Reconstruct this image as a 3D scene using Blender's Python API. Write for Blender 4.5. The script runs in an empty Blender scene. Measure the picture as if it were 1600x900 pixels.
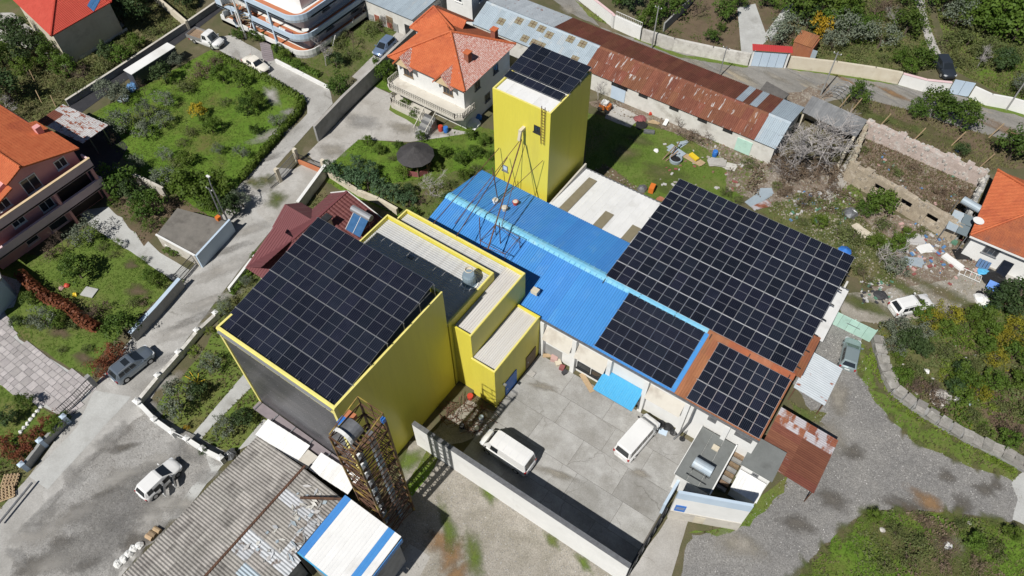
import bpy, math, random
from mathutils import Vector, Matrix, noise
from mathutils.geometry import tessellate_polygon
R = math.radians
rng = random.Random(7)
sc = bpy.context.scene
col = sc.collection

# ------------------------------------------------------------------ camera
# world X runs along the ridge of the blue warehouse, Y across it, Z up (metres)
CAM_H, FOC = 65.0, 1150.0
camd = bpy.data.cameras.new('camera'); cam = bpy.data.objects.new('camera', camd); col.objects.link(cam)
camd.sensor_width = 36.0; camd.lens = FOC / 1600 * 36.0
camd.clip_start = 0.5; camd.clip_end = 3000
CR = Matrix.Rotation(R(35.2), 3, 'Z') @ Matrix.Rotation(R(36.5), 3, 'X') @ Matrix.Rotation(R(-0.6), 3, 'Z')
cam.matrix_world = Matrix.Translation((0, 0, CAM_H)) @ CR.to_4x4()
sc.camera = cam

# ------------------------------------------------------------------ sky, sun, exposure
SUN_EL, SUN_DIR = 51.6, Vector((-0.055, -0.79, 1.0)).normalized()
world = bpy.data.worlds.new('World'); sc.world = world; world.use_nodes = True
wn = world.node_tree; bg = wn.nodes['Background']
skyt = wn.nodes.new('ShaderNodeTexSky'); skyt.sky_type = 'NISHITA'; skyt.sun_disc = False
skyt.sun_elevation = R(SUN_EL); skyt.sun_rotation = R(184); skyt.air_density = 0.75; skyt.dust_density = 0.1; skyt.altitude = 300
wn.links.new(skyt.outputs[0], bg.inputs[0]); bg.inputs[1].default_value = 0.05
sund = bpy.data.lights.new('sun', 'SUN'); sund.energy = 5.0; sund.angle = R(0.5); sund.color = (1.0, 0.965, 0.91)
sun = bpy.data.objects.new('sun', sund); col.objects.link(sun)
sun.rotation_euler = SUN_DIR.to_track_quat('Z', 'Y').to_euler(); sun.location = (0, 0, 120)
sc.view_settings.view_transform = 'Standard'; sc.view_settings.look = 'None'
sc.view_settings.exposure = 0.0; sc.view_settings.gamma = 1.0
sc.cycles.max_bounces = 4; sc.cycles.diffuse_bounces = 2; sc.cycles.glossy_bounces = 2
sc.cycles.transmission_bounces = 2; sc.cycles.transparent_max_bounces = 10

def G(px, py, z=0.0):
    """point of the place seen at a photograph pixel, at height z"""
    d = CR @ Vector(((px - 800) / FOC, -(py - 450) / FOC, -1.0))
    t = (z - CAM_H) / d.z
    return Vector((d.x * t, d.y * t, z))
def G2(px, py, z=0.0):
    p = G(px, py, z); return (p.x, p.y)

# ------------------------------------------------------------------ materials
MATS = {}
def mat(name, c1, c2=None, c3=None, scale=1.0, rough=0.8, bump=0.0, bscale=None, stretch=(1, 1, 1), t3=0.62,
        s3=0.25, rnd=0.0, metal=0.0, spec=0.3, soft=0.08, crack=0.0, coat=0.0, fine=0.0, trans=0.0, lo=0.35, hi=0.65):
    """noise-mottled colours: c1/c2 blend, c3 in blotches, random tint per object, relief"""
    m = bpy.data.materials.new(name); m.use_nodes = True
    nt = m.node_tree; N = nt.nodes; L = nt.links
    b = N['Principled BSDF']
    b.inputs['Roughness'].default_value = rough; b.inputs['Metallic'].default_value = metal
    b.inputs['Specular IOR Level'].default_value = spec
    if coat: b.inputs['Coat Weight'].default_value = coat; b.inputs['Coat Roughness'].default_value = 0.08
    tc = N.new('ShaderNodeTexCoord'); mp = N.new('ShaderNodeMapping'); mp.inputs['Scale'].default_value = stretch
    L.new(tc.outputs['Object'], mp.inputs[0])
    if rnd:                                                     # each piece shows another part of the pattern
        oo = N.new('ShaderNodeObjectInfo'); sh = N.new('ShaderNodeVectorMath'); sh.operation = 'SCALE'; sh.inputs[0].default_value = (61.0, 37.0, 23.0)
        L.new(oo.outputs['Random'], sh.inputs['Scale']); L.new(sh.outputs[0], mp.inputs['Location'])
    def nz(sc_, det=5.0, ro=0.6):
        n = N.new('ShaderNodeTexNoise'); n.inputs['Scale'].default_value = sc_
        n.inputs['Detail'].default_value = det; n.inputs['Roughness'].default_value = ro
        L.new(mp.outputs[0], n.inputs['Vector']); return n
    def rmp(src, a, bb):
        r = N.new('ShaderNodeMapRange'); r.inputs[1].default_value = a; r.inputs[2].default_value = bb
        L.new(src, r.inputs[0]); return r.outputs[0]
    def mix(f, a, bb, mode='MIX'):
        x = N.new('ShaderNodeMix'); x.data_type = 'RGBA'; x.blend_type = mode
        if isinstance(f, float): x.inputs[0].default_value = f
        else: L.new(f, x.inputs[0])
        for i, v in ((6, a), (7, bb)):
            if isinstance(v, tuple): x.inputs[i].default_value = (*v[:3], 1)
            else: L.new(v, x.inputs[i])
        return x.outputs[2]
    out = None
    if c2 is None: out = c1
    else:
        n1 = nz(scale, 7.0, 0.65)
        out = mix(rmp(n1.outputs[0], lo, hi), c1, c2)
    if c3 is not None:
        n3 = nz(s3, 6.0, 0.62)
        out = mix(rmp(n3.outputs[0], t3 - soft, t3 + soft), out, c3)
    if fine:
        nf = nz(9.0, 3.0, 0.7)
        g = rmp(nf.outputs[0], 0.3, 0.7)
        cr = N.new('ShaderNodeMapRange'); cr.inputs[3].default_value = 1 - fine; cr.inputs[4].default_value = 1 + fine
        L.new(g, cr.inputs[0])
        cb = N.new('ShaderNodeCombineXYZ')
        for i in range(3): L.new(cr.outputs[0], cb.inputs[i])
        out = mix(1.0, out, cb.outputs[0], 'MULTIPLY')
    if crack:
        wv = nz(0.7, 4.0, 0.6)
        va = N.new('ShaderNodeVectorMath'); va.operation = 'MULTIPLY_ADD'
        L.new(wv.outputs[1], va.inputs[0]); va.inputs[1].default_value = (1.6, 1.6, 0); L.new(mp.outputs[0], va.inputs[2])
        vo = N.new('ShaderNodeTexVoronoi'); vo.feature = 'DISTANCE_TO_EDGE'; vo.inputs['Scale'].default_value = crack
        L.new(va.outputs[0], vo.inputs['Vector'])
        cm = rmp(vo.outputs['Distance'], 0.0, 0.006)
        gate = rmp(nz(0.12, 2.0).outputs[0], 0.45, 0.55)
        mx = N.new('ShaderNodeMath'); mx.operation = 'MAXIMUM'; L.new(cm, mx.inputs[0]); L.new(gate, mx.inputs[1])
        dark = mix(1.0, out, (0.66, 0.65, 0.63), 'MULTIPLY')
        out = mix(mx.outputs[0], dark, out)
    if rnd:
        oi = N.new('ShaderNodeObjectInfo')
        r1 = N.new('ShaderNodeMapRange'); r1.inputs[3].default_value = 1 - rnd; r1.inputs[4].default_value = 1 + rnd
        L.new(oi.outputs['Random'], r1.inputs[0])
        hs = N.new('ShaderNodeHueSaturation'); L.new(r1.outputs[0], hs.inputs['Value'])
        hv = N.new('ShaderNodeMath'); hv.operation = 'MULTIPLY_ADD'; hv.inputs[1].default_value = 0.03 * min(1, rnd * 4); hv.inputs[2].default_value = 0.5 - 0.015 * min(1, rnd * 4)
        fr = N.new('ShaderNodeMath'); fr.operation = 'FRACT'
        m7 = N.new('ShaderNodeMath'); m7.operation = 'MULTIPLY'; m7.inputs[1].default_value = 7.31
        L.new(oi.outputs['Random'], m7.inputs[0]); L.new(m7.outputs[0], fr.inputs[0]); L.new(fr.outputs[0], hv.inputs[0])
        L.new(hv.outputs[0], hs.inputs['Hue'])
        if isinstance(out, tuple): hs.inputs['Color'].default_value = (*out[:3], 1)
        else: L.new(out, hs.inputs['Color'])
        out = hs.outputs[0]
    if isinstance(out, tuple): b.inputs['Base Color'].default_value = (*out[:3], 1)
    else: L.new(out, b.inputs['Base Color'])
    if bump:
        nb = nz(bscale or scale * 4, 6.0, 0.65)
        bp = N.new('ShaderNodeBump'); bp.inputs['Strength'].default_value = bump; bp.inputs['Distance'].default_value = 0.05
        L.new(nb.outputs[0], bp.inputs['Height']); L.new(bp.outputs[0], b.inputs['Normal'])
    if trans:
        tr = N.new('ShaderNodeBsdfTranslucent'); ms = N.new('ShaderNodeMixShader'); ms.inputs[0].default_value = trans
        if isinstance(out, tuple): tr.inputs[0].default_value = (*out[:3], 1)
        else: L.new(out, tr.inputs[0])
        L.new(b.outputs[0], ms.inputs[1]); L.new(tr.outputs[0], ms.inputs[2])
        L.new(ms.outputs[0], N['Material Output'].inputs[0])
    MATS[name] = m
    return m

# paint and building surfaces
YEL = mat('yellow_cladding', (0.71, 0.625, 0.085), (0.68, 0.595, 0.08), (0.60, 0.52, 0.085), scale=0.8, rough=0.42, s3=0.5, t3=0.69, stretch=(1.2, 1.2, .12), soft=.12, fine=.03)
YELT = mat('yellow_trim', (0.80, 0.72, 0.24), (0.74, 0.66, 0.20), scale=2, rough=0.45)
DCL = mat('dark_sheet_cladding', (0.105, 0.108, 0.12), (0.15, 0.152, 0.165), (0.19, 0.185, 0.19), scale=0.5, rough=0.33, metal=0.55, stretch=(.35, 1, 2.0), s3=.25, spec=.5, soft=.15)
ROOFG = mat('pale_grey_sheet', (0.56, 0.56, 0.55), (0.48, 0.485, 0.485), (0.41, 0.395, 0.375), scale=0.7, rough=0.45, stretch=(.2, 2.0, 1), s3=.5, metal=.1, fine=.05)
ROOFB = mat('streaked_pale_sheet', (0.62, 0.605, 0.585), (0.54, 0.51, 0.48), (0.42, 0.33, 0.27), scale=1.0, rough=0.5, stretch=(1.4, .12, 1), s3=.7, t3=.64)
WHITER = mat('white_sheet_roof', (0.76, 0.76, 0.75), (0.70, 0.70, 0.69), (0.60, 0.59, 0.57), scale=.5, rough=0.5, s3=.25, t3=.66, rnd=.02)
BLUE = mat('blue_sheet', (0.060, 0.243, 0.585), (0.074, 0.268, 0.615), (0.105, 0.29, 0.57), scale=.6, rough=0.42, s3=.3, t3=.66, rnd=.05, fine=.05)
BLUER = mat('pale_blue_ridge', (0.16, 0.46, 0.68), (0.22, 0.52, 0.70), (0.30, 0.55, 0.66), scale=2, rough=0.4, s3=.8)
AWN = mat('sky_blue_awning', (0.06, 0.35, 0.62), (0.09, 0.39, 0.64), scale=3, rough=0.55, fine=.06)
ORST = mat('orange_rust_sheet', (0.29, 0.115, 0.055), (0.35, 0.15, 0.075), (0.21, 0.09, 0.055), scale=1.0, rough=0.8, stretch=(2.5, .5, 1), s3=.5, rnd=.10, fine=.14)
RUSTM = mat('rust_sheet', (0.165, 0.062, 0.038), (0.225, 0.092, 0.055), (0.46, 0.44, 0.43), scale=1.4, rough=0.85, stretch=(2.6, .45, 1), s3=.85, t3=.62, soft=.03, rnd=.14, fine=.15)
RUSTD = mat('dark_rust_sheet', (0.125, 0.044, 0.028), (0.165, 0.062, 0.038), scale=.8, rough=0.85, stretch=(1.5, .5, 1), rnd=.12, fine=.12)
GALV = mat('galvanised_sheet', (0.38, 0.45, 0.50), (0.33, 0.39, 0.44), (0.46, 0.49, 0.50), scale=1.0, rough=0.55, stretch=(1.4, .5, 1), s3=.5, rnd=.06, metal=.1, fine=.06)
GALVR = mat('galvanised_rust_specks', (0.50, 0.54, 0.57), (0.44, 0.48, 0.51), (0.27, 0.09, 0.05), scale=1.0, rough=0.6, stretch=(1.2, .8, 1), s3=1.1, t3=.66, soft=.02, rnd=.06)
GALVP = mat('patchy_rust_galvanised', (0.50, 0.49, 0.49), (0.44, 0.43, 0.43), (0.25, 0.085, 0.05), scale=1.4, rough=0.75, stretch=(.9, 2.2, 1), s3=1.1, t3=.56, soft=.03, rnd=.08, fine=.1)
GALVM = mat('rust_streaked_galvanised', (0.22, 0.08, 0.045), (0.28, 0.11, 0.06), (0.42, 0.40, 0.42), scale=1.4, rough=0.8, stretch=(.5, 1.2, 1), s3=.8, t3=.5, soft=.05, rnd=.10, fine=.1)
ASB = mat('weathered_fibre_cement', (0.36, 0.34, 0.315), (0.275, 0.26, 0.24), (0.195, 0.182, 0.168), scale=1.1, rough=0.9, stretch=(.45, 1.2, 1), s3=.5, t3=.57, rnd=.13, fine=.18)
ASBW = mat('patched_pale_sheet', (0.52, 0.53, 0.55), (0.40, 0.42, 0.44), (0.20, 0.17, 0.15), scale=1.6, rough=0.7, s3=.9, t3=.58, rnd=.18, soft=.04)
WHITE = mat('white_wall', (0.76, 0.76, 0.74), (0.70, 0.70, 0.68), (0.60, 0.59, 0.56), scale=.7, rough=0.75, s3=.22, t3=.66)
WHITD = mat('weathered_white_wall', (0.66, 0.65, 0.61), (0.56, 0.55, 0.51), (0.40, 0.38, 0.34), scale=.9, rough=0.85, s3=.4, t3=.62, bump=.1)
BEIGE = mat('beige_render', (0.56, 0.53, 0.47), (0.50, 0.47, 0.41), (0.40, 0.36, 0.31), scale=.8, rough=0.85, s3=.4)
GREYW = mat('grey_render', (0.33, 0.33, 0.32), (0.26, 0.26, 0.25), (0.20, 0.195, 0.19), scale=.9, rough=0.9, s3=.5, bump=.1)
PINK = mat('pink_wall', (0.70, 0.335, 0.32), (0.66, 0.31, 0.30), (0.58, 0.27, 0.27), scale=.6, rough=0.8, s3=.3)
PINKL = mat('pale_pink_parapet', (0.72, 0.53, 0.53), (0.66, 0.47, 0.48), scale=.8, rough=0.8)
CREAM = mat('cream_trim', (0.66, 0.52, 0.33), (0.58, 0.44, 0.27), scale=1.4, rough=0.8)
CREMW = mat('cream_wall', (0.62, 0.57, 0.46), (0.55, 0.49, 0.38), (0.45, 0.39, 0.30), scale=.8, rough=0.85, s3=.5)
LBLUE = mat('pale_blue_wall', (0.50, 0.60, 0.70), (0.45, 0.55, 0.66), scale=.7, rough=0.75)
STONE = mat('stone', (0.40, 0.36, 0.29), (0.30, 0.265, 0.21), (0.48, 0.45, 0.38), scale=3, rough=0.95, rnd=.25, bump=.3, s3=1.2)
STONEW = mat('whitewashed_stone', (0.60, 0.58, 0.54), (0.48, 0.46, 0.42), (0.34, 0.32, 0.29), scale=1.6, rough=0.95, s3=.9, t3=.6, bump=.4, rnd=.12)
BRICKR = mat('red_brick', (0.36, 0.14, 0.085), (0.28, 0.11, 0.07), scale=3, rough=0.9, rnd=.2)
TILEO = mat('orange_roof_tile', (0.46, 0.115, 0.045), (0.53, 0.15, 0.06), (0.36, 0.085, 0.04), scale=1.1, rough=0.75, s3=.35, t3=.62, fine=.10)
TILER = mat('red_roof_tile', (0.44, 0.055, 0.035), (0.48, 0.07, 0.045), scale=1.0, rough=0.7, fine=.08)
TILEW = mat('chalky_red_roof_tile', (0.42, 0.14, 0.10), (0.58, 0.46, 0.42), scale=5.0, rough=0.85, stretch=(1, 1, 1), fine=.12, lo=.40, hi=.62)
TILEB = mat('brown_roof_tile', (0.36, 0.115, 0.05), (0.29, 0.09, 0.045), (0.22, 0.09, 0.06), scale=1.4, rough=0.8, s3=.5, fine=.15)
MARO = mat('maroon_sheet', (0.175, 0.062, 0.066), (0.155, 0.055, 0.06), scale=.8, rough=0.45, fine=.05)
WOODD = mat('old_timber', (0.26, 0.19, 0.12), (0.17, 0.12, 0.08), scale=4, rough=0.9, rnd=.2)
WOODL = mat('pale_timber', (0.48, 0.36, 0.22), (0.38, 0.27, 0.16), scale=4, rough=0.85, rnd=.15)
METAL = mat('grey_steel', (0.30, 0.31, 0.32), (0.22, 0.22, 0.23), scale=3, rough=0.45, metal=.6)
STEELB = mat('dark_steel', (0.03, 0.032, 0.035), (0.05, 0.05, 0.052), scale=3, rough=0.5, metal=.3)
ALU = mat('aluminium', (0.55, 0.56, 0.57), rough=0.38, metal=.7)
RSTEEL = mat('rusty_steel', (0.105, 0.055, 0.036), (0.15, 0.08, 0.05), (0.06, 0.04, 0.03), scale=3, rough=0.8, s3=1.2, rnd=.2)
YSTEEL = mat('rusty_yellow_steel', (0.40, 0.31, 0.055), (0.20, 0.11, 0.04), (0.10, 0.05, 0.028), scale=1.4, rough=0.65, s3=.8, t3=.47, rnd=.14)
GREYB = mat('grey_blue_duct', (0.24, 0.32, 0.38), (0.28, 0.36, 0.42), scale=2, rough=0.45, metal=.2)
CELL = mat('solar_cell', (0.0085, 0.0105, 0.019), (0.013, 0.015, 0.025), scale=1.2, rough=0.14, spec=.5, coat=.35, rnd=.35)
CELLB = mat('blue_collector_glass', (0.035, 0.10, 0.22), (0.05, 0.13, 0.27), scale=2.0, rough=0.15, spec=.5, coat=.3)
FRAME = mat('panel_frame', (0.27, 0.28, 0.31), rough=0.4, metal=.6)
FRAMB = mat('bright_panel_frame', (0.52, 0.53, 0.55), rough=0.4, metal=.4)
BUSB = mat('panel_busbar', (0.055, 0.062, 0.085), rough=0.35, metal=.3)
GLASS = mat('dark_glass', (0.018, 0.022, 0.026), rough=0.08, spec=.6, coat=.4)
WGLAS = mat('window_glass', (0.03, 0.035, 0.042), (0.05, 0.055, 0.065), scale=.8, rough=0.12, spec=.6)
CARW = mat('white_car_paint', (0.76, 0.76, 0.75), (0.71, 0.71, 0.70), scale=.6, rough=0.3, coat=.6)
CARC = mat('cream_car_paint', (0.74, 0.70, 0.62), rough=0.3, coat=.6)
CARG = mat('grey_car_paint', (0.24, 0.285, 0.335), rough=0.22, metal=.6, coat=.9)
CARS = mat('silver_green_car_paint', (0.36, 0.44, 0.45), rough=0.3, metal=.5, coat=.6)
CARB = mat('blue_car_paint', (0.20, 0.28, 0.42), rough=0.3, metal=.4, coat=.6)
CARD = mat('dark_car_paint', (0.045, 0.055, 0.07), rough=0.3, metal=.4, coat=.6)
TYRE = mat('tyre_rubber', (0.018, 0.018, 0.018), rough=0.85)
BLACK = mat('black_plastic', (0.02, 0.02, 0.021), rough=0.55)
LAMPW = mat('headlight_glass', (0.55, 0.57, 0.6), rough=0.12, coat=.5)
LAMPR = mat('tail_light_glass', (0.35, 0.02, 0.02), rough=0.15, coat=.5)
REDP = mat('red_plastic', (0.50, 0.06, 0.035), rough=0.5, rnd=.1)
ORANGE = mat('orange_plastic', (0.62, 0.17, 0.03), rough=0.5)
YELP = mat('bright_yellow_plastic', (0.70, 0.50, 0.03), rough=0.5)
BLUEP = mat('blue_plastic', (0.03, 0.15, 0.50), (0.05, 0.19, 0.55), scale=3, rough=0.45)
SKYBP = mat('light_blue_plastic', (0.08, 0.38, 0.66), (0.10, 0.42, 0.68), scale=2, rough=0.45)
MINT = mat('mint_sheet', (0.46, 0.66, 0.57), (0.40, 0.60, 0.52), (0.32, 0.45, 0.38), scale=1.2, rough=0.6, s3=.8, t3=.66, rnd=.06)
CLOTHR = mat('faded_red_cloth', (0.30, 0.10, 0.10), (0.22, 0.08, 0.08), scale=5, rough=.95)
TERRA = mat('terracotta_floor', (0.50, 0.19, 0.09), (0.44, 0.16, 0.08), scale=1.2, rough=.7)
PURPL = mat('dusty_purple_ledge', (0.26, 0.225, 0.235), (0.21, 0.18, 0.19), scale=1, rough=.8)
SHING = mat('dark_shingle', (0.045, 0.043, 0.045), (0.062, 0.058, 0.058), scale=5, rough=.85, rnd=.12)
FELT = mat('grey_roof_felt', (0.155, 0.165, 0.16), (0.19, 0.20, 0.195), (0.12, 0.125, 0.12), scale=.8, rough=.9, s3=.4, fine=.06, rnd=.05)
RUBBISH = [mat('rubbish_' + n, c, rough=.7) for n, c in (('white', (.47, .46, .45)), ('pale', (.36, .33, .29)), ('blue', (.10, .22, .42)), ('dark', (.05, .05, .055)), ('red', (.26, .09, .08)), ('green', (.10, .22, .15)), ('brown', (.22, .14, .09)), ('pink', (.50, .33, .30)))]
# ground
SCRUB = mat('scrub_soil', (0.125, 0.105, 0.062), (0.085, 0.088, 0.04), (0.17, 0.145, 0.10), scale=.5, rough=.95, bump=.5, bscale=3, s3=.2, fine=.2)
SOIL = mat('brown_soil', (0.150, 0.112, 0.072), (0.115, 0.085, 0.055), (0.09, 0.085, 0.04), scale=.7, rough=.95, bump=.5, bscale=4, s3=.22, t3=.58, fine=.18)
LAWN = mat('lawn', (0.092, 0.145, 0.022), (0.120, 0.168, 0.032), (0.150, 0.130, 0.052), scale=.6, rough=.95, bump=.4, bscale=6, s3=.16, t3=.60, soft=.12, fine=.25)
LAWNB = mat('bright_grass', (0.080, 0.158, 0.013), (0.120, 0.192, 0.024), (0.120, 0.112, 0.035), scale=.5, rough=.95, bump=.5, bscale=6, s3=.18, t3=.59, soft=.10, fine=.28)
LAWND = mat('dull_grass', (0.078, 0.108, 0.026), (0.115, 0.125, 0.042), (0.15, 0.122, 0.068), scale=.6, rough=.95, bump=.5, bscale=5, s3=.22, t3=.57, soft=.12, fine=.28)
CONC = mat('pale_concrete', (0.45, 0.435, 0.41), (0.37, 0.355, 0.33), (0.285, 0.265, 0.235), scale=.5, rough=.9, bump=.12, bscale=6, s3=.24, t3=.58, soft=.18, crack=.16, fine=.14, rnd=.05)
CONCY = mat('stained_yard_concrete', (0.405, 0.40, 0.385), (0.32, 0.313, 0.297), (0.235, 0.226, 0.205), scale=.9, rough=.9, bump=.15, bscale=6, s3=.35, t3=.57, soft=.16, crack=.14, fine=.15, rnd=.09)
CONCR = mat('road_concrete', (0.45, 0.44, 0.42), (0.365, 0.355, 0.335), (0.285, 0.275, 0.255), scale=.45, rough=.92, bump=.15, bscale=7, s3=.2, t3=.57, soft=.16, crack=.22, fine=.17)
PATH = mat('smooth_concrete_path', (0.47, 0.475, 0.46), (0.39, 0.39, 0.375), (0.29, 0.285, 0.265), scale=.5, rough=.9, s3=.3, fine=.1)
GRAV = mat('grey_gravel', (0.222, 0.216, 0.208), (0.165, 0.16, 0.153), (0.262, 0.253, 0.236), scale=2.4, rough=.95, bump=.7, bscale=9, s3=.2, t3=.57, soft=.16, fine=.42)
GRAVD = mat('worn_tarmac', (0.285, 0.277, 0.264), (0.335, 0.327, 0.312), (0.225, 0.213, 0.196), scale=.9, rough=.95, bump=.5, bscale=9, s3=.3, t3=.58, soft=.14, fine=.36, crack=.2)
TARM = mat('patched_tarmac', (0.255, 0.243, 0.222), (0.185, 0.178, 0.163), (0.335, 0.29, 0.215), scale=.45, rough=.95, bump=.3, bscale=8, s3=.25, t3=.63, soft=.05, fine=.2, stretch=(.4, 1.4, 1))
DUST = mat('dusty_concrete_ground', (0.345, 0.32, 0.28), (0.275, 0.252, 0.215), (0.205, 0.19, 0.15), scale=.9, rough=.95, bump=.35, bscale=7, s3=.3, t3=.58, soft=.16, fine=.3)
SAND = mat('orange_sand', (0.28, 0.17, 0.085), (0.22, 0.14, 0.075), scale=1.2, rough=.95, bump=.3, fine=.2)
OIL = mat('wet_dark_patch', (0.115, 0.105, 0.092), (0.15, 0.138, 0.12), scale=1.5, rough=.8, fine=.25)
PAVER = mat('paving_stone', (0.43, 0.40, 0.39), (0.36, 0.335, 0.335), scale=2, rough=.9, rnd=.20, fine=.08)
DARKP = mat('dark_tarmac', (0.030, 0.031, 0.036), (0.042, 0.042, 0.047), scale=1, rough=.9, fine=.15)
RUBB = mat('rubble_ground', (0.225, 0.185, 0.145), (0.15, 0.108, 0.078), (0.33, 0.30, 0.26), scale=1.1, rough=.95, bump=.8, bscale=5, s3=.5, t3=.62, soft=.08, fine=.35)
# plants
LEAF = {}
for n, a, b_, tr in (('citrus', (0.055, 0.105, 0.016), (0.095, 0.150, 0.024), .3), ('olive', (0.118, 0.145, 0.098), (0.170, 0.195, 0.138), .2), ('dark', (0.034, 0.064, 0.020), (0.058, 0.092, 0.030), .2),
                 ('broad', (0.080, 0.142, 0.017), (0.125, 0.185, 0.030), .35), ('broom', (0.165, 0.170, 0.018), (0.27, 0.235, 0.02), .25), ('lime', (0.16, 0.23, 0.03), (0.23, 0.30, 0.05), .3), ('gold', (0.30, 0.20, 0.012), (0.40, 0.29, 0.02), .2),
                 ('red', (0.165, 0.055, 0.028), (0.25, 0.09, 0.040), .25), ('pine', (0.052, 0.100, 0.045), (0.08, 0.135, 0.065), .15), ('brown', (0.13, 0.092, 0.062), (0.18, 0.13, 0.092), .1), ('scrub', (0.098, 0.128, 0.040), (0.15, 0.165, 0.060), .25)):
    LEAF[n] = mat(n + '_leaves', a, b_, scale=.9, rough=.6, rnd=.16, trans=tr, spec=.25)
BARK = mat('bark', (0.115, 0.09, 0.068), (0.08, 0.062, 0.048), scale=5, rough=.95)
TWIG = mat('grey_twigs', (0.40, 0.375, 0.36), (0.30, 0.28, 0.27), scale=2, rough=.95)
TWIGB = mat('brown_twigs', (0.145, 0.105, 0.08), (0.10, 0.072, 0.055), scale=2, rough=.95)
BLADE = mat('grass_blades', (0.090, 0.165, 0.018), (0.145, 0.20, 0.036), scale=.35, rough=.8, trans=.25)
BLADED = mat('dry_grass_blades', (0.125, 0.145, 0.045), (0.20, 0.175, 0.085), scale=.35, rough=.85, trans=.2)
PEBB = mat('pebbles', (0.36, 0.35, 0.33), (0.25, 0.24, 0.225), (0.58, 0.57, 0.55), scale=1.4, rough=.95, s3=2.2, t3=.58)

def soft_copy(m):
    """the same surface thinning out towards its rim (attribute 'edge'), for stains and spills lying on the ground"""
    k = m.name + '_thin'
    if k in MATS: return MATS[k]
    c = m.copy(); c.name = k; nt = c.node_tree; N = nt.nodes; L = nt.links
    at_ = N.new('ShaderNodeAttribute'); at_.attribute_name = 'edge'
    tc = N.new('ShaderNodeTexCoord'); n = N.new('ShaderNodeTexNoise'); n.inputs['Scale'].default_value = 1.7; n.inputs['Detail'].default_value = 8; n.inputs['Roughness'].default_value = .7
    L.new(tc.outputs['Object'], n.inputs['Vector'])
    a = N.new('ShaderNodeMath'); a.operation = 'ADD'; L.new(at_.outputs['Fac'], a.inputs[0]); L.new(n.outputs[0], a.inputs[1])
    r = N.new('ShaderNodeMapRange'); r.inputs[1].default_value = .62; r.inputs[2].default_value = 1.55; r.inputs[4].default_value = .95; L.new(a.outputs[0], r.inputs[0])
    out = N['Material Output']; src = out.inputs[0].links[0].from_socket if out.inputs[0].links else N['Principled BSDF'].outputs[0]
    t = N.new('ShaderNodeBsdfTransparent'); x = N.new('ShaderNodeMixShader'); L.new(r.outputs[0], x.inputs[0]); L.new(t.outputs[0], x.inputs[1]); L.new(src, x.inputs[2]); L.new(x.outputs[0], out.inputs[0])
    MATS[k] = c; return c

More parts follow.
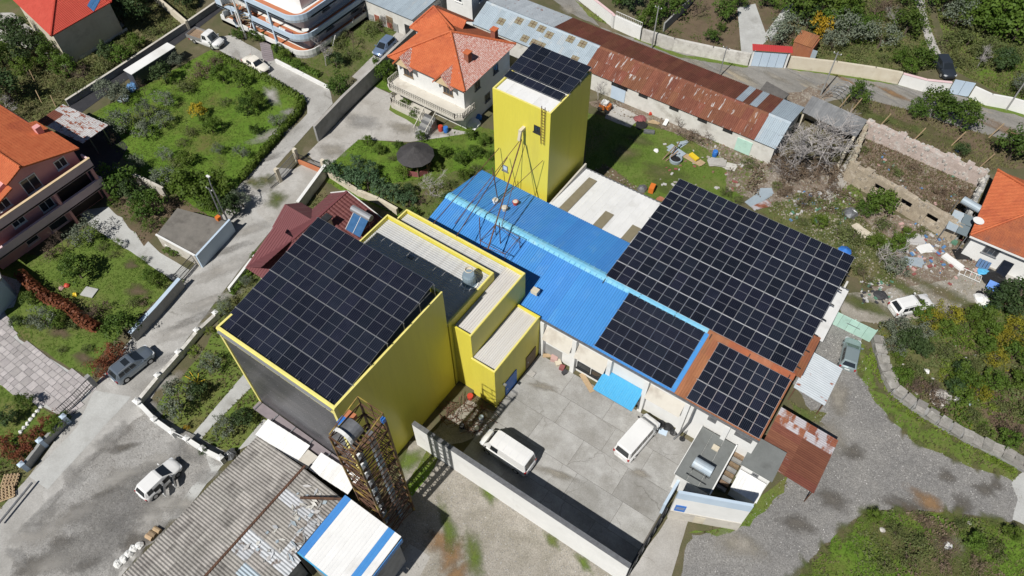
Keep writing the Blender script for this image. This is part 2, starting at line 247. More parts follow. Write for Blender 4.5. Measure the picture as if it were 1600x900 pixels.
# ------------------------------------------------------------------ mesh helpers
class MB:
    def __init__(s): s.v = []; s.f = []; s.m = []
    def add(s, vs, fs, mi=0):
        o = len(s.v); s.v += [tuple(p) for p in vs]
        for f in fs: s.f.append([o + i for i in f]); s.m.append(mi)
        return s
    def box(s, x0, y0, z0, x1, y1, z1, mi=0):
        if x0 > x1: x0, x1 = x1, x0
        if y0 > y1: y0, y1 = y1, y0
        return s.add([(x0, y0, z0), (x1, y0, z0), (x1, y1, z0), (x0, y1, z0), (x0, y0, z1), (x1, y0, z1), (x1, y1, z1), (x0, y1, z1)],
                     [(3, 2, 1, 0), (4, 5, 6, 7), (0, 1, 5, 4), (1, 2, 6, 5), (2, 3, 7, 6), (3, 0, 4, 7)], mi)
    def hexa(s, p, mi=0):
        """eight points: bottom ring of four, top ring of four"""
        return s.add(p, [(3, 2, 1, 0), (4, 5, 6, 7), (0, 1, 5, 4), (1, 2, 6, 5), (2, 3, 7, 6), (3, 0, 4, 7)], mi)
    def prism(s, poly, z0, z1, mi=0):
        a = sum(poly[i][0] * poly[(i + 1) % len(poly)][1] - poly[(i + 1) % len(poly)][0] * poly[i][1] for i in range(len(poly)))
        if a < 0: poly = poly[::-1]
        n = len(poly)
        top = z1 if callable(z1) else (lambda x, y: z1)
        return s.add([(p[0], p[1], z0) for p in poly] + [(p[0], p[1], top(p[0], p[1])) for p in poly],
                     [tuple(range(n))[::-1], tuple(range(n, 2 * n))] + [(i, (i + 1) % n, n + (i + 1) % n, n + i) for i in range(n)], mi)
    def poly(s, pts, mi=0): return s.add(pts, [tuple(range(len(pts)))], mi)
    def slab(s, pts, t, mi=0):
        """plate of thickness t under the polygon pts"""
        n = len(pts); nr = (Vector(pts[1]) - Vector(pts[0])).cross(Vector(pts[-1]) - Vector(pts[0])).normalized()
        if nr.z < 0: pts = pts[::-1]; nr = -nr
        lo = [tuple(Vector(p) - nr * t) for p in pts]
        return s.add(list(pts) + lo, [tuple(range(n)), tuple(range(n, 2 * n))[::-1]] + [(i, n + i, n + (i + 1) % n, (i + 1) % n) for i in range(n)], mi)
    def tube(s, p, q, r, n=6, r2=None, mi=0, cap=True):
        p = Vector(p); q = Vector(q); d = q - p
        if d.length < 1e-6: return s
        z = d.normalized(); x = z.orthogonal().normalized(); y = z.cross(x); r2 = r if r2 is None else r2
        vs = []
        for c, rr in ((p, r), (q, r2)):
            for i in range(n):
                a = 2 * math.pi * i / n; vs.append(c + x * (rr * math.cos(a)) + y * (rr * math.sin(a)))
        fs = [(i, (i + 1) % n, n + (i + 1) % n, n + i) for i in range(n)]
        if cap: fs += [tuple(range(n))[::-1], tuple(range(n, 2 * n))]
        return s.add(vs, fs, mi)
    def bar(s, p, q, w, h=None, mi=0):
        """rectangular bar between two points"""
        p = Vector(p); q = Vector(q); z = (q - p).normalized(); h = h or w
        x = z.cross(Vector((0, 0, 1)))
        x = x.normalized() if x.length > 1e-4 else Vector((1, 0, 0))
        y = x.cross(z)
        c = [(-w / 2, -h / 2), (w / 2, -h / 2), (w / 2, h / 2), (-w / 2, h / 2)]
        return s.hexa([p + x * a + y * b for a, b in c] + [q + x * a + y * b for a, b in c], mi)
    def lathe(s, c, prof, n=14, mi=0):
        """prof: list of (radius, z) about the point c"""
        vs = []
        for r, z in prof:
            for i in range(n):
                a = 2 * math.pi * i / n; vs.append((c[0] + r * math.cos(a), c[1] + r * math.sin(a), c[2] + z))
        fs = []
        for k in range(len(prof) - 1):
            for i in range(n): fs.append((k * n + i, k * n + (i + 1) % n, (k + 1) * n + (i + 1) % n, (k + 1) * n + i))
        fs.append(tuple(range(n))[::-1]); fs.append(tuple(range((len(prof) - 1) * n, len(prof) * n)))
        return s.add(vs, fs, mi)
    def mesh(s, name, mats, smooth=False):
        me = bpy.data.meshes.new(name); me.from_pydata(s.v, [], s.f)
        for m in (mats if isinstance(mats, (list, tuple)) else [mats]): me.materials.append(m)
        if any(s.m): me.polygons.foreach_set('material_index', s.m)
        if smooth: me.polygons.foreach_set('use_smooth', [True] * len(s.f))
        me.update(); return me
    def obj(s, name, mats, parent=None, smooth=False, **k): return put(name, s.mesh(name, mats, smooth), parent, **k)

def put(name, me, parent=None, loc=None, label=None, cat=None, group=None, kind=None, rz=None, rot=None):
    o = bpy.data.objects.new(name, me); col.objects.link(o)
    if loc is not None: o.location = loc
    if rz is not None: o.rotation_euler = (0, 0, rz)
    if rot is not None: o.rotation_euler = rot
    if parent is not None:
        o.parent = parent
        t = Vector(parent.location) if parent.type == 'EMPTY' else Vector((0, 0, 0))
        o.matrix_parent_inverse = Matrix.Translation(-t)
    tag(o, label, cat, group, kind); return o
def tag(o, label=None, cat=None, group=None, kind=None):
    if label: o['label'] = label
    if cat: o['category'] = cat
    if group: o['group'] = group
    if kind: o['kind'] = kind
    return o
def thing(name, label, cat, loc=(0, 0, 0), group=None):
    o = bpy.data.objects.new(name, None); o.empty_display_size = .3; col.objects.link(o); o.location = loc
    return tag(o, label, cat, group)
def dup(root, loc, rz=0.0, s=1.0, label=None, group=None):
    r = root.copy(); col.objects.link(r); r.location = loc; r.rotation_euler = (0, 0, rz); r.scale = (s, s, s) if not isinstance(s, tuple) else s
    if label: r['label'] = label
    if group: r['group'] = group
    for ch in root.children:
        c = ch.copy(); col.objects.link(c); c.parent = r
        for g in ch.children:
            d = g.copy(); col.objects.link(d); d.parent = c
    return r

def wall_ring(mb, poly, z0, z1, t, mi=0):
    """low walls of thickness t standing inside the outline poly"""
    a = sum(poly[i][0] * poly[(i + 1) % len(poly)][1] - poly[(i + 1) % len(poly)][0] * poly[i][1] for i in range(len(poly)))
    if a < 0: poly = poly[::-1]
    n = len(poly); inner = []
    for i in range(n):
        p0, p1, p2 = Vector(poly[i - 1]), Vector(poly[i]), Vector(poly[(i + 1) % n])
        d1 = (p1 - p0).normalized(); d2 = (p2 - p1).normalized()
        n1 = Vector((-d1.y, d1.x)); n2 = Vector((-d2.y, d2.x)); b = (n1 + n2)
        b = b / max(.2, b.dot(n1)); inner.append(p1 + b * t)
    for i in range(n):
        j = (i + 1) % n
        mb.hexa([(*poly[i], z0), (*poly[j], z0), (*inner[j], z0), (*inner[i], z0), (*poly[i], z1), (*poly[j], z1), (*inner[j], z1), (*inner[i], z1)], mi)

def rib_sheet(w, l, pitch, h, mats_name='roof_sheet', kind='trap'):
    """one profiled sheet: width along X, length along Y, ribs along Y; local origin at its lower corner"""
    mb = MB(); prof = []; n = max(2, round(w / pitch)); p = w / n
    for i in range(n):
        x = i * p
        if kind == 'trap': prof += [(x, 0), (x + p * .55, 0), (x + p * .65, h), (x + p * .9, h)]
        else: prof += [(x, 0), (x + p * .25, h * .5), (x + p * .5, h), (x + p * .75, h * .5)]
    prof.append((w, 0))
    k = len(prof)
    mb.add([(x, 0, z) for x, z in prof] + [(x, l, z) for x, z in prof], [(i, i + 1, k + i + 1, k + i) for i in range(k - 1)])
    return mb
SHEETS = {}
def sheets(parent, p00, p10, p01, mats, width=1.0, pitch=.25, h=.05, name='roof_sheet', courses=1, kind='trap', pick=None, lift=0.0):
    """cover the slope p00-p10 (eave) / p00-p01 (up the slope) with sheets, each its own object sharing mesh data"""
    p00, p10, p01 = Vector(p00), Vector(p10), Vector(p01)
    ex = (p10 - p00); ey = (p01 - p00); W, Ln = ex.length, ey.length
    X = ex.normalized(); Z = X.cross(ey).normalized(); Y = Z.cross(X)
    if Z.z < 0: Z = -Z; 
    n = max(1, round(W / width)); w = W / n; l = Ln / courses
    mats = mats if isinstance(mats, list) else [mats]
    for c in range(courses):
        for i in range(n):
            m = pick(i, c, n) if pick else mats[0]
            if m is None: continue
            key = (round(w, 3), round(l, 3), pitch, h, m.name, kind)
            if key not in SHEETS:
                SHEETS[key] = rib_sheet(w * .996, l * 1.01, pitch, h, kind=kind).mesh(name, m)
            o = bpy.data.objects.new(name, SHEETS[key]); col.objects.link(o)
            pos = p00 + X * (w * i) + ey.normalized() * (l * c) + Z * (.02 + lift + .012 * (c % 2) + rng.uniform(0, .006))
            M = Matrix((X, ey.normalized(), Z)).transposed().to_4x4(); M.translation = pos
            o.parent = parent
            if parent is not None:
                t = Vector(parent.location) if parent.type == 'EMPTY' else Vector((0, 0, 0))
                M = Matrix.Translation(-t) @ M
            o.matrix_local = M

def inpoly(x, y, P):
    c = False; j = len(P) - 1
    for i in range(len(P)):
        if (P[i][1] > y) != (P[j][1] > y) and x < (P[j][0] - P[i][0]) * (y - P[i][1]) / (P[j][1] - P[i][1]) + P[i][0]: c = not c
        j = i
    return c
def tiled(parent, pts, m, cw=.26, ch=.36, name='roof_tiles', amp=.05, base=.14):
    """a tiled slope: barrel columns and stepped courses, pts = planar polygon, first edge is the eave"""
    P = [Vector(p) for p in pts]
    X = (P[1] - P[0]).normalized(); Z = None
    for q in P[2:]:
        c = X.cross(q - P[0])
        if c.length > .1: Z = c.normalized(); break
    if Z.z < 0: Z = -Z
    Y = Z.cross(X)
    if Y.z < 0: Y = -Y
    F = [((p - P[0]).dot(X), (p - P[0]).dot(Y)) for p in P]
    x0, x1 = min(f[0] for f in F), max(f[0] for f in F); y0, y1 = min(f[1] for f in F), max(f[1] for f in F)
    mb = MB()
    mb.slab([tuple(p) for p in P], base)
    nx = max(1, int((x1 - x0) / cw)); ny = max(1, int((y1 - y0) / ch)); cw = (x1 - x0) / nx; ch = (y1 - y0) / ny
    for j in range(ny):
        ya, yb = y0 + j * ch, y0 + (j + 1.12) * ch
        for i in range(nx):
            xa = x0 + i * cw
            if not inpoly(xa + cw / 2, ya + ch / 2, F): continue
            if not (inpoly(xa + .02, ya + ch / 2, F) or inpoly(xa + cw - .02, ya + ch / 2, F)): continue
            k = rng.uniform(-.006, .006); vs = []
            for yy, zz in ((ya, .045 + k), (yb, .012 + k)):
                for t, a in ((0, 0), (.28, amp * .9), (.55, amp), (.82, 0.0), (1, 0)):
                    vs.append(P[0] + X * (xa + t * cw) + Y * yy + Z * (zz + a))
            mb.add(vs, [(q, q + 1, q + 6, q + 5) for q in range(4)])
    o = mb.obj(name, m, parent, kind='stuff'); return o
def ridge(parent, a, b, m, r=.16, name='ridge_tile'):
    a, b = Vector(a), Vector(b); n = max(2, int((b - a).length / .42)); mb = MB()
    for i in range(n):
        p = a.lerp(b, i / n); q = a.lerp(b, (i + 1.08) / n); mb.tube(p, q, r, 6, r * .82)
    return mb.obj('ridge_cap', m, parent, kind='stuff')
def window(parent, c, ux, n, w, h, bars=1, fm=None, gm=None, sill=True, name='window'):
    """a framed window on a wall: c centre, ux unit along the wall, n outward normal; pane(s) are its sub-parts"""
    c = Vector(c); ux = Vector(ux).normalized(); n = Vector(n).normalized(); up = Vector((0, 0, 1)); fm = fm or WHITE; gm = gm or WGLAS
    def bx(mb, a0, a1, b0, b1, d0, d1):
        mb.hexa([c + ux * a + up * b + n * d for b in (b0, b1) for a, d in ((a0, d0), (a1, d0), (a1, d1), (a0, d1))])
    f = MB(); t = .09
    bx(f, -w / 2, -w / 2 + t, -h / 2, h / 2, -.05, .06); bx(f, w / 2 - t, w / 2, -h / 2, h / 2, -.05, .06)
    bx(f, -w / 2 + t, w / 2 - t, h / 2 - t, h / 2, -.05, .06); bx(f, -w / 2 + t, w / 2 - t, -h / 2, -h / 2 + t, -.05, .06)
    for k in range(1, bars + 1):
        x = -w / 2 + w * k / (bars + 1); bx(f, x - .035, x + .035, -h / 2 + t, h / 2 - t, -.05, .05)
    fo = f.obj(name, fm, parent)
    for k in range(bars + 1):
        g = MB(); a = -w / 2 + w * k / (bars + 1) + .03; b = -w / 2 + w * (k + 1) / (bars + 1) - .03
        bx(g, a, b, -h / 2 + .05, h / 2 - .05, -.03, .012); g.obj('pane', gm, fo)
    if sill:
        s_ = MB(); bx(s_, -w / 2 - .08, w / 2 + .08, -h / 2 - .08, -h / 2, -.02, .16); s_.obj('sill', fm, fo)
    return fo
# ------------------------------------------------------------------ the ground
g = MB(); g.poly([(-900, -700, 0), (900, -700, 0), (900, 1500, 0), (-900, 1500, 0)]); g.obj('ground', SCRUB, kind='structure')
PATCH = {}
def ragged(P, step=.7, amp=.25):
    out = []
    for i in range(len(P)):
        a, b = Vector(P[i]), Vector(P[(i + 1) % len(P)]); n = max(1, int((b - a).length / step)); d = (b - a).normalized() if (b - a).length > 1e-6 else Vector((1, 0)); nn = Vector((-d.y, d.x))
        for k in range(n):
            p = a.lerp(b, k / n)
            q = noise.noise(Vector((p.x * .5, p.y * .5, 3.1))) * amp * 1.4 + noise.noise(Vector((p.x * 1.9, p.y * 1.9, 8.1))) * amp * .8
            out.append(tuple(p + nn * (q if k or amp > .15 else 0)))
    return out
def patch(name, px, m, k, amp=0.0, uv=False):
    P = [tuple(p) for p in px] if uv else [G2(*p) for p in px]
    PATCH.setdefault(name, []).append(P)
    Q = ragged(P, .6, amp) if amp else P
    a = sum(Q[i][0] * Q[(i + 1) % len(Q)][1] - Q[(i + 1) % len(Q)][0] * Q[i][1] for i in range(len(Q)))
    if a < 0: Q = Q[::-1]
    mb = MB(); z = .005 * k + .00012 * sum(len(q) for q in PATCH.values()) * .3
    T = tessellate_polygon([[Vector((p[0], p[1], 0)) for p in Q]])
    mb.add([(p[0], p[1], z) for p in Q], [t if (Vector(Q[t[1]]) - Vector(Q[t[0]])).cross(Vector(Q[t[2]]) - Vector(Q[t[0]])) > 0 else t[::-1] for t in T])
    return mb.obj(name, m, kind='structure')

# greens and soils (low layers)
patch('vineyard_ground', [(-120, 60), (60, -40), (330, -60), (300, 40), (60, 200), (-160, 260)], LAWND, 1, .3)
patch('lawn', [(130, 185), (330, 78), (345, 86), (478, 160), (472, 178), (372, 292), (330, 345), (250, 300), (180, 235)], LAWNB, 2, .2)
patch('house_forecourt', [(120, 330), (175, 322), (250, 395), (310, 430), (275, 442), (140, 352)], PATH, 2)
patch('lawn', [(-40, 380), (60, 400), (140, 352), (275, 442), (190, 520), (165, 545), (142, 592), (20, 520), (-40, 440)], LAWN, 2, .15)
patch('lawn', [(-40, 560), (0, 585), (70, 640), (105, 660), (20, 740), (-60, 800)], LAWN, 2, .15)
patch('garden_soil', [(180, 280), (270, 300), (330, 340), (300, 380), (255, 355), (225, 385), (190, 340), (165, 320)], SOIL, 2, .2)
patch('verge', [(-40, 700), (30, 705), (64, 760), (0, 830), (-50, 860)], LAWND, 3, .2)
patch('verge', [(228, 650), (310, 560), (345, 500), (420, 640), (420, 660), (370, 705), (300, 700)], LAWN, 3, .15)
patch('verge', [(330, 480), (385, 420), (470, 320), (505, 290), (520, 330), (420, 520), (345, 520)], LAWND, 2, .2)
patch('garden_lawn', [(503, 262), (560, 215), (640, 225), (730, 190), (775, 205), (778, 280), (700, 330), (640, 345), (560, 310), (510, 285)], LAWNB, 3, .25)
patch('garden_soil', [(590, 290), (700, 270), (770, 265), (700, 330), (655, 345), (600, 320)], LAWND, 4, .3)
patch('lawn', [(600, 92), (620, 110), (625, 140), (610, 145), (580, 135), (585, 110)], LAWNB, 3, .2)
patch('garden_lawn', [(475, 50), (640, 15), (620, 60), (560, 110), (515, 140), (425, 95), (430, 75)], LAWND, 3, .2)
patch('back_yard', [(915, 175), (1180, 235), (1215, 262), (1120, 340), (1010, 310), (915, 265)], LAWN, 3, .3)
patch('yard_dirt', [(920, 160), (970, 158), (1180, 240), (1200, 262), (1180, 300), (1135, 300), (1140, 255), (1090, 225), (1010, 190), (960, 180)], RUBB, 4, .5)
patch('yard_dirt', [(945, 255), (1010, 300), (990, 310), (920, 268)], SOIL, 4, .3)
patch('rubble_ground', [(1150, 300), (1200, 240), (1320, 260), (1330, 300), (1520, 395), (1560, 430), (1500, 480), (1380, 480), (1340, 420), (1240, 350)], RUBB, 3, .5)
patch('rough_grass', [(1180, 330), (1250, 300), (1330, 330), (1400, 380), (1400, 440), (1350, 450), (1250, 365)], LAWND, 4, .6)
patch('rough_grass', [(1300, 300), (1340, 285), (1350, 320), (1310, 345)], LAWN, 4, .3)
patch('dirt_track', [(1310, 460), (1380, 455), (1470, 440), (1600, 400), (1700, 370), (1700, 430), (1590, 445), (1480, 490), (1390, 510), (1320, 500)], DUST, 5, .35)
patch('scrub_ground', [(1370, 505), (1480, 495), (1620, 440), (1760, 420), (1800, 760), (1600, 720), (1480, 670), (1395, 610)], LAWND, 4, .3)
patch('brown_soil', [(1540, 610), (1620, 590), (1640, 690), (1570, 680), (1530, 650)], SOIL, 5, .4)
patch('garden_soil', [(1035, 48), (1075, 5), (1150, -20), (1156, 60), (1158, 88), (1060, 62)], SOIL, 2, .15)
patch('garden_soil', [(1170, 0), (1240, -30), (1330, 90), (1200, 75)], SOIL, 2, .2)
patch('orchard_ground', [(1260, -60), (1430, -60), (1475, 105), (1400, 120), (1260, 92), (1230, 20)], LAWND, 3, .2)
patch('orchard_ground', [(1440, -60), (1800, -60), (1800, 190), (1600, 165), (1490, 110)], LAWN, 2, .2)
patch('plot', [(1320, 150), (1420, 165), (1600, 215), (1700, 260), (1560, 265), (1520, 270), (1350, 200)], SOIL, 3, .3)
patch('lawn', [(1540, 60), (1620, 60), (1620, 150), (1530, 120)], LAWNB, 5, .3)
# hard surfaces
patch('villa_courtyard', [(480, 240), (585, 135), (622, 152), (655, 190), (735, 208), (690, 215), (640, 222), (560, 218), (505, 268)], CONC, 5, .05)
patch('grass_strip', [(612, 160), (662, 185), (655, 200), (608, 172)], LAWN, 6, .1)
patch('lane', [(318, 62), (362, 55), (515, 140), (520, 162), (430, 262), (500, 268), (395, 395), (270, 560), (228, 640), (350, 705), (190, 900), (90, 1010), (-190, 1010), (45, 745), (150, 600), (205, 530), (310, 405), (372, 292), (480, 178), (480, 160), (345, 80)], CONCR, 6, .04)
patch('driveway', [(-80, 470), (8, 488), (30, 530), (150, 605), (105, 655), (-80, 560)], PATH, 6)
patch('side_lane', [(550, 120), (625, 45), (660, 10), (690, 10), (650, 55), (575, 135)], CONC, 6, .05)
patch('tarmac_strip', [(100, 168), (290, 45), (345, 5), (352, 12), (300, 52), (125, 178)], DARKP, 6)
patch('worn_tarmac', [(95, 760), (240, 630), (270, 690), (345, 715), (270, 810), (180, 900), (120, 960), (0, 960), (30, 860)], GRAVD, 7, .5)
patch('concrete_apron', [(310, 700), (345, 712), (352, 722), (280, 810), (262, 812), (300, 760), (330, 735), (322, 712)], PATH, 8, .15)
patch('concrete_apron', [(120, 668), (148, 610), (205, 620), (75, 765), (45, 745)], PATH, 8, .06)
patch('garden_path', [(300, 680), (385, 580), (398, 600), (330, 668), (312, 690)], PATH, 6)
patch('garden_path', [(370, 705), (412, 655), (425, 662), (400, 690)], PATH, 6)
patch('garage_drive', [(425, 285), (485, 250), (512, 268), (470, 312), (420, 350), (400, 330)], CONC, 8)
patch('waste_ground', [(640, 690), (690, 690), (800, 790), (990, 900), (1060, 1150), (500, 1150), (600, 820)], DUST, 6, .2)
patch('concrete_slab_ground', [(600, 900), (640, 850), (672, 870), (640, 930)], CONC, 8, .05)
patch('alley_soil', [(660, 690), (730, 625), (775, 645), (750, 680), (690, 700)], DUST, 7, .2)
patch('grass_patch', [(630, 770), (668, 700), (690, 712), (645, 775)], LAWNB, 8, .2)
patch('gravel_road', [(1240, 600), (1290, 540), (1300, 505), (1345, 520), (1350, 560), (1365, 620), (1430, 690), (1500, 720), (1585, 745), (1600, 760), (1720, 800), (1720, 850), (1590, 815), (1480, 800), (1400, 795), (1350, 800), (1290, 850), (1240, 905), (1180, 1150), (1010, 1150), (1080, 830), (1140, 830), (1180, 800), (1230, 740), (1280, 750), (1310, 690), (1270, 650)], GRAV, 5, .4)
patch('gravel_road', [(1290, 505), (1340, 525), (1330, 590), (1240, 600), (1260, 560)], GRAV, 6, .2)
patch('grass_verge', [(1335, 530), (1352, 540), (1372, 610), (1430, 655), (1590, 735), (1588, 752), (1500, 722), (1425, 690), (1362, 622), (1340, 580)], LAWN, 7, .3)
patch('grass_mound', [(1240, 910), (1300, 845), (1355, 800), (1400, 798), (1480, 803), (1560, 815), (1640, 835), (1800, 1150), (1180, 1150)], LAWNB, 7, .35)
patch('concrete_strip', [(1580, 755), (1606, 730), (1700, 760), (1700, 870), (1582, 812), (1590, 780)], PATH, 8, .08)
patch('concrete_apron', [(985, 895), (1047, 805), (1075, 815), (1040, 930), (1030, 1100), (1000, 1100)], CONC, 8, .06)
patch('verge', [(1075, 830), (1140, 825), (1205, 760), (1235, 735), (1225, 770), (1170, 820), (1120, 838)], LAWN, 9, .25)
patch('verge', [(1235, 625), (1262, 640), (1290, 645), (1280, 665), (1240, 650)], LAWND, 9, .3)
patch('road', [(840, -60), (885, -20), (940, 45), (1060, 80), (1160, 100), (1300, 112), (1400, 128), (1480, 145), (1600, 178), (1760, 220), (1760, 275), (1600, 225), (1500, 200), (1420, 172), (1330, 150), (1290, 160), (1210, 150), (1130, 125), (1000, 70), (900, 25), (820, -30)], TARM, 6, .15)
patch('road_edge_grass', [(898, 0), (945, 33), (948, 38), (920, 26)], LAWN, 8, .15)
patch('road_edge_grass', [(990, 57), (1060, 84), (1170, 103), (1168, 106), (1060, 90), (992, 62)], LAWN, 8, .2)
patch('road_edge_grass', [(1215, 106), (1300, 112), (1420, 132), (1475, 146), (1470, 150), (1400, 133), (1300, 118)], LAWN, 8, .2)
patch('road_edge_grass', [(1512, 152), (1600, 178), (1600, 184), (1515, 162)], LAWN, 8, .2)
patch('rubble_ground', [(1225, 150), (1290, 130), (1300, 150), (1270, 165), (1250, 172)], RUBB, 9, .4)
patch('garden_path', [(1152, 12), (1180, 6), (1200, 62), (1175, 85), (1158, 80)], PATH, 7)
patch('garden_path', [(1196, 52), (1228, 8), (1240, 6), (1205, 65)], PATH, 7)
patch('garden_path', [(1424, -20), (1440, -20), (1452, 40), (1472, 90), (1460, 108), (1445, 60)], CONC, 7, .1)
patch('yard_concrete', [(1330, 240), (1345, 250), (1300, 320), (1285, 310)], CONC, 6, .15)
patch('yard_concrete', [(955, 160), (1000, 182), (985, 200), (945, 185)], CONC, 6, .15)
patch('house_yard', [(1560, 420), (1640, 440), (1640, 480), (1570, 445)], CONC, 7, .1)
patch('house_yard', [(-40, 20), (20, 20), (110, 95), (100, 108), (60, 80), (-20, 60)], CONC, 5, .1)
patch('house_yard', [(85, 80), (180, 25), (195, 40), (125, 92)], CONC, 5, .1)
patch('house_yard', [(-60, 410), (35, 440), (22, 480), (-60, 500)], PATH, 8)
patch('carport_yard', [(100, 215), (170, 190), (200, 230), (165, 290), (130, 310)], DARKP, 5, .1)


# soft edged stains, spills and bare places
BZ = [0]
def blob(name, px, py, rx, ry, m, ang=0.0, n=20, at=None):
    """a stain centred on a photograph pixel, half sizes in metres, turned by ang degrees"""
    c = at or G(px, py); BZ[0] += 1; z = .062 + .0004 * BZ[0]; mb = MB(); a0 = R(ang); vs = [(c.x, c.y, z)]; ed = [1.0]
    for k, e in ((.4, .8), (.8, .40), (1.35, 0.0)):
        for i in range(n):
            a = 2 * math.pi * i / n; q = k * (1 + .55 * noise.noise(Vector((math.cos(a) * 1.3 + px, math.sin(a) * 1.3 + py, k * .3))))
            x, y = math.cos(a) * rx * q, math.sin(a) * ry * q; vs.append((c.x + x * math.cos(a0) - y * math.sin(a0), c.y + x * math.sin(a0) + y * math.cos(a0), z)); ed.append(e)
    fs = [(0, 1 + i, 1 + (i + 1) % n) for i in range(n)]
    for k in range(2): fs += [(1 + k * n + i, 1 + (k + 1) * n + i, 1 + (k + 1) * n + (i + 1) % n, 1 + k * n + (i + 1) % n) for i in range(n)]
    mb.add(vs, fs); me = mb.mesh(name, soft_copy(m)); at_ = me.attributes.new('edge', 'FLOAT', 'POINT'); at_.data.foreach_set('value', ed)
    return put(name, me, kind='structure')
for a in ((1479, 745, .9, .8), (1503, 790, 1.0, 1.0), (1537, 765, 1.0, .7), (1412, 788, 2.0, .7), (1332, 707, 1.2, .8), (1556, 758, .8, .8), (1247, 818, 1.3, .9), (1300, 780, 1.5, 1.0)): blob('damp_hollow', *a, OIL, 20)
blob('sandy_patch', 1452, 785, 1.6, .8, SAND); blob('orange_sand', 690, 845, 1.3, 1.1, SAND); blob('orange_sand', 706, 870, 1.0, 1.4, SAND); blob('orange_sand', 712, 898, .8, 1.3, SAND)
for a in ((210, 850, 1.6, 1.0, 40), (50, 885, 1.6, .9, 60), (190, 700, 1.4, .5, 50), (165, 770, 1.2, .5, 60), (120, 800, 1.2, .7, 50), (140, 880, 1.2, .6, 50), (100, 850, 1.4, .8, 50)): blob('oil_stain', *a[:4], OIL, a[4])
for a in ((250, 720, 2.0, .8, 40), (195, 745, 3.4, .9, 58), (130, 800, 3.6, .9, 55), (250, 790, 2.2, 1.2, 45), (85, 880, 2.6, 1.0, 55), (290, 790, 1.6, .8, 50), (230, 810, 1.4, .9, 30), (60, 830, 2.2, 1.0, 55)): blob('pale_concrete_patch', *a[:4], CONC, a[4])
for a in ((190, 790, 4, 2.4, 50), (150, 850, 4, 2, 50), (300, 705, 2, 1.2, 20), (240, 745, 3, 1.4, 50)): blob('loose_gravel', *a[:4], GRAV, a[4])
for a in ((430, 210, 3, 1, 60), (395, 300, 3.2, .9, 60), (350, 420, 4, 1, 62), (330, 470, 3, .8, 60), (280, 520, 3.4, .9, 60), (425, 150, 2.4, .9, -20), (370, 90, 2, .7, -30), (390, 360, 2.5, .9, 60), (250, 600, 3, .8, 58)): blob('pale_wear', *a[:4], CONC, a[4])
for a in ((415, 250, 2.2, .6, 62), (360, 390, 2.6, .6, 62), (300, 500, 2.4, .6, 62), (262, 560, 2.6, .7, 62), (455, 175, 1.4, .7, 40)): blob('dark_wear', *a[:4], GRAVD, a[4])
for a in ((415, 282, 1.5, 1.0, 30), (432, 312, 1.3, 1.6, 30), (395, 285, 1.4, .8, 0)): blob('mossy_edge', *a[:4], LAWND, a[4])
for a in ((700, 830, 2.4, .7, -40), (740, 868, 2.2, .7, -40), (640, 720, 1.2, 1.6, 0), (762, 770, 1.2, .5, -25), (862, 845, .9, .5, -20), (912, 880, 1.0, .5, -20)): blob('weedy_strip', *a[:4], LAWN, a[4])
for a in ((1212, 121, 2.2, .6), (1325, 127, 1.4, .5), (1395, 147, 2.4, .6), (1448, 161, 3, .6), (1555, 197, 5, .8), (890, 17, 1.6, 1.0), (1160, 118, 2.4, .5), (1270, 135, 2, .5), (1090, 100, 2, .5)): blob('dusty_road_patch', *a, SAND if a[0] % 2 else DUST, -8)
for a in ((1360, 140, 4, .5), (1440, 152, 5, .4), (1250, 118, 4, .4), (1520, 180, 5, .5), (1120, 108, 3, .4)): blob('dark_tyre_track', *a, GRAVD, -9)
for a in ((1290, 680, 2.5, 1.4), (1160, 850, 2, 1.2), (1310, 620, 1.2, 2)): blob('pale_gravel_drift', *a, DUST, 20)
for a in ((1480, 462, 4, 1.0), (1410, 450, 3, .8), (1360, 480, 3, 1.2), (1330, 470, 2, 1), (1450, 485, 2.4, .6)): blob('rough_grass', *a, LAWND, 0)
for a in ((1360, 180, 3, 1.2), (1440, 205, 3, 1.4), (1490, 225, 2.4, 1.2), (1395, 190, 2.4, 1)): blob('dry_grass', *a, LAWND, -10)
for a in ((205, 415, 1.0, .7), (95, 520, 1.6, .8), (130, 560, 1.4, .7), (215, 455, 1.6, .8)): blob('bare_lawn_patch', *a, SOIL, 10)
for a in ((1420, 850, 4, 2), (1500, 870, 4, 2), (1460, 880, 3, 2)): blob('dull_grass_patch', *a, LAWND, 10)
blob('ash_heap', 1480, 852, 1.4, 1.1, RUBB); blob('bare_soil', 1445, 812, 2.4, .7, SOIL)
for a in ((1035, 270, 3, 1.5), (1060, 300, 3, 1.2), (975, 240, 2, 1.6), (1000, 220, 2, 1)): blob('worn_grass', *a, LAWND, 10)
for a in ((630, 200, 2.2, 1.2), (565, 190, 2.6, 1.4), (680, 205, 2.4, .8), (520, 235, 2, 1.4)): blob('courtyard_stain', *a, GRAVD if a[0] == 565 else DUST, 20)
for a in ((870, 740, 2.2, .4), (1000, 740, 1.0, .5), (850, 605, 1.6, .4)): blob('yard_stain', *a, DUST, 15)

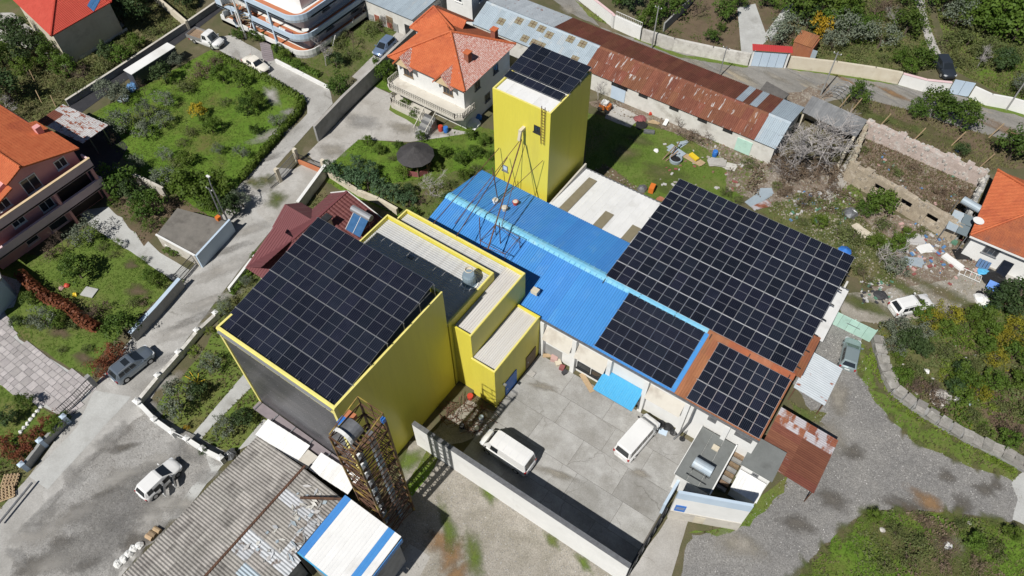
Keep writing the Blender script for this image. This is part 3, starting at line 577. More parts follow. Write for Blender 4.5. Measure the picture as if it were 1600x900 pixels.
def feather(name, m, step, lo, hi, seed, keep=lambda x, y: True):
    """spills of the same ground across the outline of a patch, so that it frays out"""
    r = random.Random(seed)
    for P in PATCH[name]:
        for a, b in zip(P, P[1:] + P[:1]):
            a, b = Vector(a), Vector(b); L = (b - a).length
            for k in range(int(L / step)):
                q = a.lerp(b, (k + r.random()) / max(1, int(L / step)))
                if -75 < q.x < 40 and -20 < q.y < 70 and keep(q.x, q.y): blob(name + '_spill', q.x * 10, q.y * 10, r.uniform(lo, hi), r.uniform(lo, hi) * .6, m, r.uniform(0, 180), 14, Vector((q.x, q.y, 0)))
feather('worn_tarmac', GRAVD, 1.7, .7, 1.6, 5); feather('grass_mound', LAWND, 1.5, .5, 1.1, 6, lambda x, y: x > -5); feather('grass_verge', LAWND, 1.8, .4, .9, 7)

# the walled concrete yard: single slabs with open joints
yb = MB(); yb.poly([(-20.6, 19.4, .02), (-2.3, 19.4, .02), (-2.6, 33.9, .02), (-20.6, 33.9, .02)])
yard = yb.obj('yard_pavement', OIL, kind='structure')
vs = [19.45, 22.3, 25.2, 28.3, 31.2, 33.95]
for j in range(5):
    us = [-20.55] + [-20.55 + (18.0 * (i + (.5 if j % 2 else 0) * .6) / 4) + rng.uniform(-.4, .4) for i in range(1, 4)] + [-2.5]
    for i in range(len(us) - 1):
        s_ = MB(); e = .014
        s_.box(us[i] + e, vs[j] + e, .02, us[i + 1] - e, vs[j + 1] - e, .045 + rng.uniform(0, .008)); s_.obj('concrete_slab', CONCY, yard)
# the driveway of paving stones: single stones
dw = PATCH['driveway'][0]; xs = [p[0] for p in dw]; ys = [p[1] for p in dw]
root = bpy.data.objects['driveway']; pm = []
for k, (a, b) in enumerate(((.95, .62), (.62, .62), (.95, .95))):
    m_ = MB(); m_.box(-a / 2 + .02, -b / 2 + .02, 0, a / 2 - .02, b / 2 - .02, .05); pm.append((a, b, m_.mesh('paving_stone', PAVER)))
cells = []; r0 = random.Random(3); ca, sa = math.cos(.0), math.sin(.0)
y = min(ys)
while y < max(ys):
    h = r0.choice((.62, .62, .95)); x = min(xs) - r0.uniform(0, .9)
    while x < max(xs):
        k = 2 if h > .9 else r0.choice((0, 1)); w = pm[k][0]
        if inpoly(x + w / 2, y + h / 2, dw): cells.append((x + w / 2, y + h / 2, k))
        x += w
    y += h
cells.sort(key=lambda c: (c[0] + 50) ** 2 + (c[1] - 10) ** 2)
for x, y, k in cells[:300]:
    o = bpy.data.objects.new('paving_stone', pm[k][2]); col.objects.link(o); o.parent = root; o.location = (x, y, .026 + r0.uniform(0, .012))
if cells[300:]:
    m_ = MB()
    for x, y, k in cells[300:]: a, b, _ = pm[k]; m_.box(x - a / 2 + .02, y - b / 2 + .02, .026, x + a / 2 - .02, y + b / 2 - .02, .08)
    m_.obj('paving_stones', PAVER, root, kind='stuff')
# ------------------------------------------------------------------ solar arrays
PANEL = {}
def panel_mesh(w, l, fm):
    """a module w x l with frame, two glass halves and thin bus lines across """
    key = (round(w, 3), round(l, 3), fm.name)
    if key in PANEL: return PANEL[key]
    mb = MB(); g_ = .007
    mb.box(g_, g_, 0, w - g_, l - g_, .035, 0)
    long_y = l >= w
    f = .018
    for k in range(2):
        if long_y: a, b, c, d = g_ + f, (g_ + f if k == 0 else l / 2 + .012), w - g_ - f, (l / 2 - .012 if k == 0 else l - g_ - f)
        else: a, b, c, d = (g_ + f if k == 0 else w / 2 + .012), g_ + f, (w / 2 - .012 if k == 0 else w - g_ - f), l - g_ - f
        mb.add([(a, b, .0375), (c, b, .0375), (c, d, .0375), (a, d, .0375)], [(0, 1, 2, 3)], 1)
        n = 6
        for i in range(1, n):
            if long_y:
                x = a + (c - a) * i / n; mb.add([(x - .009, b, .039), (x + .009, b, .039), (x + .009, d, .039), (x - .009, d, .039)], [(0, 1, 2, 3)], 2)
            else:
                y = b + (d - b) * i / n; mb.add([(a, y - .012, .039), (c, y - .012, .039), (c, y + .012, .039), (a, y + .012, .039)], [(0, 1, 2, 3)], 2)
    PANEL[key] = mb.mesh('solar_panel', [fm, CELL, BUSB]); return PANEL[key]
def array(label, o0, ox, oy, nx, ny, posts=None, rowgap=.045, colgap=0.012, skip=(), fm=None):
    """modules in nx columns by ny rows on the plane o0, o0+ox (along X), o0+oy (up Y)"""
    o0, ox, oy = Vector(o0), Vector(ox), Vector(oy)
    t = thing('solar_array', label, 'solar panels', o0, 'solar arrays on the factory roofs')
    X = ox.normalized(); Y0 = oy.normalized(); Z = X.cross(Y0).normalized(); Y = Z.cross(X)
    w = ox.length / nx; l = oy.length / ny
    M = Matrix((X, Y, Z)).transposed().to_4x4()
    me = panel_mesh(w - colgap, l - rowgap, fm or FRAME)
    for j in range(ny):
        for i in range(nx):
            if (i, j) in skip: continue
            o = bpy.data.objects.new('solar_panel', me); col.objects.link(o); o.parent = t
            P = X * (w * i) + Y * (l * j) + Z * rng.uniform(0, .006)
            m = M.copy(); m.translation = P
            o.matrix_local = m @ Matrix.Rotation(rng.uniform(-.004, .004), 4, 'X') @ Matrix.Rotation(rng.uniform(-.004, .004), 4, 'Y')
    for j in range(ny + 1):                                     # mounting rails
        y = min(max(l * j, .12), oy.length - .12)
        r = MB(); a = o0 + Y * y - Z * .06 - X * .12; r.bar(a, a + X * (ox.length + .24), .05, .07); r.obj('mounting_rail', ALU if j % 2 else METAL, t)
        if posts is not None:
            pm_ = MB()
            for k in range(0, nx + 1, 3):
                p = o0 + X * (w * k) + Y * y - Z * .09; zz = posts(p.x, p.y)
                if p.z - zz > .12: pm_.bar((p.x, p.y, zz), p, .05)
            if pm_.f: pm_.obj('support_legs', METAL, t, kind='stuff')
    return t

def coping(parent, pts, z, w=.28, h=.10, m=None, closed=True, name='coping'):
    n = len(pts); out = []
    for i in range(n if closed else n - 1):
        a, b = Vector((*pts[i], z)), Vector((*pts[(i + 1) % n], z)); d = (b - a).normalized()
        mb = MB(); mb.bar(a - d * (w / 2 if i % 2 == 0 else -w / 2), b + d * (w / 2 if i % 2 == 0 else -w / 2), w, h); out.append(mb.obj(name, m or YELT, parent))
    return out

# ------------------------------------------------------------------ yellow factory block with dark front
f = thing('factory_building', 'stepped yellow factory block with dark sheet front and big tilted solar roof', 'factory', (-32, 20, 0))
L_, R_, Fv, Bv = -38.35, -25.5, 13.15, 26.15
w = MB(); w.box(L_, Fv + .2, 0, L_ + .2, Bv, 15.75); w.obj('wall', YEL, f)
w = MB(); w.box(R_ - .2, Fv + .2, 0, R_, Bv, 15.75); w.obj('wall', YEL, f)
w = MB(); w.box(L_ + .2, Bv - .2, 0, R_ - .2, Bv, 15.75); w.obj('wall', YEL, f)
# front: dark profiled sheets in a yellow frame
fr = MB(); fr.box(L_, Fv - .12, 14.75, R_, Fv + .2, 15.75); fr.box(L_, Fv - .12, 0, L_ + .33, Fv + .2, 14.75); fr.box(R_ - .33, Fv - .12, 0, R_, Fv + .2, 14.75); fr.obj('front_frame', YELT, f)
nh = 12; x0, x1 = L_ + .33, R_ - .33
for k in range(nh):
    s_ = MB(); wd = (x1 - x0) / nh; a = x0 + wd * k
    wd *= .985
    for i in range(5):
        xa = a + wd * i / 5; xb = a + wd * (i + 1) / 5
        s_.add([(xa, Fv, 2.4), (xa + .05, Fv - .03, 2.4), (xb - .05, Fv - .03, 2.4), (xb, Fv, 2.4), (xa, Fv, 14.75), (xa + .05, Fv - .03, 14.75), (xb - .05, Fv - .03, 14.75), (xb, Fv, 14.75)], [(0, 1, 5, 4), (1, 2, 6, 5), (2, 3, 7, 6)])
    s_.obj('cladding_sheet', DCL, f)
bk = MB(); bk.box(x0, Fv + .03, 0, x1, Fv + .2, 14.75); bk.obj('backing_wall', STEELB, f)
# studs on the sheets, joint lines
rv = MB()
for k in range(1, 8):
    z = 2.4 + k * 1.55
    for i in range(13): rv.box(x0 + .2 + i * .97, Fv - .045, z, x0 + .23 + i * .97, Fv - .03, z + .03)
rv.obj('cladding_screws', ALU, f, kind='stuff')
rf = MB(); rf.box(L_ + .2, Fv + .2, 14.9, R_ - .2, Bv - .2, 15.15); rf.obj('roof', FELT, f)
coping(f, [(L_ + .1, Fv + .05), (R_ - .1, Fv + .05), (R_ - .1, Bv - .1), (L_ + .1, Bv - .1)], 15.78, .20, .08)
gt = MB(); gt.box(L_ + .35, Fv - .32, 15.58, R_ - .2, Fv - .13, 15.72)
gut = gt.obj('gutter', ALU, f)
for k in range(8):
    c = MB(); x = L_ + .9 + k * 1.6; c.bar((x, Fv - .36, 15.5), (x, Fv + .35, 15.86), .06, .05); c.obj('bracket', STEELB, f)
# ledge at the foot of the front
lg = MB(); lg.box(L_ + .1, Fv - 1.0, 3.3, R_ - .1, Fv - .13, 3.5); lg.obj('ledge', PURPL, f)
lg = MB()
for k in range(6): lg.box(L_ + .4 + k * 2.2, Fv - 1.0, 3.5, L_ + .5 + k * 2.2, Fv - .2, 3.62)
lg.obj('ledge_joints', METAL, f, kind='stuff')
# second step (pale roof) and third step (L round it), low wing
def block(u0, v0, u1, v1, z, zr, mroof, cm=YELT, sides='SENW', pitch=.3):
    for s_, b in (('S', (u0, v0, u1, v0 + .18)), ('N', (u0, v1 - .18, u1, v1)), ('W', (u0, v0 + .18, u0 + .18, v1 - .18)), ('E', (u1 - .18, v0 + .18, u1, v1 - .18))):
        if s_ in sides: q = MB(); q.box(b[0], b[1], 0, b[2], b[3], z); q.obj('wall', YEL, f)
block(-38.5, 26.17, -25.52, 33.3, 10.75, 10.3, ROOFG, sides='NWE')
block(-37.9, 33.35, -23.4, 35.4, 10.0, 9.6, ROOFG, sides='NW'); block(-25.5, 26.75, -23.4, 35.4, 10.0, 9.6, ROOFG, sides='SE')
block(-23.38, 26.45, -20.7, 34.0, 6.7, 6.3, ROOFB, sides='SEN')
sheets(f, (-38.3, 26.2, 10.35), (-38.3, 33.1, 10.25), (-25.7, 26.2, 10.35), ROOFG, width=1.0, pitch=.25, h=.04)
sheets(f, (-37.7, 33.35, 9.62), (-37.7, 35.2, 9.55), (-25.5, 33.35, 9.62), ROOFG, width=.92, pitch=.23, h=.04)
sheets(f, (-23.6, 26.95, 9.5), (-25.5, 26.95, 9.6), (-23.6, 35.2, 9.5), ROOFB, width=.95, pitch=.24, h=.04)
sheets(f, (-20.9, 26.6, 6.32), (-23.38, 26.6, 6.45), (-20.9, 33.8, 6.32), ROOFB, width=.82, pitch=.20, h=.035)
for pts, z in (([(-25.62, 26.3), (-25.62, 33.2), (-38.4, 33.2), (-38.4, 26.3)], 10.78), ([(-23.5, 26.85), (-23.5, 35.3), (-37.8, 35.3), (-37.8, 33.4)], 10.03), ([(-23.3, 26.55), (-20.8, 26.55), (-20.8, 33.9)], 6.73)):
    coping(f, pts, z, .15, .06, closed=False)
for x0_, x1_, y0_, z0_, z1_, m_, nm in ((-20.66, -20.70, 28.0, 0.1, 2.6, BLUEP, 'door'), (-20.66, -20.70, 31.6, .1, 2.3, WOODD, 'hatch')):
    d_ = MB(); d_.box(-20.72, y0_, z0_, -20.62, y0_ + (1.9 if nm == 'door' else 1.7), z1_); do = d_.obj(nm, m_, f)
    d_ = MB(); d_.box(-20.62, y0_ + .2, 1.1, -20.55, y0_ + .3, 1.3); d_.obj('handle', ALU, do)
lp = MB(); lp.box(-20.7, 27.6, 2.8, -20.35, 27.8, 3.0); lp.obj('wall_lamp', ALU, f)
# rail stubs on the pale roof beside the array
st = MB()
for k in range(11): x = -37.6 + k * 1.12; st.bar((x, 26.3, 10.5), (x, 27.3, 10.48), .07, .06)
st.obj('mounting_rails', ALU, f, kind='stuff')
hatch = MB(); hatch.box(-33.6, 30.4, 10.3, -33.1, 30.75, 10.5); hatch.obj('roof_hatch', METAL, f)

array('largest tilted solar array on top of the yellow factory block', (-38.45, 13.3, 15.55), (12.75, 0, 0), (0, 12.25, 1.95), 12, 6, posts=lambda x, y: 15.15)

# round duct cowl on the pale roof
c = thing('vent_cowl', 'round grey-blue vent cowl with open mouth on pale factory roof', 'vent', (-26.9, 31.3, 10.3))
b = MB(); b.lathe((-26.9, 31.3, 10.35), [(.72, 0), (.72, .12), (.60, .14), (.62, .5), (.66, .9), (.62, 1.2), (.5, 1.42)], 18); b.obj('drum', GREYB, c, smooth=False)
b = MB(); b.lathe((-26.9, 31.3, 10.33), [(.86, 0), (.86, .08)], 18); b.obj('flange', WHITE, c)
b = MB(); b.lathe((-27.15, 31.65, 11.6), [(.36, 0), (.40, .22), (.34, .24), (.30, .05)], 14); b.obj('mouth', CREMW, c)
b = MB(); b.tube((-26.9, 30.7, 10.5), (-26.6, 29.9, 10.45), .05); b.obj('drain_pipe', WHITE, c)
bx_ = MB(); bx_.box(-22.9, 35.6, 7.0, -22.2, 36.2, 7.45); tag(bx_.obj('junction_box', CREMW), 'small pale box on blue roof beside the yellow wall corner', 'box')
# ------------------------------------------------------------------ blue warehouse
f = thing('warehouse', 'long white warehouse with bright blue sheet roof and rusty end', 'warehouse', (-18, 40, 0))
ev, rv_, bv = 34.15, 41.1, 47.25; EZ, RZ = 6.15, 7.45
def roofz(v): return EZ + (RZ - EZ) * (1 - abs(v - rv_) / (rv_ - ev if v < rv_ else bv - rv_))
q = MB(); q.box(-37.0, 34.45, 0, 1.75, 34.7, 5.95); q.obj('wall', WHITE, f)
q = MB(); q.box(-37.0, 46.8, 0, 1.75, 47.05, 5.95); q.obj('wall', WHITD, f)
for u in (-37.0, 1.5): q = MB(); q.prism([(u, 34.7), (u + .25, 34.7), (u + .25, 40.9), (u, 40.9)], 0, lambda x, y: roofz(y) - .12); q.prism([(u, 40.9), (u + .25, 40.9), (u + .25, 46.8), (u, 46.8)], 0, lambda x, y: roofz(y) - .12); q.obj('gable_wall', WHITE, f)
pk = lambda i, c_, n: None
sheets(f, (-37.3, ev, EZ), (-6.9, ev, EZ), (-37.3, rv_, RZ), BLUE, width=1.0, pitch=.25, h=.06)
sheets(f, (-6.6, bv, EZ), (-37.3, bv, EZ), (-6.6, rv_, RZ), BLUE, width=1.0, pitch=.25, h=.06)
sheets(f, (-6.85, ev, EZ), (1.8, ev, EZ), (-6.85, rv_, RZ), ORST, width=.95, pitch=.24, h=.05, courses=3)
sheets(f, (2.3, bv, EZ), (-6.6, bv, EZ), (2.3, rv_, RZ), ORST, width=.95, pitch=.24, h=.05, courses=3)
for k in range(10):
    r = MB(); a = -37.35 + k * 3.07; b_ = a + 3.09
    r.add([(a, rv_ - .5, RZ - .02), (a, rv_ - .16, RZ + .12), (a, rv_ + .16, RZ + .12), (a, rv_ + .5, RZ - .02), (b_, rv_ - .5, RZ - .02), (b_, rv_ - .16, RZ + .12), (b_, rv_ + .16, RZ + .12), (b_, rv_ + .5, RZ - .02)], [(0, 4, 5, 1), (1, 5, 6, 2), (2, 6, 7, 3)])
    for q_ in range(5): r.box(a + .3 + q_ * .6, rv_ - .49, RZ, a + .36 + q_ * .6, rv_ + .49, RZ + .14)
    r.obj('ridge_cap', BLUER, f)
for k in range(4):
    r = MB(); a = -6.6 + k * 2.1; b_ = a + 2.12
    r.add([(a, rv_ - .6, RZ - .02), (a, rv_, RZ + .16), (a, rv_ + .5, RZ), (b_, rv_ - .6, RZ - .02), (b_, rv_, RZ + .16), (b_, rv_ + .5, RZ)], [(0, 3, 4, 1), (1, 4, 5, 2)]); r.obj('ridge_cap', TILEB if k % 2 else ORST, f)
fl = MB(); fl.slab([(-6.95, ev, EZ + .12), (-6.4, ev, EZ + .12), (-6.4, rv_ - .4, RZ + .05), (-6.95, rv_ - .4, RZ + .05)], .05); fl.obj('blue_verge_flashing', BLUE, f)
g_ = MB(); g_.box(-20.7, ev - .16, EZ - .16, 1.8, ev + .02, EZ - .02); g_.obj('gutter', METAL, f)
sf = MB(); sf.box(-20.7, ev - .02, EZ - .26, 1.75, 34.45, EZ - .18); sf.obj('soffit', WHITE, f)
cols_ = [-20.45, -16.75, -12.9, -9.0, -4.9, -1.0]
for u in cols_: q = MB(); q.box(u - .22, 33.95, .02, u + .22, 34.45, 5.85); q.obj('pilaster', WHITE, f)
for a, b_ in list(zip(cols_[:2], cols_[1:3])) + [(-9.0, -4.9)]:
    q = MB(); a += .28; b_ -= .28
    q.hexa([(a, 34.44, 4.1), (b_, 34.44, 4.1), (b_, 34.46, 4.1), (a, 34.46, 4.1), (a, 33.55, 3.7), (b_, 33.55, 3.7), (b_, 34.45, 4.95), (a, 34.45, 4.95)], 0); q.obj('sloped_hood', BEIGE, f)
q = MB(); q.box(-20.2, 34.42, .02, -18.2, 34.46, 1.8); q.obj('stained_render', GREYW, f)
for a, b_ in ((-16.4, -14.9), (-14.8, -13.3)): window(f, ((a + b_) / 2, 34.44, 1.35), (1, 0, 0), (0, -1, 0), b_ - a, 1.2, 0, fm=STEELB, gm=GLASS)
dp = MB(); dp.tube((-4.2, 33.98, EZ - .2), (-4.2, 33.7, 3.5), .09); dp.tube((-4.2, 33.7, 3.5), (-4.6, 33.55, .9), .09); dp.tube((-4.6, 33.55, .9), (-4.8, 33.2, .2), .09); dp.obj('downpipe', METAL, f)
for u in (-2.9, -.3, .5): q = MB(); q.box(u, 34.3, 4.7, u + .8, 34.46, 5.3); q.obj('vent_box', METAL, f)
# blue awning over the entrance
aw = thing('awning', 'sky blue sheet awning over entrance of white warehouse wall', 'awning', (-11, 33, 3))
sheets(aw, (-13.35, 32.15, 2.75), (-9.15, 32.15, 2.75), (-13.35, 34.4, 3.35), AWN, width=.88, pitch=.22, h=.035)
q = MB(); q.box(-13.3, 32.2, 2.6, -9.2, 32.28, 2.7); q.box(-13.3, 34.2, 3.15, -9.2, 34.28, 3.25); q.obj('purlin', METAL, aw)
for u in (-13.2, -9.3): q = MB(); q.bar((u, 32.25, 2.65), (u, 34.4, 1.6), .07); q.obj('strut', METAL, aw)
array('solar array of wide panels on the blue front roof slope', (-14.85, 34.3, roofz(34.3) + .16), (8.05, 0, 0), (0, 6.45, .155 * 6.45 + .2), 4, 6)
array('solar array on the rusty orange front roof slope', (-5.25, 34.2, roofz(34.2) + .2), (6.9, 0, 0), (0, 6.2, 1.28), 7, 3, fm=FRAMB)
# ------------------------------------------------------------------ white hall under the big array
f = thing('white_hall', 'low hall with white sheet roof and brown skylight strips', 'hall', (-13, 51, 0))
for b in ((-28.3, 47.3, -28.1, 55.0), (2.0, 47.3, 2.2, 56.6), (-28.1, 54.8, 2.0, 55.0)): q = MB(); q.box(b[0], b[1], 0, b[2], b[3], 4.7); q.obj('wall', WHITD, f)
sheets(f, (2.6, 55.2, 4.95), (-28.5, 55.2, 4.95), (2.6, 47.28, 5.75), WHITER, width=1.0, pitch=.5, h=.018)
q = MB(); q.box(-28.5, 55.15, 4.75, 2.6, 55.35, 4.98); q.obj('gutter', METAL, f)
q = MB(); q.box(-28.5, 47.9, 5.05, -28.3, 55.2, 5.75); q.obj('verge', BEIGE, f)
SKYL = mat('brown_skylight', (0.215, 0.185, 0.12), (0.25, 0.22, 0.15), scale=2, rough=.5)
hz = lambda v: 5.75 + (4.95 - 5.75) * (v - 47.28) / 7.92
for a, v0, v1 in ((-27.2, 47.4, 54.0), (-22.9, 47.4, 50.3), (-19.5, 47.4, 50.2)):
    q = MB(); q.slab([(a, v0, hz(v0) + .13), (a + 1.05, v0, hz(v0) + .13), (a + 1.05, v1, hz(v1) + .13), (a, v1, hz(v1) + .13)], .03); q.obj('skylight', SKYL, f)
array('widest solar array on posts above the white hall', (-17.75, 41.15, 7.62), (19.3, 0, 0), (0, 15.75, .35), 17, 7, fm=FRAMB, rowgap=.07, posts=lambda x, y: roofz(y) if y < 47.2 else max(4.95, hz(y)))
hook = MB()
for k in range(6): x = -17.6 + k * 3.8; hook.bar((x, 41.2, 7.55), (x, 40.3, 7.42), .09, .08)
for k in range(7): hook.bar((1.5, 42 + k * 2.1, 7.55), (1.95, 42 + k * 2.1, 7.5), .09, .08)
tag(hook.obj('array_brackets', STEELB, bpy.data.objects['solar_array.003']), kind='stuff')
# ------------------------------------------------------------------ tall yellow tower
f = thing('yellow_tower', 'tall square yellow tower with solar panels on its flat roof', 'tower', (-32.5, 52, 0))
a0, b0, a1, b1, TZ = -36.0, 48.0, -29.05, 55.75, 17.65
for b in ((a0, b0, a1, b0 + .2), (a0, b1 - .2, a1, b1), (a0, b0 + .2, a0 + .2, b1 - .2), (a1 - .2, b0 + .2, a1, b1 - .2)): q = MB(); q.box(b[0], b[1], 0, b[2], b[3], TZ); q.obj('wall', YEL, f)
sheets(f, (a0 + .2, b0 + .2, 17.45), (a1 - .2, b0 + .2, 17.45), (a0 + .2, b1 - .2, 17.5), WHITER, width=1.15, pitch=.575, h=.012)
coping(f, [(a0 + .08, b0 + .08), (a1 - .08, b0 + .08), (a1 - .08, b1 - .08), (a0 + .08, b1 - .08)], TZ + .02, .14, .05)
window(f, (-30.55, 48.0, 15.0), (1, 0, 0), (0, -1, 0), .75, .85, 0, fm=STEELB, gm=GLASS)
window(f, (-34.6, 48.0, 7.4), (1, 0, 0), (0, -1, 0), .7, .8, 0, fm=METAL, gm=LBLUE)
sp = MB(); sp.box(-32.3, 47.2, 14.3, -31.95, 48.0, 14.6); sp.bar((-32.12, 47.3, 14.3), (-32.12, 47.1, 13.4), .3); sp.obj('spout', CREMW, f)
ld = MB()
for x in (-30.0, -29.6): ld.bar((x, 47.82, 13.5), (x, 47.82, 18.3), .06, .06)
lad = ld.obj('ladder', YSTEEL, f)
for k in range(13): r = MB(); r.bar((-30.0, 47.82, 13.7 + k * .36), (-29.6, 47.82, 13.7 + k * .36), .035); r.obj('rung', YSTEEL, lad)
array('small solar array on the roof of the tall yellow tower', (-36.15, 51.2, 17.95), (7.15, 0, 0), (0, 4.3, .55), 6, 2, posts=lambda x, y: 17.5)
array('single row of wide panels at the tower roof edge', (-36.0, 49.95, 17.85), (6.75, 0, 0), (0, 1.12, .08), 3, 1, posts=lambda x, y: 17.5)
# ------------------------------------------------------------------ rusty scaffold of pipes over the blue roof
def pipe_thing(name, label, cat, pts, r, m, group=None):
    mb = MB()
    for a, b in zip(pts[:-1], pts[1:]): mb.tube(a, b, r, 5)
    return tag(mb.obj(name, m), label, cat, group)
gp = 'rusty pipes leaning over the blue roof'
lean = [((-32.05, 47.4, 13.3), (-28.2, 36.0, 9.7), .075, 'thickest rusty pipe running from tower spout down to pale roof'),
        ((-32.3, 47.6, 13.0), (-33.6, 37.6, 8.4), .04, 'thin rusty rod from tower spout to the blue ridge'),
        ((-35.2, 47.8, 10.2), (-34.4, 35.3, 10.1), .045, 'slim rusty pipe crossing to the pale roof beside tower corner'),
        ((-34.0, 47.6, 9.6), (-31.5, 35.3, 10.1), .05, 'rusty pipe from lower tower window to the pale roof edge'),
        ((-31.8, 47.7, 12.6), (-29.9, 40.6, 7.6), .035, 'thin dark stay from tower spout to the pale blue ridge'),
        ((-29.6, 47.8, 11.4), (-32.2, 41.0, 7.6), .035, 'thin dark stay from tower corner slanting to the ridge'),
        ((-33.0, 44.2, 7.0), (-33.2, 43.8, 11.6), .06, 'short rusty mast standing on the far blue slope'),
        ((-28.9, 39.0, 7.0), (-28.9, 38.9, 10.4), .05, 'upright rusty post on near blue slope by the frame'),
        ((-30.9, 38.2, 6.9), (-30.8, 38.2, 10.6), .05, 'upright dark post on near blue slope by the blue tank')]
for a, b, r, lb in lean: pipe_thing('pipe', lb, 'pipe', [a, b], r, RSTEEL, gp)
pf = thing('scaffold', 'open rusty pipe frame standing on the blue roof near the tank', 'frame', (-28, 38, 6.9), gp)
C = [(-29.9, 37.0), (-26.9, 37.0), (-26.9, 39.6), (-29.9, 39.6)]
for x, y in C: q = MB(); q.tube((x, y, roofz(y)), (x, y, 8.9), .04, 5); q.obj('post', RSTEEL, pf)
for i in range(4):
    q = MB(); q.tube((*C[i], 8.85), (*C[(i + 1) % 4], 8.85), .035, 5); q.obj('rail', RSTEEL, pf)
    q = MB(); q.tube((*C[i], 7.9), (*C[(i + 1) % 4], 8.8), .025, 5); q.obj('brace', RSTEEL, pf)
for (x, y), m_, lb in (((-30.9, 44.6), REDP, 'small red lidded drum on the far blue roof slope'), ((-31.2, 43.0), CREMW, 'pale round bucket on the far blue roof slope'), ((-32.7, 43.4), WHITE, 'white tub on the blue slope beside rusty pipes')):
    q = MB(); q.lathe((x, y, roofz(y) + .06), [(.24, 0), (.30, .42), (.33, .43), (.33, .48)], 12); o = tag(q.obj('bucket', m_), lb, 'bucket'); l2 = MB(); l2.lathe((x, y, roofz(y) + .545), [(.27, 0), (.20, .05)], 12); l2.obj('lid', BEIGE, o)
tk = thing('water_tank', 'light blue plastic water tank on the blue roof beside yellow parapet', 'tank', (-30.3, 36.4, 7))
q = MB(); q.tube((-31.0, 36.3, 7.6), (-29.6, 36.3, 7.6), .62, 14); q.obj('tank_body', SKYBP, tk); q = MB(); q.lathe((-30.6, 36.3, 8.15), [(.22, 0), (.22, .12)], 10); q.obj('lid', STEELB, tk)
for x in (-30.8, -29.8): q = MB(); q.box(x - .08, 35.8, roofz(36) - .1, x + .08, 36.8, 7.1); q.obj('cradle', RSTEEL, tk)
# ------------------------------------------------------------------ lattice elevator tower
f = thing('elevator_tower', 'rusty yellow lattice tower holding a grain elevator before the dark front', 'lattice tower', (-22, 12.3, 0))
x0, x1, y0, y1, H = -23.15, -20.85, 10.75, 13.9, 18.0
for x, y in ((x0, y0), (x1, y0), (x1, y1), (x0, y1)): q = MB(); q.bar((x, y, 0), (x, y, H), .15); q.obj('leg', YSTEEL, f)
lv = 11
faces = [((x0, y0), (x1, y0)), ((x1, y0), (x1, y1)), ((x1, y1), (x0, y1)), ((x0, y1), (x0, y0))]
for k in range(lv):
    za, zb = H * k / lv, H * (k + 1) / lv
    for n_, (p, q_) in enumerate(faces):
        m_ = YSTEEL if n_ in (0, 3) and k % 3 else RSTEEL
        q = MB(); q.bar((*p, zb), (*q_, zb), .075); q.obj('crossbar', m_, f)
        q = MB(); q.bar((*p, za + .05), (*q_, zb - .05), .055); q.obj('brace', YSTEEL if k % 2 else RSTEEL, f)
        mid = ((p[0] + q_[0]) / 2, (p[1] + q_[1]) / 2)
        q = MB(); q.bar((*q_, za + .05), (*p, zb - .05), .055); q.obj('brace', RSTEEL, f)
        if k % 2 == 0: q = MB(); q.bar((*mid, za), (*mid, zb), .04); q.obj('strut', RSTEEL, f)
for a, b, nm in (((-22.45, 11.9), .24, 'elevator_duct'), ((-21.5, 12.8), .2, 'elevator_duct')):
    for k in range(9):
        q = MB(); q.box(a[0] - b, a[1] - b, k * 1.9, a[0] + b, a[1] + b, k * 1.9 + 1.86); q.obj(nm, METAL if k % 3 else GREYB, f)
for k in range(22): q = MB(); q.box(x1 - .32, y0 + .25, .5 + k * .78, x1 - .12, y0 + .48, .58 + k * .78 + .14); q.obj('bucket', WHITE if k % 2 else METAL, f)
hd = MB()
for i in range(9):                                             # round head casing of the elevator
    a = math.pi * i / 8; b = math.pi * (i + 1) / 8
    if i < 8: hd.hexa([(-22.5 + .78 * math.cos(a), 11.5, 17.5 + .7 * math.sin(a)), (-22.5 + .78 * math.cos(b), 11.5, 17.5 + .7 * math.sin(b)), (-22.5 + .78 * math.cos(b), 12.6, 17.5 + .7 * math.sin(b)), (-22.5 + .78 * math.cos(a), 12.6, 17.5 + .7 * math.sin(a)), (-22.5 + .3 * math.cos(a), 11.5, 17.4), (-22.5 + .3 * math.cos(b), 11.5, 17.4), (-22.5 + .3 * math.cos(b), 12.6, 17.4), (-22.5 + .3 * math.cos(a), 12.6, 17.4)], 0)
hd.obj('elevator_head', METAL, f)
hb = MB()
for i in range(8):
    a = math.pi * i / 8; b = math.pi * (i + 1) / 8
    hb.hexa([(-22.5 + r * math.cos(t), y, 17.72 + r * math.sin(t)) for y in (11.25, 11.48) for r, t in ((.66, a), (.84, a), (.84, b), (.66, b))])
hb.obj('head_rim', WHITE, f)
q = MB(); q.box(-23.6, 11.9, 17.4, -22.9, 12.5, 17.9); q.obj('motor', BLUEP, f); q = MB(); q.box(-23.5, 12.5, 17.4, -22.8, 13.1, 17.95); q.obj('gearbox', TERRA, f)
q = MB(); q.box(-20.95, 13.6, 18.0, -20.7, 13.9, 18.5); q.obj('lamp', BLUEP, f)
for p, q_ in (((x0, y1, H + 1.0), (x1, y1, H + 1.0)), ((x1, y1, H + 1.0), (x1, y0, H + .3)), ((x0, y1, H + 1), (x0, y0, H + .3)), ((x0, y1, H), (x0, y1, H + 1.0)), ((x1, y1, H), (x1, y1, H + 1.0)), ((-22, y1, H), (-22, y1, H + 1))):
    q = MB(); q.bar(p, q_, .07); q.obj('rail', YSTEEL, f)
pl = MB()
for k in range(8): pl.box(-21.9, 11.0 + k * .36, 17.0, -20.95, 11.22 + k * .36, 17.05)
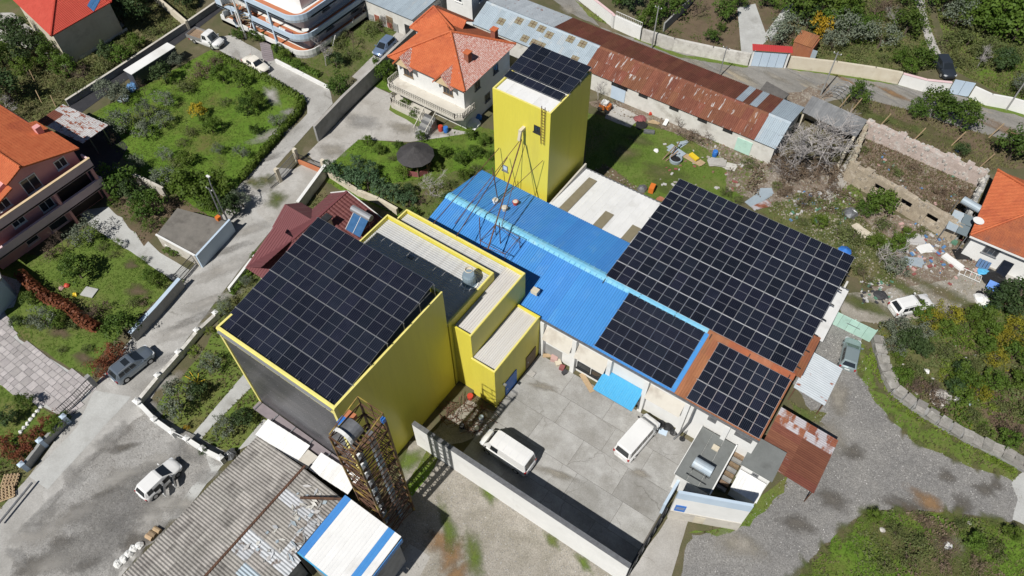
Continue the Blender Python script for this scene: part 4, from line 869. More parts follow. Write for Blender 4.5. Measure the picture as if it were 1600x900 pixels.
pl.obj('walkway_grating', RSTEEL, f, kind='stuff')
# ------------------------------------------------------------------ blue and white striped shed
f = thing('striped_shed', 'small shed with white sheet roof and two blue stripes below the lattice tower', 'shed', (-21, 7.5, 0))
q = MB(); q.box(-24.0, 5.0, 0, -18.5, 10.0, 5.9); q.obj('wall', GREYW, f)
def stripe(i, c_, n): return BLUE if i in (0, 7) else WHITER
sheets(f, (-24.25, 4.8, 6.15), (-18.25, 4.8, 6.15), (-24.25, 10.25, 6.4), [WHITER], width=.66, pitch=.33, h=.018, pick=stripe)
q = MB()
for k in range(22): y = 4.85 + k * .245; q.box(-18.22, y, 5.55 - .08 * (k % 2), -18.16, y + .235, 6.15)
q.obj('scalloped_valance', BLUE, f)
q = MB(); q.box(-24.3, 4.72, 5.7, -18.2, 4.8, 6.15); q.obj('fascia', AWN, f)
q = MB(); q.box(-24.5, 4.6, 0, -24.3, 10.1, 5.8); q.obj('side_panel', STEELB, f)
# ------------------------------------------------------------------ weathered corrugated shed
f = thing('corrugated_shed', 'wide weathered grey corrugated shed with patched roof beside dark factory front', 'shed', (-30, 4, 0))
sz = lambda u: 4.4 - .85 * abs(u + 29.7) / 5.9
for b in ((-35.4, -16, -35.2, 10.2), (-25.0, -16, -24.8, 4.5), (-35.2, 10.0, -24.6, 10.2)): q = MB(); q.box(b[0], b[1], 0, b[2], b[3], 3.2); q.obj('wall', GREYW, f)
sheets(f, (-35.7, 10.4, 3.54), (-35.7, -16, 3.54), (-29.7, 10.4, 4.4), ASB, width=1.05, pitch=.27, h=.075, courses=4, kind='wave')
def patchy(i, c_, n):
    k = rng.random()
    return ASBW if (1 <= i <= 8 and k < .42) else (GALV if k > .95 else ASB)
sheets(f, (-24.6, -16, 3.66), (-24.6, 10.4, 3.66), (-29.7, -16, 4.4), ASB, width=1.05, pitch=.27, h=.075, courses=3, kind='wave', pick=lambda i, c_, n: patchy(n - 1 - i, c_, n))
q = MB()
for k in range(14): q.bar((-29.7, -16 + k * 1.9, 4.5), (-29.7, -16 + k * 1.9 + 1.92, 4.5), .20, .10)
q.obj('ridge_cap', RSTEEL, f)
def wh(i, c_, n): return None if 5 <= i <= 6 else WHITER
sheets(f, (-35.9, 10.35, 3.72), (-25.2, 10.95, 3.72), (-35.9, 12.05, 3.95), WHITER, width=.62, pitch=.31, h=.015, pick=lambda i, c_, n: None if i in (8, 9) else WHITER)
q = MB(); q.box(-30.9, 10.6, 3.72, -29.7, 12.0, 3.8); q.obj('ridge_flashing', BEIGE, f)
bm_ = MB(); bm_.bar((-28.0, 8.3, 4.5), (-24.4, 10.5, 4.75), .18, .16); bm_.obj('loose_beam', RSTEEL, f)
for k in range(46):                                            # broken sheet scraps lying on the patched slope
    u = rng.uniform(-28.8, -25.2); v = rng.uniform(2.5, 9.6); q = MB(); a = rng.uniform(0, 6.28); ca, sa = math.cos(a), math.sin(a); l1, l2 = rng.uniform(.12, .45), rng.uniform(.08, .2); z = sz(u) + .12
    q.slab([(u + ca * l1, v + sa * l1, z), (u - sa * l2, v + ca * l2, z + .05), (u - ca * l1, v - sa * l1, z + rng.uniform(0, .05)), (u + sa * l2, v - ca * l2, z)], .03)
    q.obj('loose_scrap', rng.choice([ASBW, GALV, WHITD, RUBBISH[0], GREYW]), f)
# ------------------------------------------------------------------ walls, gates, fences
def wall_line(name, label, cat, px, h, t, m, cop=None, group=None, uv=False, copt=.06, posts=0, pm=None, seg='wall_section'):
    P = [Vector(p) for p in px] if uv else [Vector(G2(*p)) for p in px]
    f = thing(name, label, cat, (P[0].x, P[0].y, 0), group)
    for i, (a, b) in enumerate(zip(P[:-1], P[1:])):
        d = (b - a).normalized(); n = Vector((-d.y, d.x)) * t / 2; e = d * (t * .3 if i < len(P) - 2 else 0)
        q = MB(); q.hexa([(*(a - n), 0), (*(b - n + e), 0), (*(b + n + e), 0), (*(a + n), 0), (*(a - n), h), (*(b - n + e), h), (*(b + n + e), h), (*(a + n), h)]); q.obj(seg, m, f)
        if cop:
            n2 = n * (1 + .10 / t); q = MB(); q.hexa([(*(a - n2), h), (*(b - n2), h), (*(b + n2), h), (*(a + n2), h), (*(a - n2), h + copt), (*(b - n2), h + copt), (*(b + n2), h + copt), (*(a + n2), h + copt)]); q.obj('coping', cop, f)
        if posts:
            k = max(1, round((b - a).length / posts))
            for j in range(k + (1 if i == len(P) - 2 else 0)):
                c = a.lerp(b, j / k); q = MB(); q.box(c.x - .2, c.y - .2, 0, c.x + .2, c.y + .2, h + .32); q.add([(c.x - .27, c.y - .27, h + .32), (c.x + .27, c.y - .27, h + .32), (c.x + .27, c.y + .27, h + .32), (c.x - .27, c.y + .27, h + .32), (c.x, c.y, h + .5)], [(3, 2, 1, 0), (0, 1, 4), (1, 2, 4), (2, 3, 4), (3, 0, 4)]); q.obj('post', pm or WHITE, f)
    return f
def railing(name, label, cat, P, h, m, step=.35, rails=2, parent=None, z0=0, group=None, bw=.03):
    P = [Vector(p) for p in P]
    f = parent or thing(name, label, cat, (P[0].x, P[0].y, z0), group)
    for a, b in zip(P[:-1], P[1:]):
        for k in range(rails):
            z = z0 + h * (1 if k == 0 else .15 + .3 * (k - 1)); q = MB(); q.bar((*a, z), (*b, z), .06, .05); q.obj('rail', m, f)
        q = MB(); n = max(2, int((b - a).length / step))
        for j in range(n + 1): c = a.lerp(b, j / n); q.bar((*c, z0), (*c, z0 + h - .02), bw)
        q.obj('balusters', m, f, kind='stuff')
    return f
wall_line('yard_wall', 'long white wall with grey coping dividing concrete yard from waste ground', 'wall', [(-24.6, 19.15), (-13.5, 19.2), (-2.3, 19.25)], 4.4, .34, WHITE, METAL, uv=True, copt=.05)
gt = thing('yard_gate', 'dark sliding bar gate closing the concrete yard', 'gate', (-2.4, 20, 0))
for z in (.3, 2.25): q = MB(); q.bar((-2.35, 19.6, z), (-2.15, 26.1, z), .12, .14); q.obj('rail', STEELB, gt)
q = MB(); q.box(-2.3, 19.7, .35, -2.24, 26.0, 2.2); q.obj('gate_sheet', STEELB, gt)
for k in range(7): q = MB(); y = 19.8 + k * 1.03; q.bar((-2.2 + k * .02, y, .2), (-2.2 + k * .02, y, 2.3), .07); q.obj('upright', METAL, gt)
q = MB(); q.box(-2.6, 26.2, .03, -2.35, 29.4, 2.2); tag(q.obj('boundary_wall', LBLUE), 'short pale blue wall closing the yard beside the tall white board', 'wall')
# tall white board wall by the gate
A, B = Vector((-1.85, 26.25)), Vector((3.75, 28.7)); d = (B - A).normalized(); n = Vector((d.y, -d.x))
sb = thing('gate_wall', 'tall white wall with pale blue top and blue plate beside the gravel road', 'wall', (A.x, A.y, 0))
for z0, z1, m_ in ((0, 1.75, BEIGE), (1.75, 4.55, WHITE), (4.55, 5.75, LBLUE)):
    off = n * (.05 if m_ is BEIGE else 0)
    q = MB(); q.hexa([(*(A + off), z0), (*(B + off), z0), (*(B - n * .25), z0), (*(A - n * .25), z0), (*(A + off), z1), (*(B + off), z1), (*(B - n * .25), z1), (*(A - n * .25), z1)]); q.obj('wall_band', m_, sb)
a = A + d * .25 + n * .01; b = A + d * 1.15 + n * .01
q = MB(); q.hexa([(*a, 1.95), (*b, 1.95), (*(b + n * .05), 1.95), (*(a + n * .05), 1.95), (*a, 3.2), (*b, 3.2), (*(b + n * .05), 3.2), (*(a + n * .05), 3.2)]); bp = q.obj('sign_plate', BLUEP, sb)
a += n * .055; b += n * .055
for zz in (2.45, 2.75): q = MB(); q.hexa([(*(a + d * .1), zz), (*(b - d * .1), zz), (*(b - d * .1 + n * .012), zz), (*(a + d * .1 + n * .012), zz), (*(a + d * .1), zz + .12), (*(b - d * .1), zz + .12), (*(b - d * .1 + n * .012), zz + .12), (*(a + d * .1 + n * .012), zz + .12)]); q.obj('plate_stripe', GREYW, bp)
a = A + d * 2.2; b = A + d * 3.1; q = MB(); q.hexa([(*(a + n * .06), .1), (*(b + n * .06), .1), (*(b + n * .1), .1), (*(a + n * .1), .1), (*(a + n * .06), 1.5), (*(b + n * .06), 1.5), (*(b + n * .1), 1.5), (*(a + n * .1), 1.5)]); q.obj('door', CREMW, sb)
# gatehouse with grey felt roof
f = thing('gatehouse', 'low white gatehouse with grey felt roof panels beside warehouse end', 'building', (-1.3, 31.5, 0))
q = MB(); q.box(-2.9, 28.9, 0, .2, 34.1, 3.2); q.obj('wall', WHITE, f)
for k in range(3): q = MB(); a = -3.0 + k * 1.1; q.box(a + .015, 28.75, 3.2, a + 1.085, 34.15, 3.42 + .012 * k); q.obj('roof_panel', FELT, f)
q = MB(); q.box(-3.06, 28.7, 3.2, -3.0, 34.2, 3.5); q.obj('eave_trim', WHITE, f); q = MB(); q.box(.3, 28.7, 3.2, .42, 34.2, 3.55); q.obj('parapet', WHITE, f)
q = MB(); q.box(-1.4, 32.6, 3.45, -.8, 33.1, 3.62); q.obj('roof_vent', CREMW, f)
tk = thing('steel_tank', 'grey steel cylinder tank lying on a stand on the gatehouse roof', 'tank', (-1.4, 30.3, 3.5))
q = MB(); q.tube((-2.1, 30.3, 4.15), (-.35, 30.3, 4.15), .5, 16); q.obj('tank_body', GALV, tk)
for x in (-1.9, -.6):
    for y in (29.8, 30.75): q = MB(); q.bar((x, y, 3.44), (x, y, 3.9), .06); q.obj('leg', STEELB, tk)
for y in (29.75, 29.2): q = MB(); q.bar((-2.2, y, 3.9 if y > 29.5 else 3.6), (-.3, y, 3.9 if y > 29.5 else 3.6), .05); q.obj('rail', STEELB, tk)
f = thing('stair_passage', 'worn brown steps between the gatehouse and grey flat hut', 'steps', (.9, 33, 0))
for k in range(8): q = MB(); q.box(.5, 31.2 + k * .42, 0, 1.42, 31.2 + k * .42 + .32, .3 + k * .22); q.obj('step', WOODD if k % 2 else GREYW, f)
f = thing('flat_hut', 'small white hut with flat grey roof beside rusty sheet shelter', 'hut', (2.9, 34.5, 0))
q = MB(); q.box(1.55, 33.2, 0, 4.2, 36.1, 2.75); q.obj('wall', WHITE, f); q = MB(); q.box(1.42, 33.08, 2.75, 4.36, 36.35, 2.95); q.obj('roof', FELT, f)
window(f, (2.9, 33.2, 2.2), (1, 0, 0), (0, -1, 0), .6, .55, 0, fm=METAL)
f = thing('lean_to', 'tiny white lean-to with pale grey sheet roof below flat hut', 'shed', (2.6, 32, 0))
q = MB(); q.box(1.7, 31.2, 0, 4.0, 33.0, 1.5); q.obj('wall', WHITD, f)
sheets(f, (1.6, 31.1, 1.6), (4.1, 31.1, 1.6), (1.6, 33.05, 1.95), WHITER, width=.8, pitch=.25, h=.03)
# sheet shelters at the warehouse end
def canopy_shed(name, label, u0, v0, u1, v1, z0, z1, mats, pick=None, width=.9, along='x', courses=1):
    f = thing(name, label, 'shelter', (u0, v0, 0))
    for x, y, z in ((u0 + .15, v0 + .15, z0), (u1 - .15, v0 + .15, z1), (u0 + .15, v1 - .15, z0), (u1 - .15, v1 - .15, z1)): q = MB(); q.bar((x, y, 0), (x, y, z - .02), .1); q.obj('post', RSTEEL, f)
    sheets(f, (u1, v0, z1), (u1, v1, z1), (u0, v0, z0), mats, width=width, pitch=.22, h=.035, pick=pick, courses=courses)
    for y in (v0 + .15, v1 - .15): q = MB(); q.bar((u0, y, z0 - .06), (u1, y, z1 - .06), .08); q.obj('beam', RSTEEL, f)
    return f
canopy_shed('rusty_shelter', 'rust red sheet shelter with grey streaks at the warehouse end', 2.2, 34.4, 7.8, 40.5, 2.75, 2.35, GALVM, pick=lambda i, c_, n: (GALVM if i >= n - 2 else (RUSTD if c_ == 0 else RUSTM)), courses=2)
canopy_shed('grey_shelter', 'pale grey sheet shelter speckled with rust beside the big array', 2.35, 43.3, 5.5, 48.2, 2.5, 2.2, GALVR)
f = thing('mint_gate', 'mint green sheet gate between the white hall and stone wall', 'gate', (4.6, 54.5, 0))
for k in range(5): q = MB(); a = 2.5 + k * .86; q.box(a, 54.46, .1, a + .84, 54.54, 2.15); q.obj('gate_panel', MINT, f)
for x in (2.45, 4.6, 6.8): q = MB(); q.box(x - .05, 54.55, 0, x + .05, 54.65, 2.2); q.obj('post', MINT, f)
q = MB(); q.box(4.0, 54.40, 1.3, 5.4, 54.455, 1.36); q.obj('bolt', METAL, f)
# stone retaining wall by the gravel road
P = [Vector(G2(*p)) for p in ((1366, 530), (1374, 560), (1382, 588), (1394, 612), (1425, 636), (1462, 660), (1500, 682), (1545, 704), (1610, 738))]
f = thing('retaining_wall', 'rough grey stone wall curving between gravel verge and scrub', 'wall', (P[0].x, P[0].y, 0))
RWALL = mat('rough_grey_stone', (.31, .295, .27), (.22, .21, .19), (.40, .385, .355), scale=1.6, rough=.95, bump=.6, bscale=5, s3=.9, rnd=.18, fine=.2)
sm = []
for k in range(6):
    r = random.Random(k); q = MB(); s_ = .46
    q.hexa([(x * (s_ + r.uniform(-.06, .06)), y * (.36 + r.uniform(-.06, .06)), z) for z in (0, .42 + r.uniform(-.1, .1)) for x, y in ((-1, -1), (1, -1), (1, 1), (-1, 1))]); sm.append(q.mesh('stone', RWALL))
for a, b in zip(P[:-1], P[1:]):
    L = (b - a).length; d = (b - a) / L; nn = Vector((-d.y, d.x)); ang = math.atan2(d.y, d.x); k = int(L / .84)
    q = MB(); m_ = nn * .42; q.hexa([(*(a - m_), 0), (*(b - m_), 0), (*(b + m_), 0), (*(a + m_), 0), (*(a - m_), .75), (*(b - m_), .75), (*(b + m_), .75), (*(a + m_), .75)]); q.obj('wall_core', GREYW, f)
    for j in range(k):
        for side in (-.2, .22):
            o = bpy.data.objects.new('stone', rng.choice(sm)); col.objects.link(o); o.parent = f; c = a.lerp(b, (j + .5) / k) + nn * (side + rng.uniform(-.05, .05))
            o.location = (c.x - f.location.x, c.y - f.location.y, .5 + rng.uniform(-.08, .06)); o.rotation_euler = (rng.uniform(-.1, .1), rng.uniform(-.1, .1), ang + rng.uniform(-.15, .15))
# street walls
wall_line('street_wall', 'white rendered wall along the upper lane before villa garden', 'wall', [(905, 0), (955, 40), (958, 44)], 2.0, .3, WHITE, PINKL)
f = wall_line('street_wall', 'white wall with low railing on top beside the tarmac road bend', 'wall', [(960, 44), (1000, 62)], 2.1, .3, WHITE)
a, b = Vector(G2(960, 44)), Vector(G2(1000, 62)); railing('', '', '', [a, b], .7, WHITE, .3, 2, parent=f, z0=2.1)
wall_line('stone_street_wall', 'whitewashed rough stone wall from road bend to red roofed garage gate', 'wall', [(1002, 63), (1050, 78), (1110, 91), (1168, 102)], 1.9, .4, STONEW, group=None)
wall_line('concrete_street_wall', 'grey beige concrete wall along the tarmac road past the garage', 'wall', [(1230, 106), (1300, 114), (1360, 123), (1402, 131)], 1.9, .35, CREMW)
wall_line('street_wall', 'pinkish white wall beside the pale blue metal gate', 'wall', [(1403, 132), (1440, 142), (1478, 146)], 1.8, .3, WHITE, PINKL)
wall_line('street_wall', 'white garden wall at far end of tarmac road behind lamp pole', 'wall', [(1514, 152), (1540, 164), (1572, 170), (1640, 190)], 1.8, .3, WHITE)
f = thing('driveway_gate', 'pale blue double sheet gate near the dark car', 'gate', (*G2(1495, 148), 0))
a, b = Vector(G2(1480, 146)), Vector(G2(1512, 152))
for k in range(2): q = MB(); p, q2 = a.lerp(b, k / 2 + .01), a.lerp(b, k / 2 + .49); dd = (q2 - p).normalized(); nn = Vector((-dd.y, dd.x)) * .04; q.hexa([(*(p - nn), .1), (*(q2 - nn), .1), (*(q2 + nn), .1), (*(p + nn), .1), (*(p - nn), 2.3), (*(q2 - nn), 2.3), (*(q2 + nn), 2.3), (*(p + nn), 2.3)]); q.obj('gate_leaf', LBLUE, f)
f = thing('garage_gate', 'pale blue garage gate under a small red sheet roof', 'gate', (*G2(1198, 106), 0))
a, b = Vector(G2(1170, 103)), Vector(G2(1226, 107)); dd = (b - a).normalized(); nn = Vector((-dd.y, dd.x))
for k in range(4): p, q2 = a.lerp(b, .05 + .9 * k / 4), a.lerp(b, .05 + .9 * (k + 1) / 4 - .01); q = MB(); q.hexa([(*(p), .05), (*(q2), .05), (*(q2 + nn * .08), .05), (*(p + nn * .08), .05), (*(p), 2.4), (*(q2), 2.4), (*(q2 + nn * .08), 2.4), (*(p + nn * .08), 2.4)]); q.obj('gate_panel', LBLUE, f)
for t in (0, .97): p = a.lerp(b, t); q = MB(); q.hexa([(*(p - nn * .05), 0), (*(p + dd * .22 - nn * .05), 0), (*(p + dd * .22 + nn * .4), 0), (*(p + nn * .4), 0), (*(p - nn * .05), 2.7), (*(p + dd * .22 - nn * .05), 2.7), (*(p + dd * .22 + nn * .4), 2.7), (*(p + nn * .4), 2.7)]); q.obj('post', WHITE, f)
RED = mat('red_sheet', (0.45, 0.05, 0.05), (0.40, 0.045, 0.045), scale=1, rough=.5)
sheets(f, (*(a - nn * .3 - dd * .2), 2.75), (*(b - nn * .3 + dd * .3), 2.75), (*(a + nn * .9 - dd * .2), 2.95), RED, width=.8, pitch=.25, h=.03)
wall_line('garden_divider', 'dark grey garden wall between trees and the dug brown plot', 'wall', [(1036, 50), (1072, 15), (1080, 5)], 1.5, .22, GREYW)
# lane and garden walls
wall_line('courtyard_wall', 'tall shaded wall between lane and the villa courtyard', 'wall', [(497, 221), (540, 175), (583, 133), (640, 78), (690, 30)], 2.5, .3, GREYW, CONC)
wall_line('curb_wall', 'low white wall edging the apartment garden along pale drive', 'wall', [(432, 98), (475, 120), (516, 141)], .6, .28, WHITE, group=None)
wall_line('garden_wall', 'grey-blue wall between pink house lawn and the lane', 'wall', [(212, 533), (250, 492), (288, 448)], 1.5, .35, GREYW, LBLUE)
f = wall_line('garden_wall', 'white post and pale wall round the garden by dark factory front', 'wall', [(341, 497), (312, 524), (284, 558), (252, 594), (219, 634)], .8, .3, WHITE, STONEW, posts=2.6)
f = wall_line('garden_wall', 'white post wall with steps facing the gravel parking area', 'wall', [(222, 636), (247, 662), (275, 682)], .8, .3, WHITE, WHITE, posts=2.4)
wall_line('garden_wall', 'short white post wall next to corrugated shed corner', 'wall', [(297, 692), (322, 708), (350, 722)], .8, .3, WHITE, WHITE, posts=2.6)
f = thing('garden_gate', 'small white gate at the start of the garden path', 'gate', (*G2(286, 686), 0)); a, b = Vector(G2(277, 683)), Vector(G2(296, 692))
railing('', '', '', [a, b], 1.2, WHITE, .16, 2, parent=f)
wall_line('curb_wall', 'white curb wall beside maroon roofed house on the lane', 'wall', [(360, 456), (396, 410), (434, 364)], .7, .3, WHITE)
wall_line('drive_wall', 'white capped wall holding up the square garage drive', 'wall', [(470, 330), (512, 272)], 1.6, .3, WHITD, WHITE)
f = wall_line('garden_wall', 'long low cream stone wall below the soft conifers', 'wall', [(515, 276), (560, 305), (592, 318), (622, 335)], 1.0, .35, CREMW)
f = thing('lane_gate', 'dark metal sliding gate with cream pillars at the garage drive', 'gate', (*G2(440, 285), 0))
for p in ((438, 284), (466, 253), (509, 270)): c = G2(*p); q = MB(); q.box(c[0] - .22, c[1] - .22, 0, c[0] + .22, c[1] + .22, 2.2); q.obj('pillar', CREMW, f)
railing('', '', '', [G2(438, 284), G2(466, 253)], 1.7, METAL, .14, 3, parent=f); railing('', '', '', [G2(424, 296), G2(438, 284)], 1.7, STEELB, .14, 2, parent=f)
railing('', '', '', [G2(468, 254), G2(508, 270)], 1.5, STEELB, .16, 3, parent=f)
q = MB(); c0, c1 = Vector(G2(468, 255)), Vector(G2(507, 272)); q.bar((*c0, .3), (*c1, .3), .3, .6); q.obj('base_wall', TERRA, f)
f = thing('driveway_railing', 'dark metal gate across the stone paved driveway', 'gate', (*G2(125, 635), 0))
railing('', '', '', [G2(100, 650), G2(124, 628)], 1.5, STEELB, .22, 3, parent=f); railing('', '', '', [G2(124, 628), G2(147, 604)], 1.5, STEELB, .22, 3, parent=f)
c = G2(149, 602); q = MB(); q.box(c[0] - .22, c[1] - .22, 0, c[0] + .22, c[1] + .22, 1.8); q.obj('pillar', GREYW, f)
f = wall_line('garden_wall', 'dark wall with grey posts in front of red hedge near the driveway', 'wall', [(108, 660), (72, 697), (44, 734)], 1.0, .3, GREYW, posts=3.3, pm=LBLUE)
f = thing('yard_gate', 'dark gate beside the grey-blue garage wall on the lane', 'gate', (*G2(300, 428), 0)); railing('', '', '', [G2(280, 445), G2(312, 408)], 1.7, STEELB, .15, 3, parent=f)
wall_line('tarmac_wall', 'thin wall along the vineyard beside black tarmac strip', 'wall', [(108, 166), (180, 120), (290, 47), (352, 4)], 1.0, .25, GREYW, BEIGE)
wall_line('garden_wall', 'rough wall between red roofed house garden and grass bank', 'wall', [(244, 2), (275, 28), (296, 46)], 1.4, .35, CREMW)
wall_line('garden_wall', 'tan wall beside the round bushes behind pink house', 'wall', [(188, 275), (230, 292), (262, 308)], 1.6, .3, BEIGE)
wall_line('house_wall', 'thin pale kerb edging lawn below the red roofed house', 'wall', [(126, 93), (200, 48)], .5, .15, WHITD)
q = MB(); a, b = G(2, 822), G(55, 757); q.tube((a.x, a.y, .5), (b.x, b.y, .5), .1, 8); tag(q.obj('guard_pipe', METAL), 'long grey pipe lying beside the road near pallets', 'pipe')
# ------------------------------------------------------------------ pink house
f = thing('pink_house', 'three storey pink house with orange tiled gable roof and balconies', 'house', (-82, 17, 0))
U0, UW, V1, V0, VA = -92.0, -76.4, 22.8, 9.0, 16.8
q = MB()
q.add([(UW, V0, 0), (UW, V1 - .3, 0), (UW, V1 - .3, 7.75), (UW, VA, 9.7), (UW, V0, 7.2), (U0, V0, 0), (U0, V1 - .3, 0), (U0, V1 - .3, 7.75), (U0, VA, 9.7), (U0, V0, 7.2)], [(0, 1, 2, 3, 4), (9, 8, 7, 6, 5), (1, 6, 7, 2), (4, 9, 5, 0), (2, 7, 8, 3), (3, 8, 9, 4)]); q.obj('wall', PINK, f)
tiled(f, [(-75.8, V1 + .2, 7.9), (-84.0, V1 + .2, 7.9), (-84.0, VA, 9.9), (-75.8, VA, 9.9)], TILEO); tiled(f, [(-84.0, V1 - .6, 8.15), (-92, V1 - .6, 8.15), (-92, VA, 9.9), (-84.0, VA, 9.9)], TILEO)
tiled(f, [(-92, 14.6, 9.05), (-75.8, 14.6, 9.05), (-75.8, VA, 9.9), (-92, VA, 9.9)], TILEO); tiled(f, [(-92, 11.8, 7.6), (-75.6, 11.8, 7.6), (-75.6, 14.8, 8.55), (-92, 14.8, 8.55)], TILEO)
ridge(f, (-75.8, VA, 9.98), (-92, VA, 9.98), TILEO)
ch = MB(); ch.box(-81.6, 21.6, 8.0, -80.9, 22.3, 9.2); ch.obj('chimney', PINK, f)
for z, zt, dep in ((5.65, 6.7, -75.0), (2.65, 3.65, -75.0)):
    q = MB(); q.box(UW, V0, z - .2, dep, V1 + .3, z); q.obj('balcony_floor', mat('brown_balcony_floor', (.17, .09, .07), rough=.8) if 'brown_balcony_floor' not in MATS else MATS['brown_balcony_floor'], f)
    q = MB(); q.box(dep - .2, V0, z - .25, dep, V1 + .3, zt); q.obj('parapet', PINKL, f)
    q = MB(); q.box(UW, V1 + .1, z - .25, dep - .2, V1 + .3, zt); q.obj('parapet', PINKL, f)
    q = MB(); q.box(dep - .26, V0, zt, dep + .06, V1 + .35, zt + .07); q.obj('coping', CREAM if z > 4 else PINKL, f)
for v, z0, z1 in ((22.5, 0, 2.4), (17.9, 0, 2.4), (22.5, 3.7, 5.4), (17.6, 3.7, 5.4)): q = MB(); q.box(-75.35, v, z0, -75.02, v + .33, z1); q.obj('pillar', PINK, f)
q = MB(); q.box(-76.42, 18.4, .1, -76.36, 22.3, 2.3); q.box(-76.42, 18.4, 2.8, -76.36, 22.3, 5.2); q.obj('recess_shade_panel', mat('shadowed_doorway', (.05, .035, .03), rough=.7), f)  # flat panels on the wall, the recess shade painted in as dark colour
for v, z, w_, h_, b_ in ((20.6, 7.2, 1.35, 1.2, 1), (16.8, 7.1, 1.9, 2.0, 1), (13.3, 6.9, 1.4, 1.2, 1), (16.8, 4.15, 1.6, 2.1, 1), (13.4, 4.2, 1.5, 1.2, 1), (16.6, 1.2, 2.2, 1.9, 0), (13.3, 1.2, 1.5, 1.1, 0)): window(f, (UW, v, z), (0, 1, 0), (1, 0, 0), w_, h_, b_, fm=PINKL if z < 2 else WHITE)
# garage and carport of the pink house
f = thing('garage', 'flat roofed concrete garage with pale blue wall on the lane', 'garage', (*G2(300, 365), 0))
P = [G2(244, 367, 2.0), G2(277, 325, 2.0), G2(355, 346, 2.0), G2(305, 400, 2.0)]
q = MB(); q.prism([tuple(Vector(P[0]).lerp(Vector(p), .985)) for p in P], 0, 1.8); q.obj('wall', BEIGE, f)
q = MB(); q.prism(P, 1.8, 2.0); q.obj('roof', mat('dark_roof_concrete', (.20, .185, .165), (.15, .14, .125), (.11, .10, .09), scale=.8, rough=.95, s3=.4, fine=.1), f)
a, b = Vector(P[3]), Vector(P[2]); dd = (b - a).normalized(); nn = Vector((dd.y, -dd.x)); q = MB(); q.hexa([(*a, 0), (*(b + dd * .3), 0), (*(b + dd * .3 + nn * .25), 0), (*(a + nn * .25), 0), (*a, 2.12), (*(b + dd * .3), 2.12), (*(b + dd * .3 + nn * .25), 2.12), (*(a + nn * .25), 2.12)]); q.obj('street_wall', LBLUE, f)
wall_b = MB(); wall_b.bar((*P[0], 2.06), (*P[3], 2.06), .2, .14); wall_b.obj('roof_edge', WHITE, f)
c = G2(342, 343, 2.0); q = MB(); q.box(c[0] - .25, c[1] - .25, 2.0, c[0] + .25, c[1] + .25, 2.5); tag(q.obj('chimney_pot', ORANGE), 'small orange box on the corner of the garage roof', 'box')
def lamp_pole(name, label, px, h, arm=0, lean=(0, 0), m=None, group=None, r=.09, aang=0):
    c = G(*px); f = thing(name, label, 'pole', c, group); t = Vector((c.x + lean[0], c.y + lean[1], h))
    q = MB(); q.tube(c, t, r * 1.3, 8, r * .8); q.obj('pole', m or GREYW, f)
    if arm: e = t + Vector((math.cos(aang) * arm, math.sin(aang) * arm, .15)); q = MB(); q.tube(t, e, .05, 6); q.obj('arm', METAL, f); q = MB(); q.box(e.x - .25, e.y - .12, e.z - .1, e.x + .25, e.y + .12, e.z + .05); q.obj('lamp_head', WHITE, f)
    else:
        q = MB(); q.bar((t.x - .5, t.y, t.z - .3), (t.x + .5, t.y, t.z - .3), .07); q.obj('crossarm', METAL, f)
        for s_ in (-.45, .45): q = MB(); q.lathe((t.x + s_, t.y, t.z - .26), [(.05, 0), (.07, .08), (.03, .16)], 6); q.obj('insulator', WHITE, f)
    return f
lamp_pole('street_lamp', 'grey street lamp on the lane beside the garage corner', (357, 347), 6.3, 1.2, m=METAL, aang=2.6)
lamp_pole('utility_pole', 'slim pole rising behind the garage roof', (352, 352), 5.2, m=METAL, lean=(-1.0, .6))
lamp_pole('utility_pole', 'grey concrete pole on the road bend by the rough stone wall', (1018, 76), 6.8)
lamp_pole('utility_pole', 'thin pale pole at the road opposite the garage gate', (1123, 121), 5.0, m=ALU, r=.07)
lamp_pole('utility_pole', 'concrete pole by the hoop frame next to tarmac road', (1282, 149), 6.9)
lamp_pole('utility_pole', 'grey pole before the white wall at road end', (1572, 172), 7.2)
f = thing('carport', 'rust patched sheet carport behind the pink house', 'carport', (-87, 27, 0))
for x, y in ((-90.8, 25.4), (-90.2, 28.8), (-83.4, 27.0), (-83.4, 29.0)): q = MB(); q.bar((x, y, 0), (x, y, 2.7), .12); q.obj('post', METAL, f)
sheets(f, (-91.3, 25.1, 2.75), (-83.0, 25.9, 2.75), (-91.3, 29.0, 2.85), GALVP, width=.95, pitch=.3, h=.04, courses=3, pick=lambda i, c_, n: (RUSTD if i < 2 and c_ < 2 else GALVP))
tr = thing('container', 'long white topped trailer box beside the black tarmac strip', 'trailer', (-90, 42, 0))
q = MB(); q.box(-91.2, 38.3, .4, -89.6, 45.6, 2.4); q.obj('body', mat('shade_darkened_side', (.05, .055, .07), (.07, .075, .09), scale=1, rough=.7), tr); q = MB(); q.box(-91.3, 38.2, 2.4, -89.55, 45.7, 2.48); q.obj('roof', WHITE, tr)  # the shade on the trailer side is put into the body's dark colour
for y in (39.5, 44.2): q = MB(); q.tube((-89.75, y, .4), (-89.5, y, .4), .38, 14); q.obj('wheel', TYRE, tr)
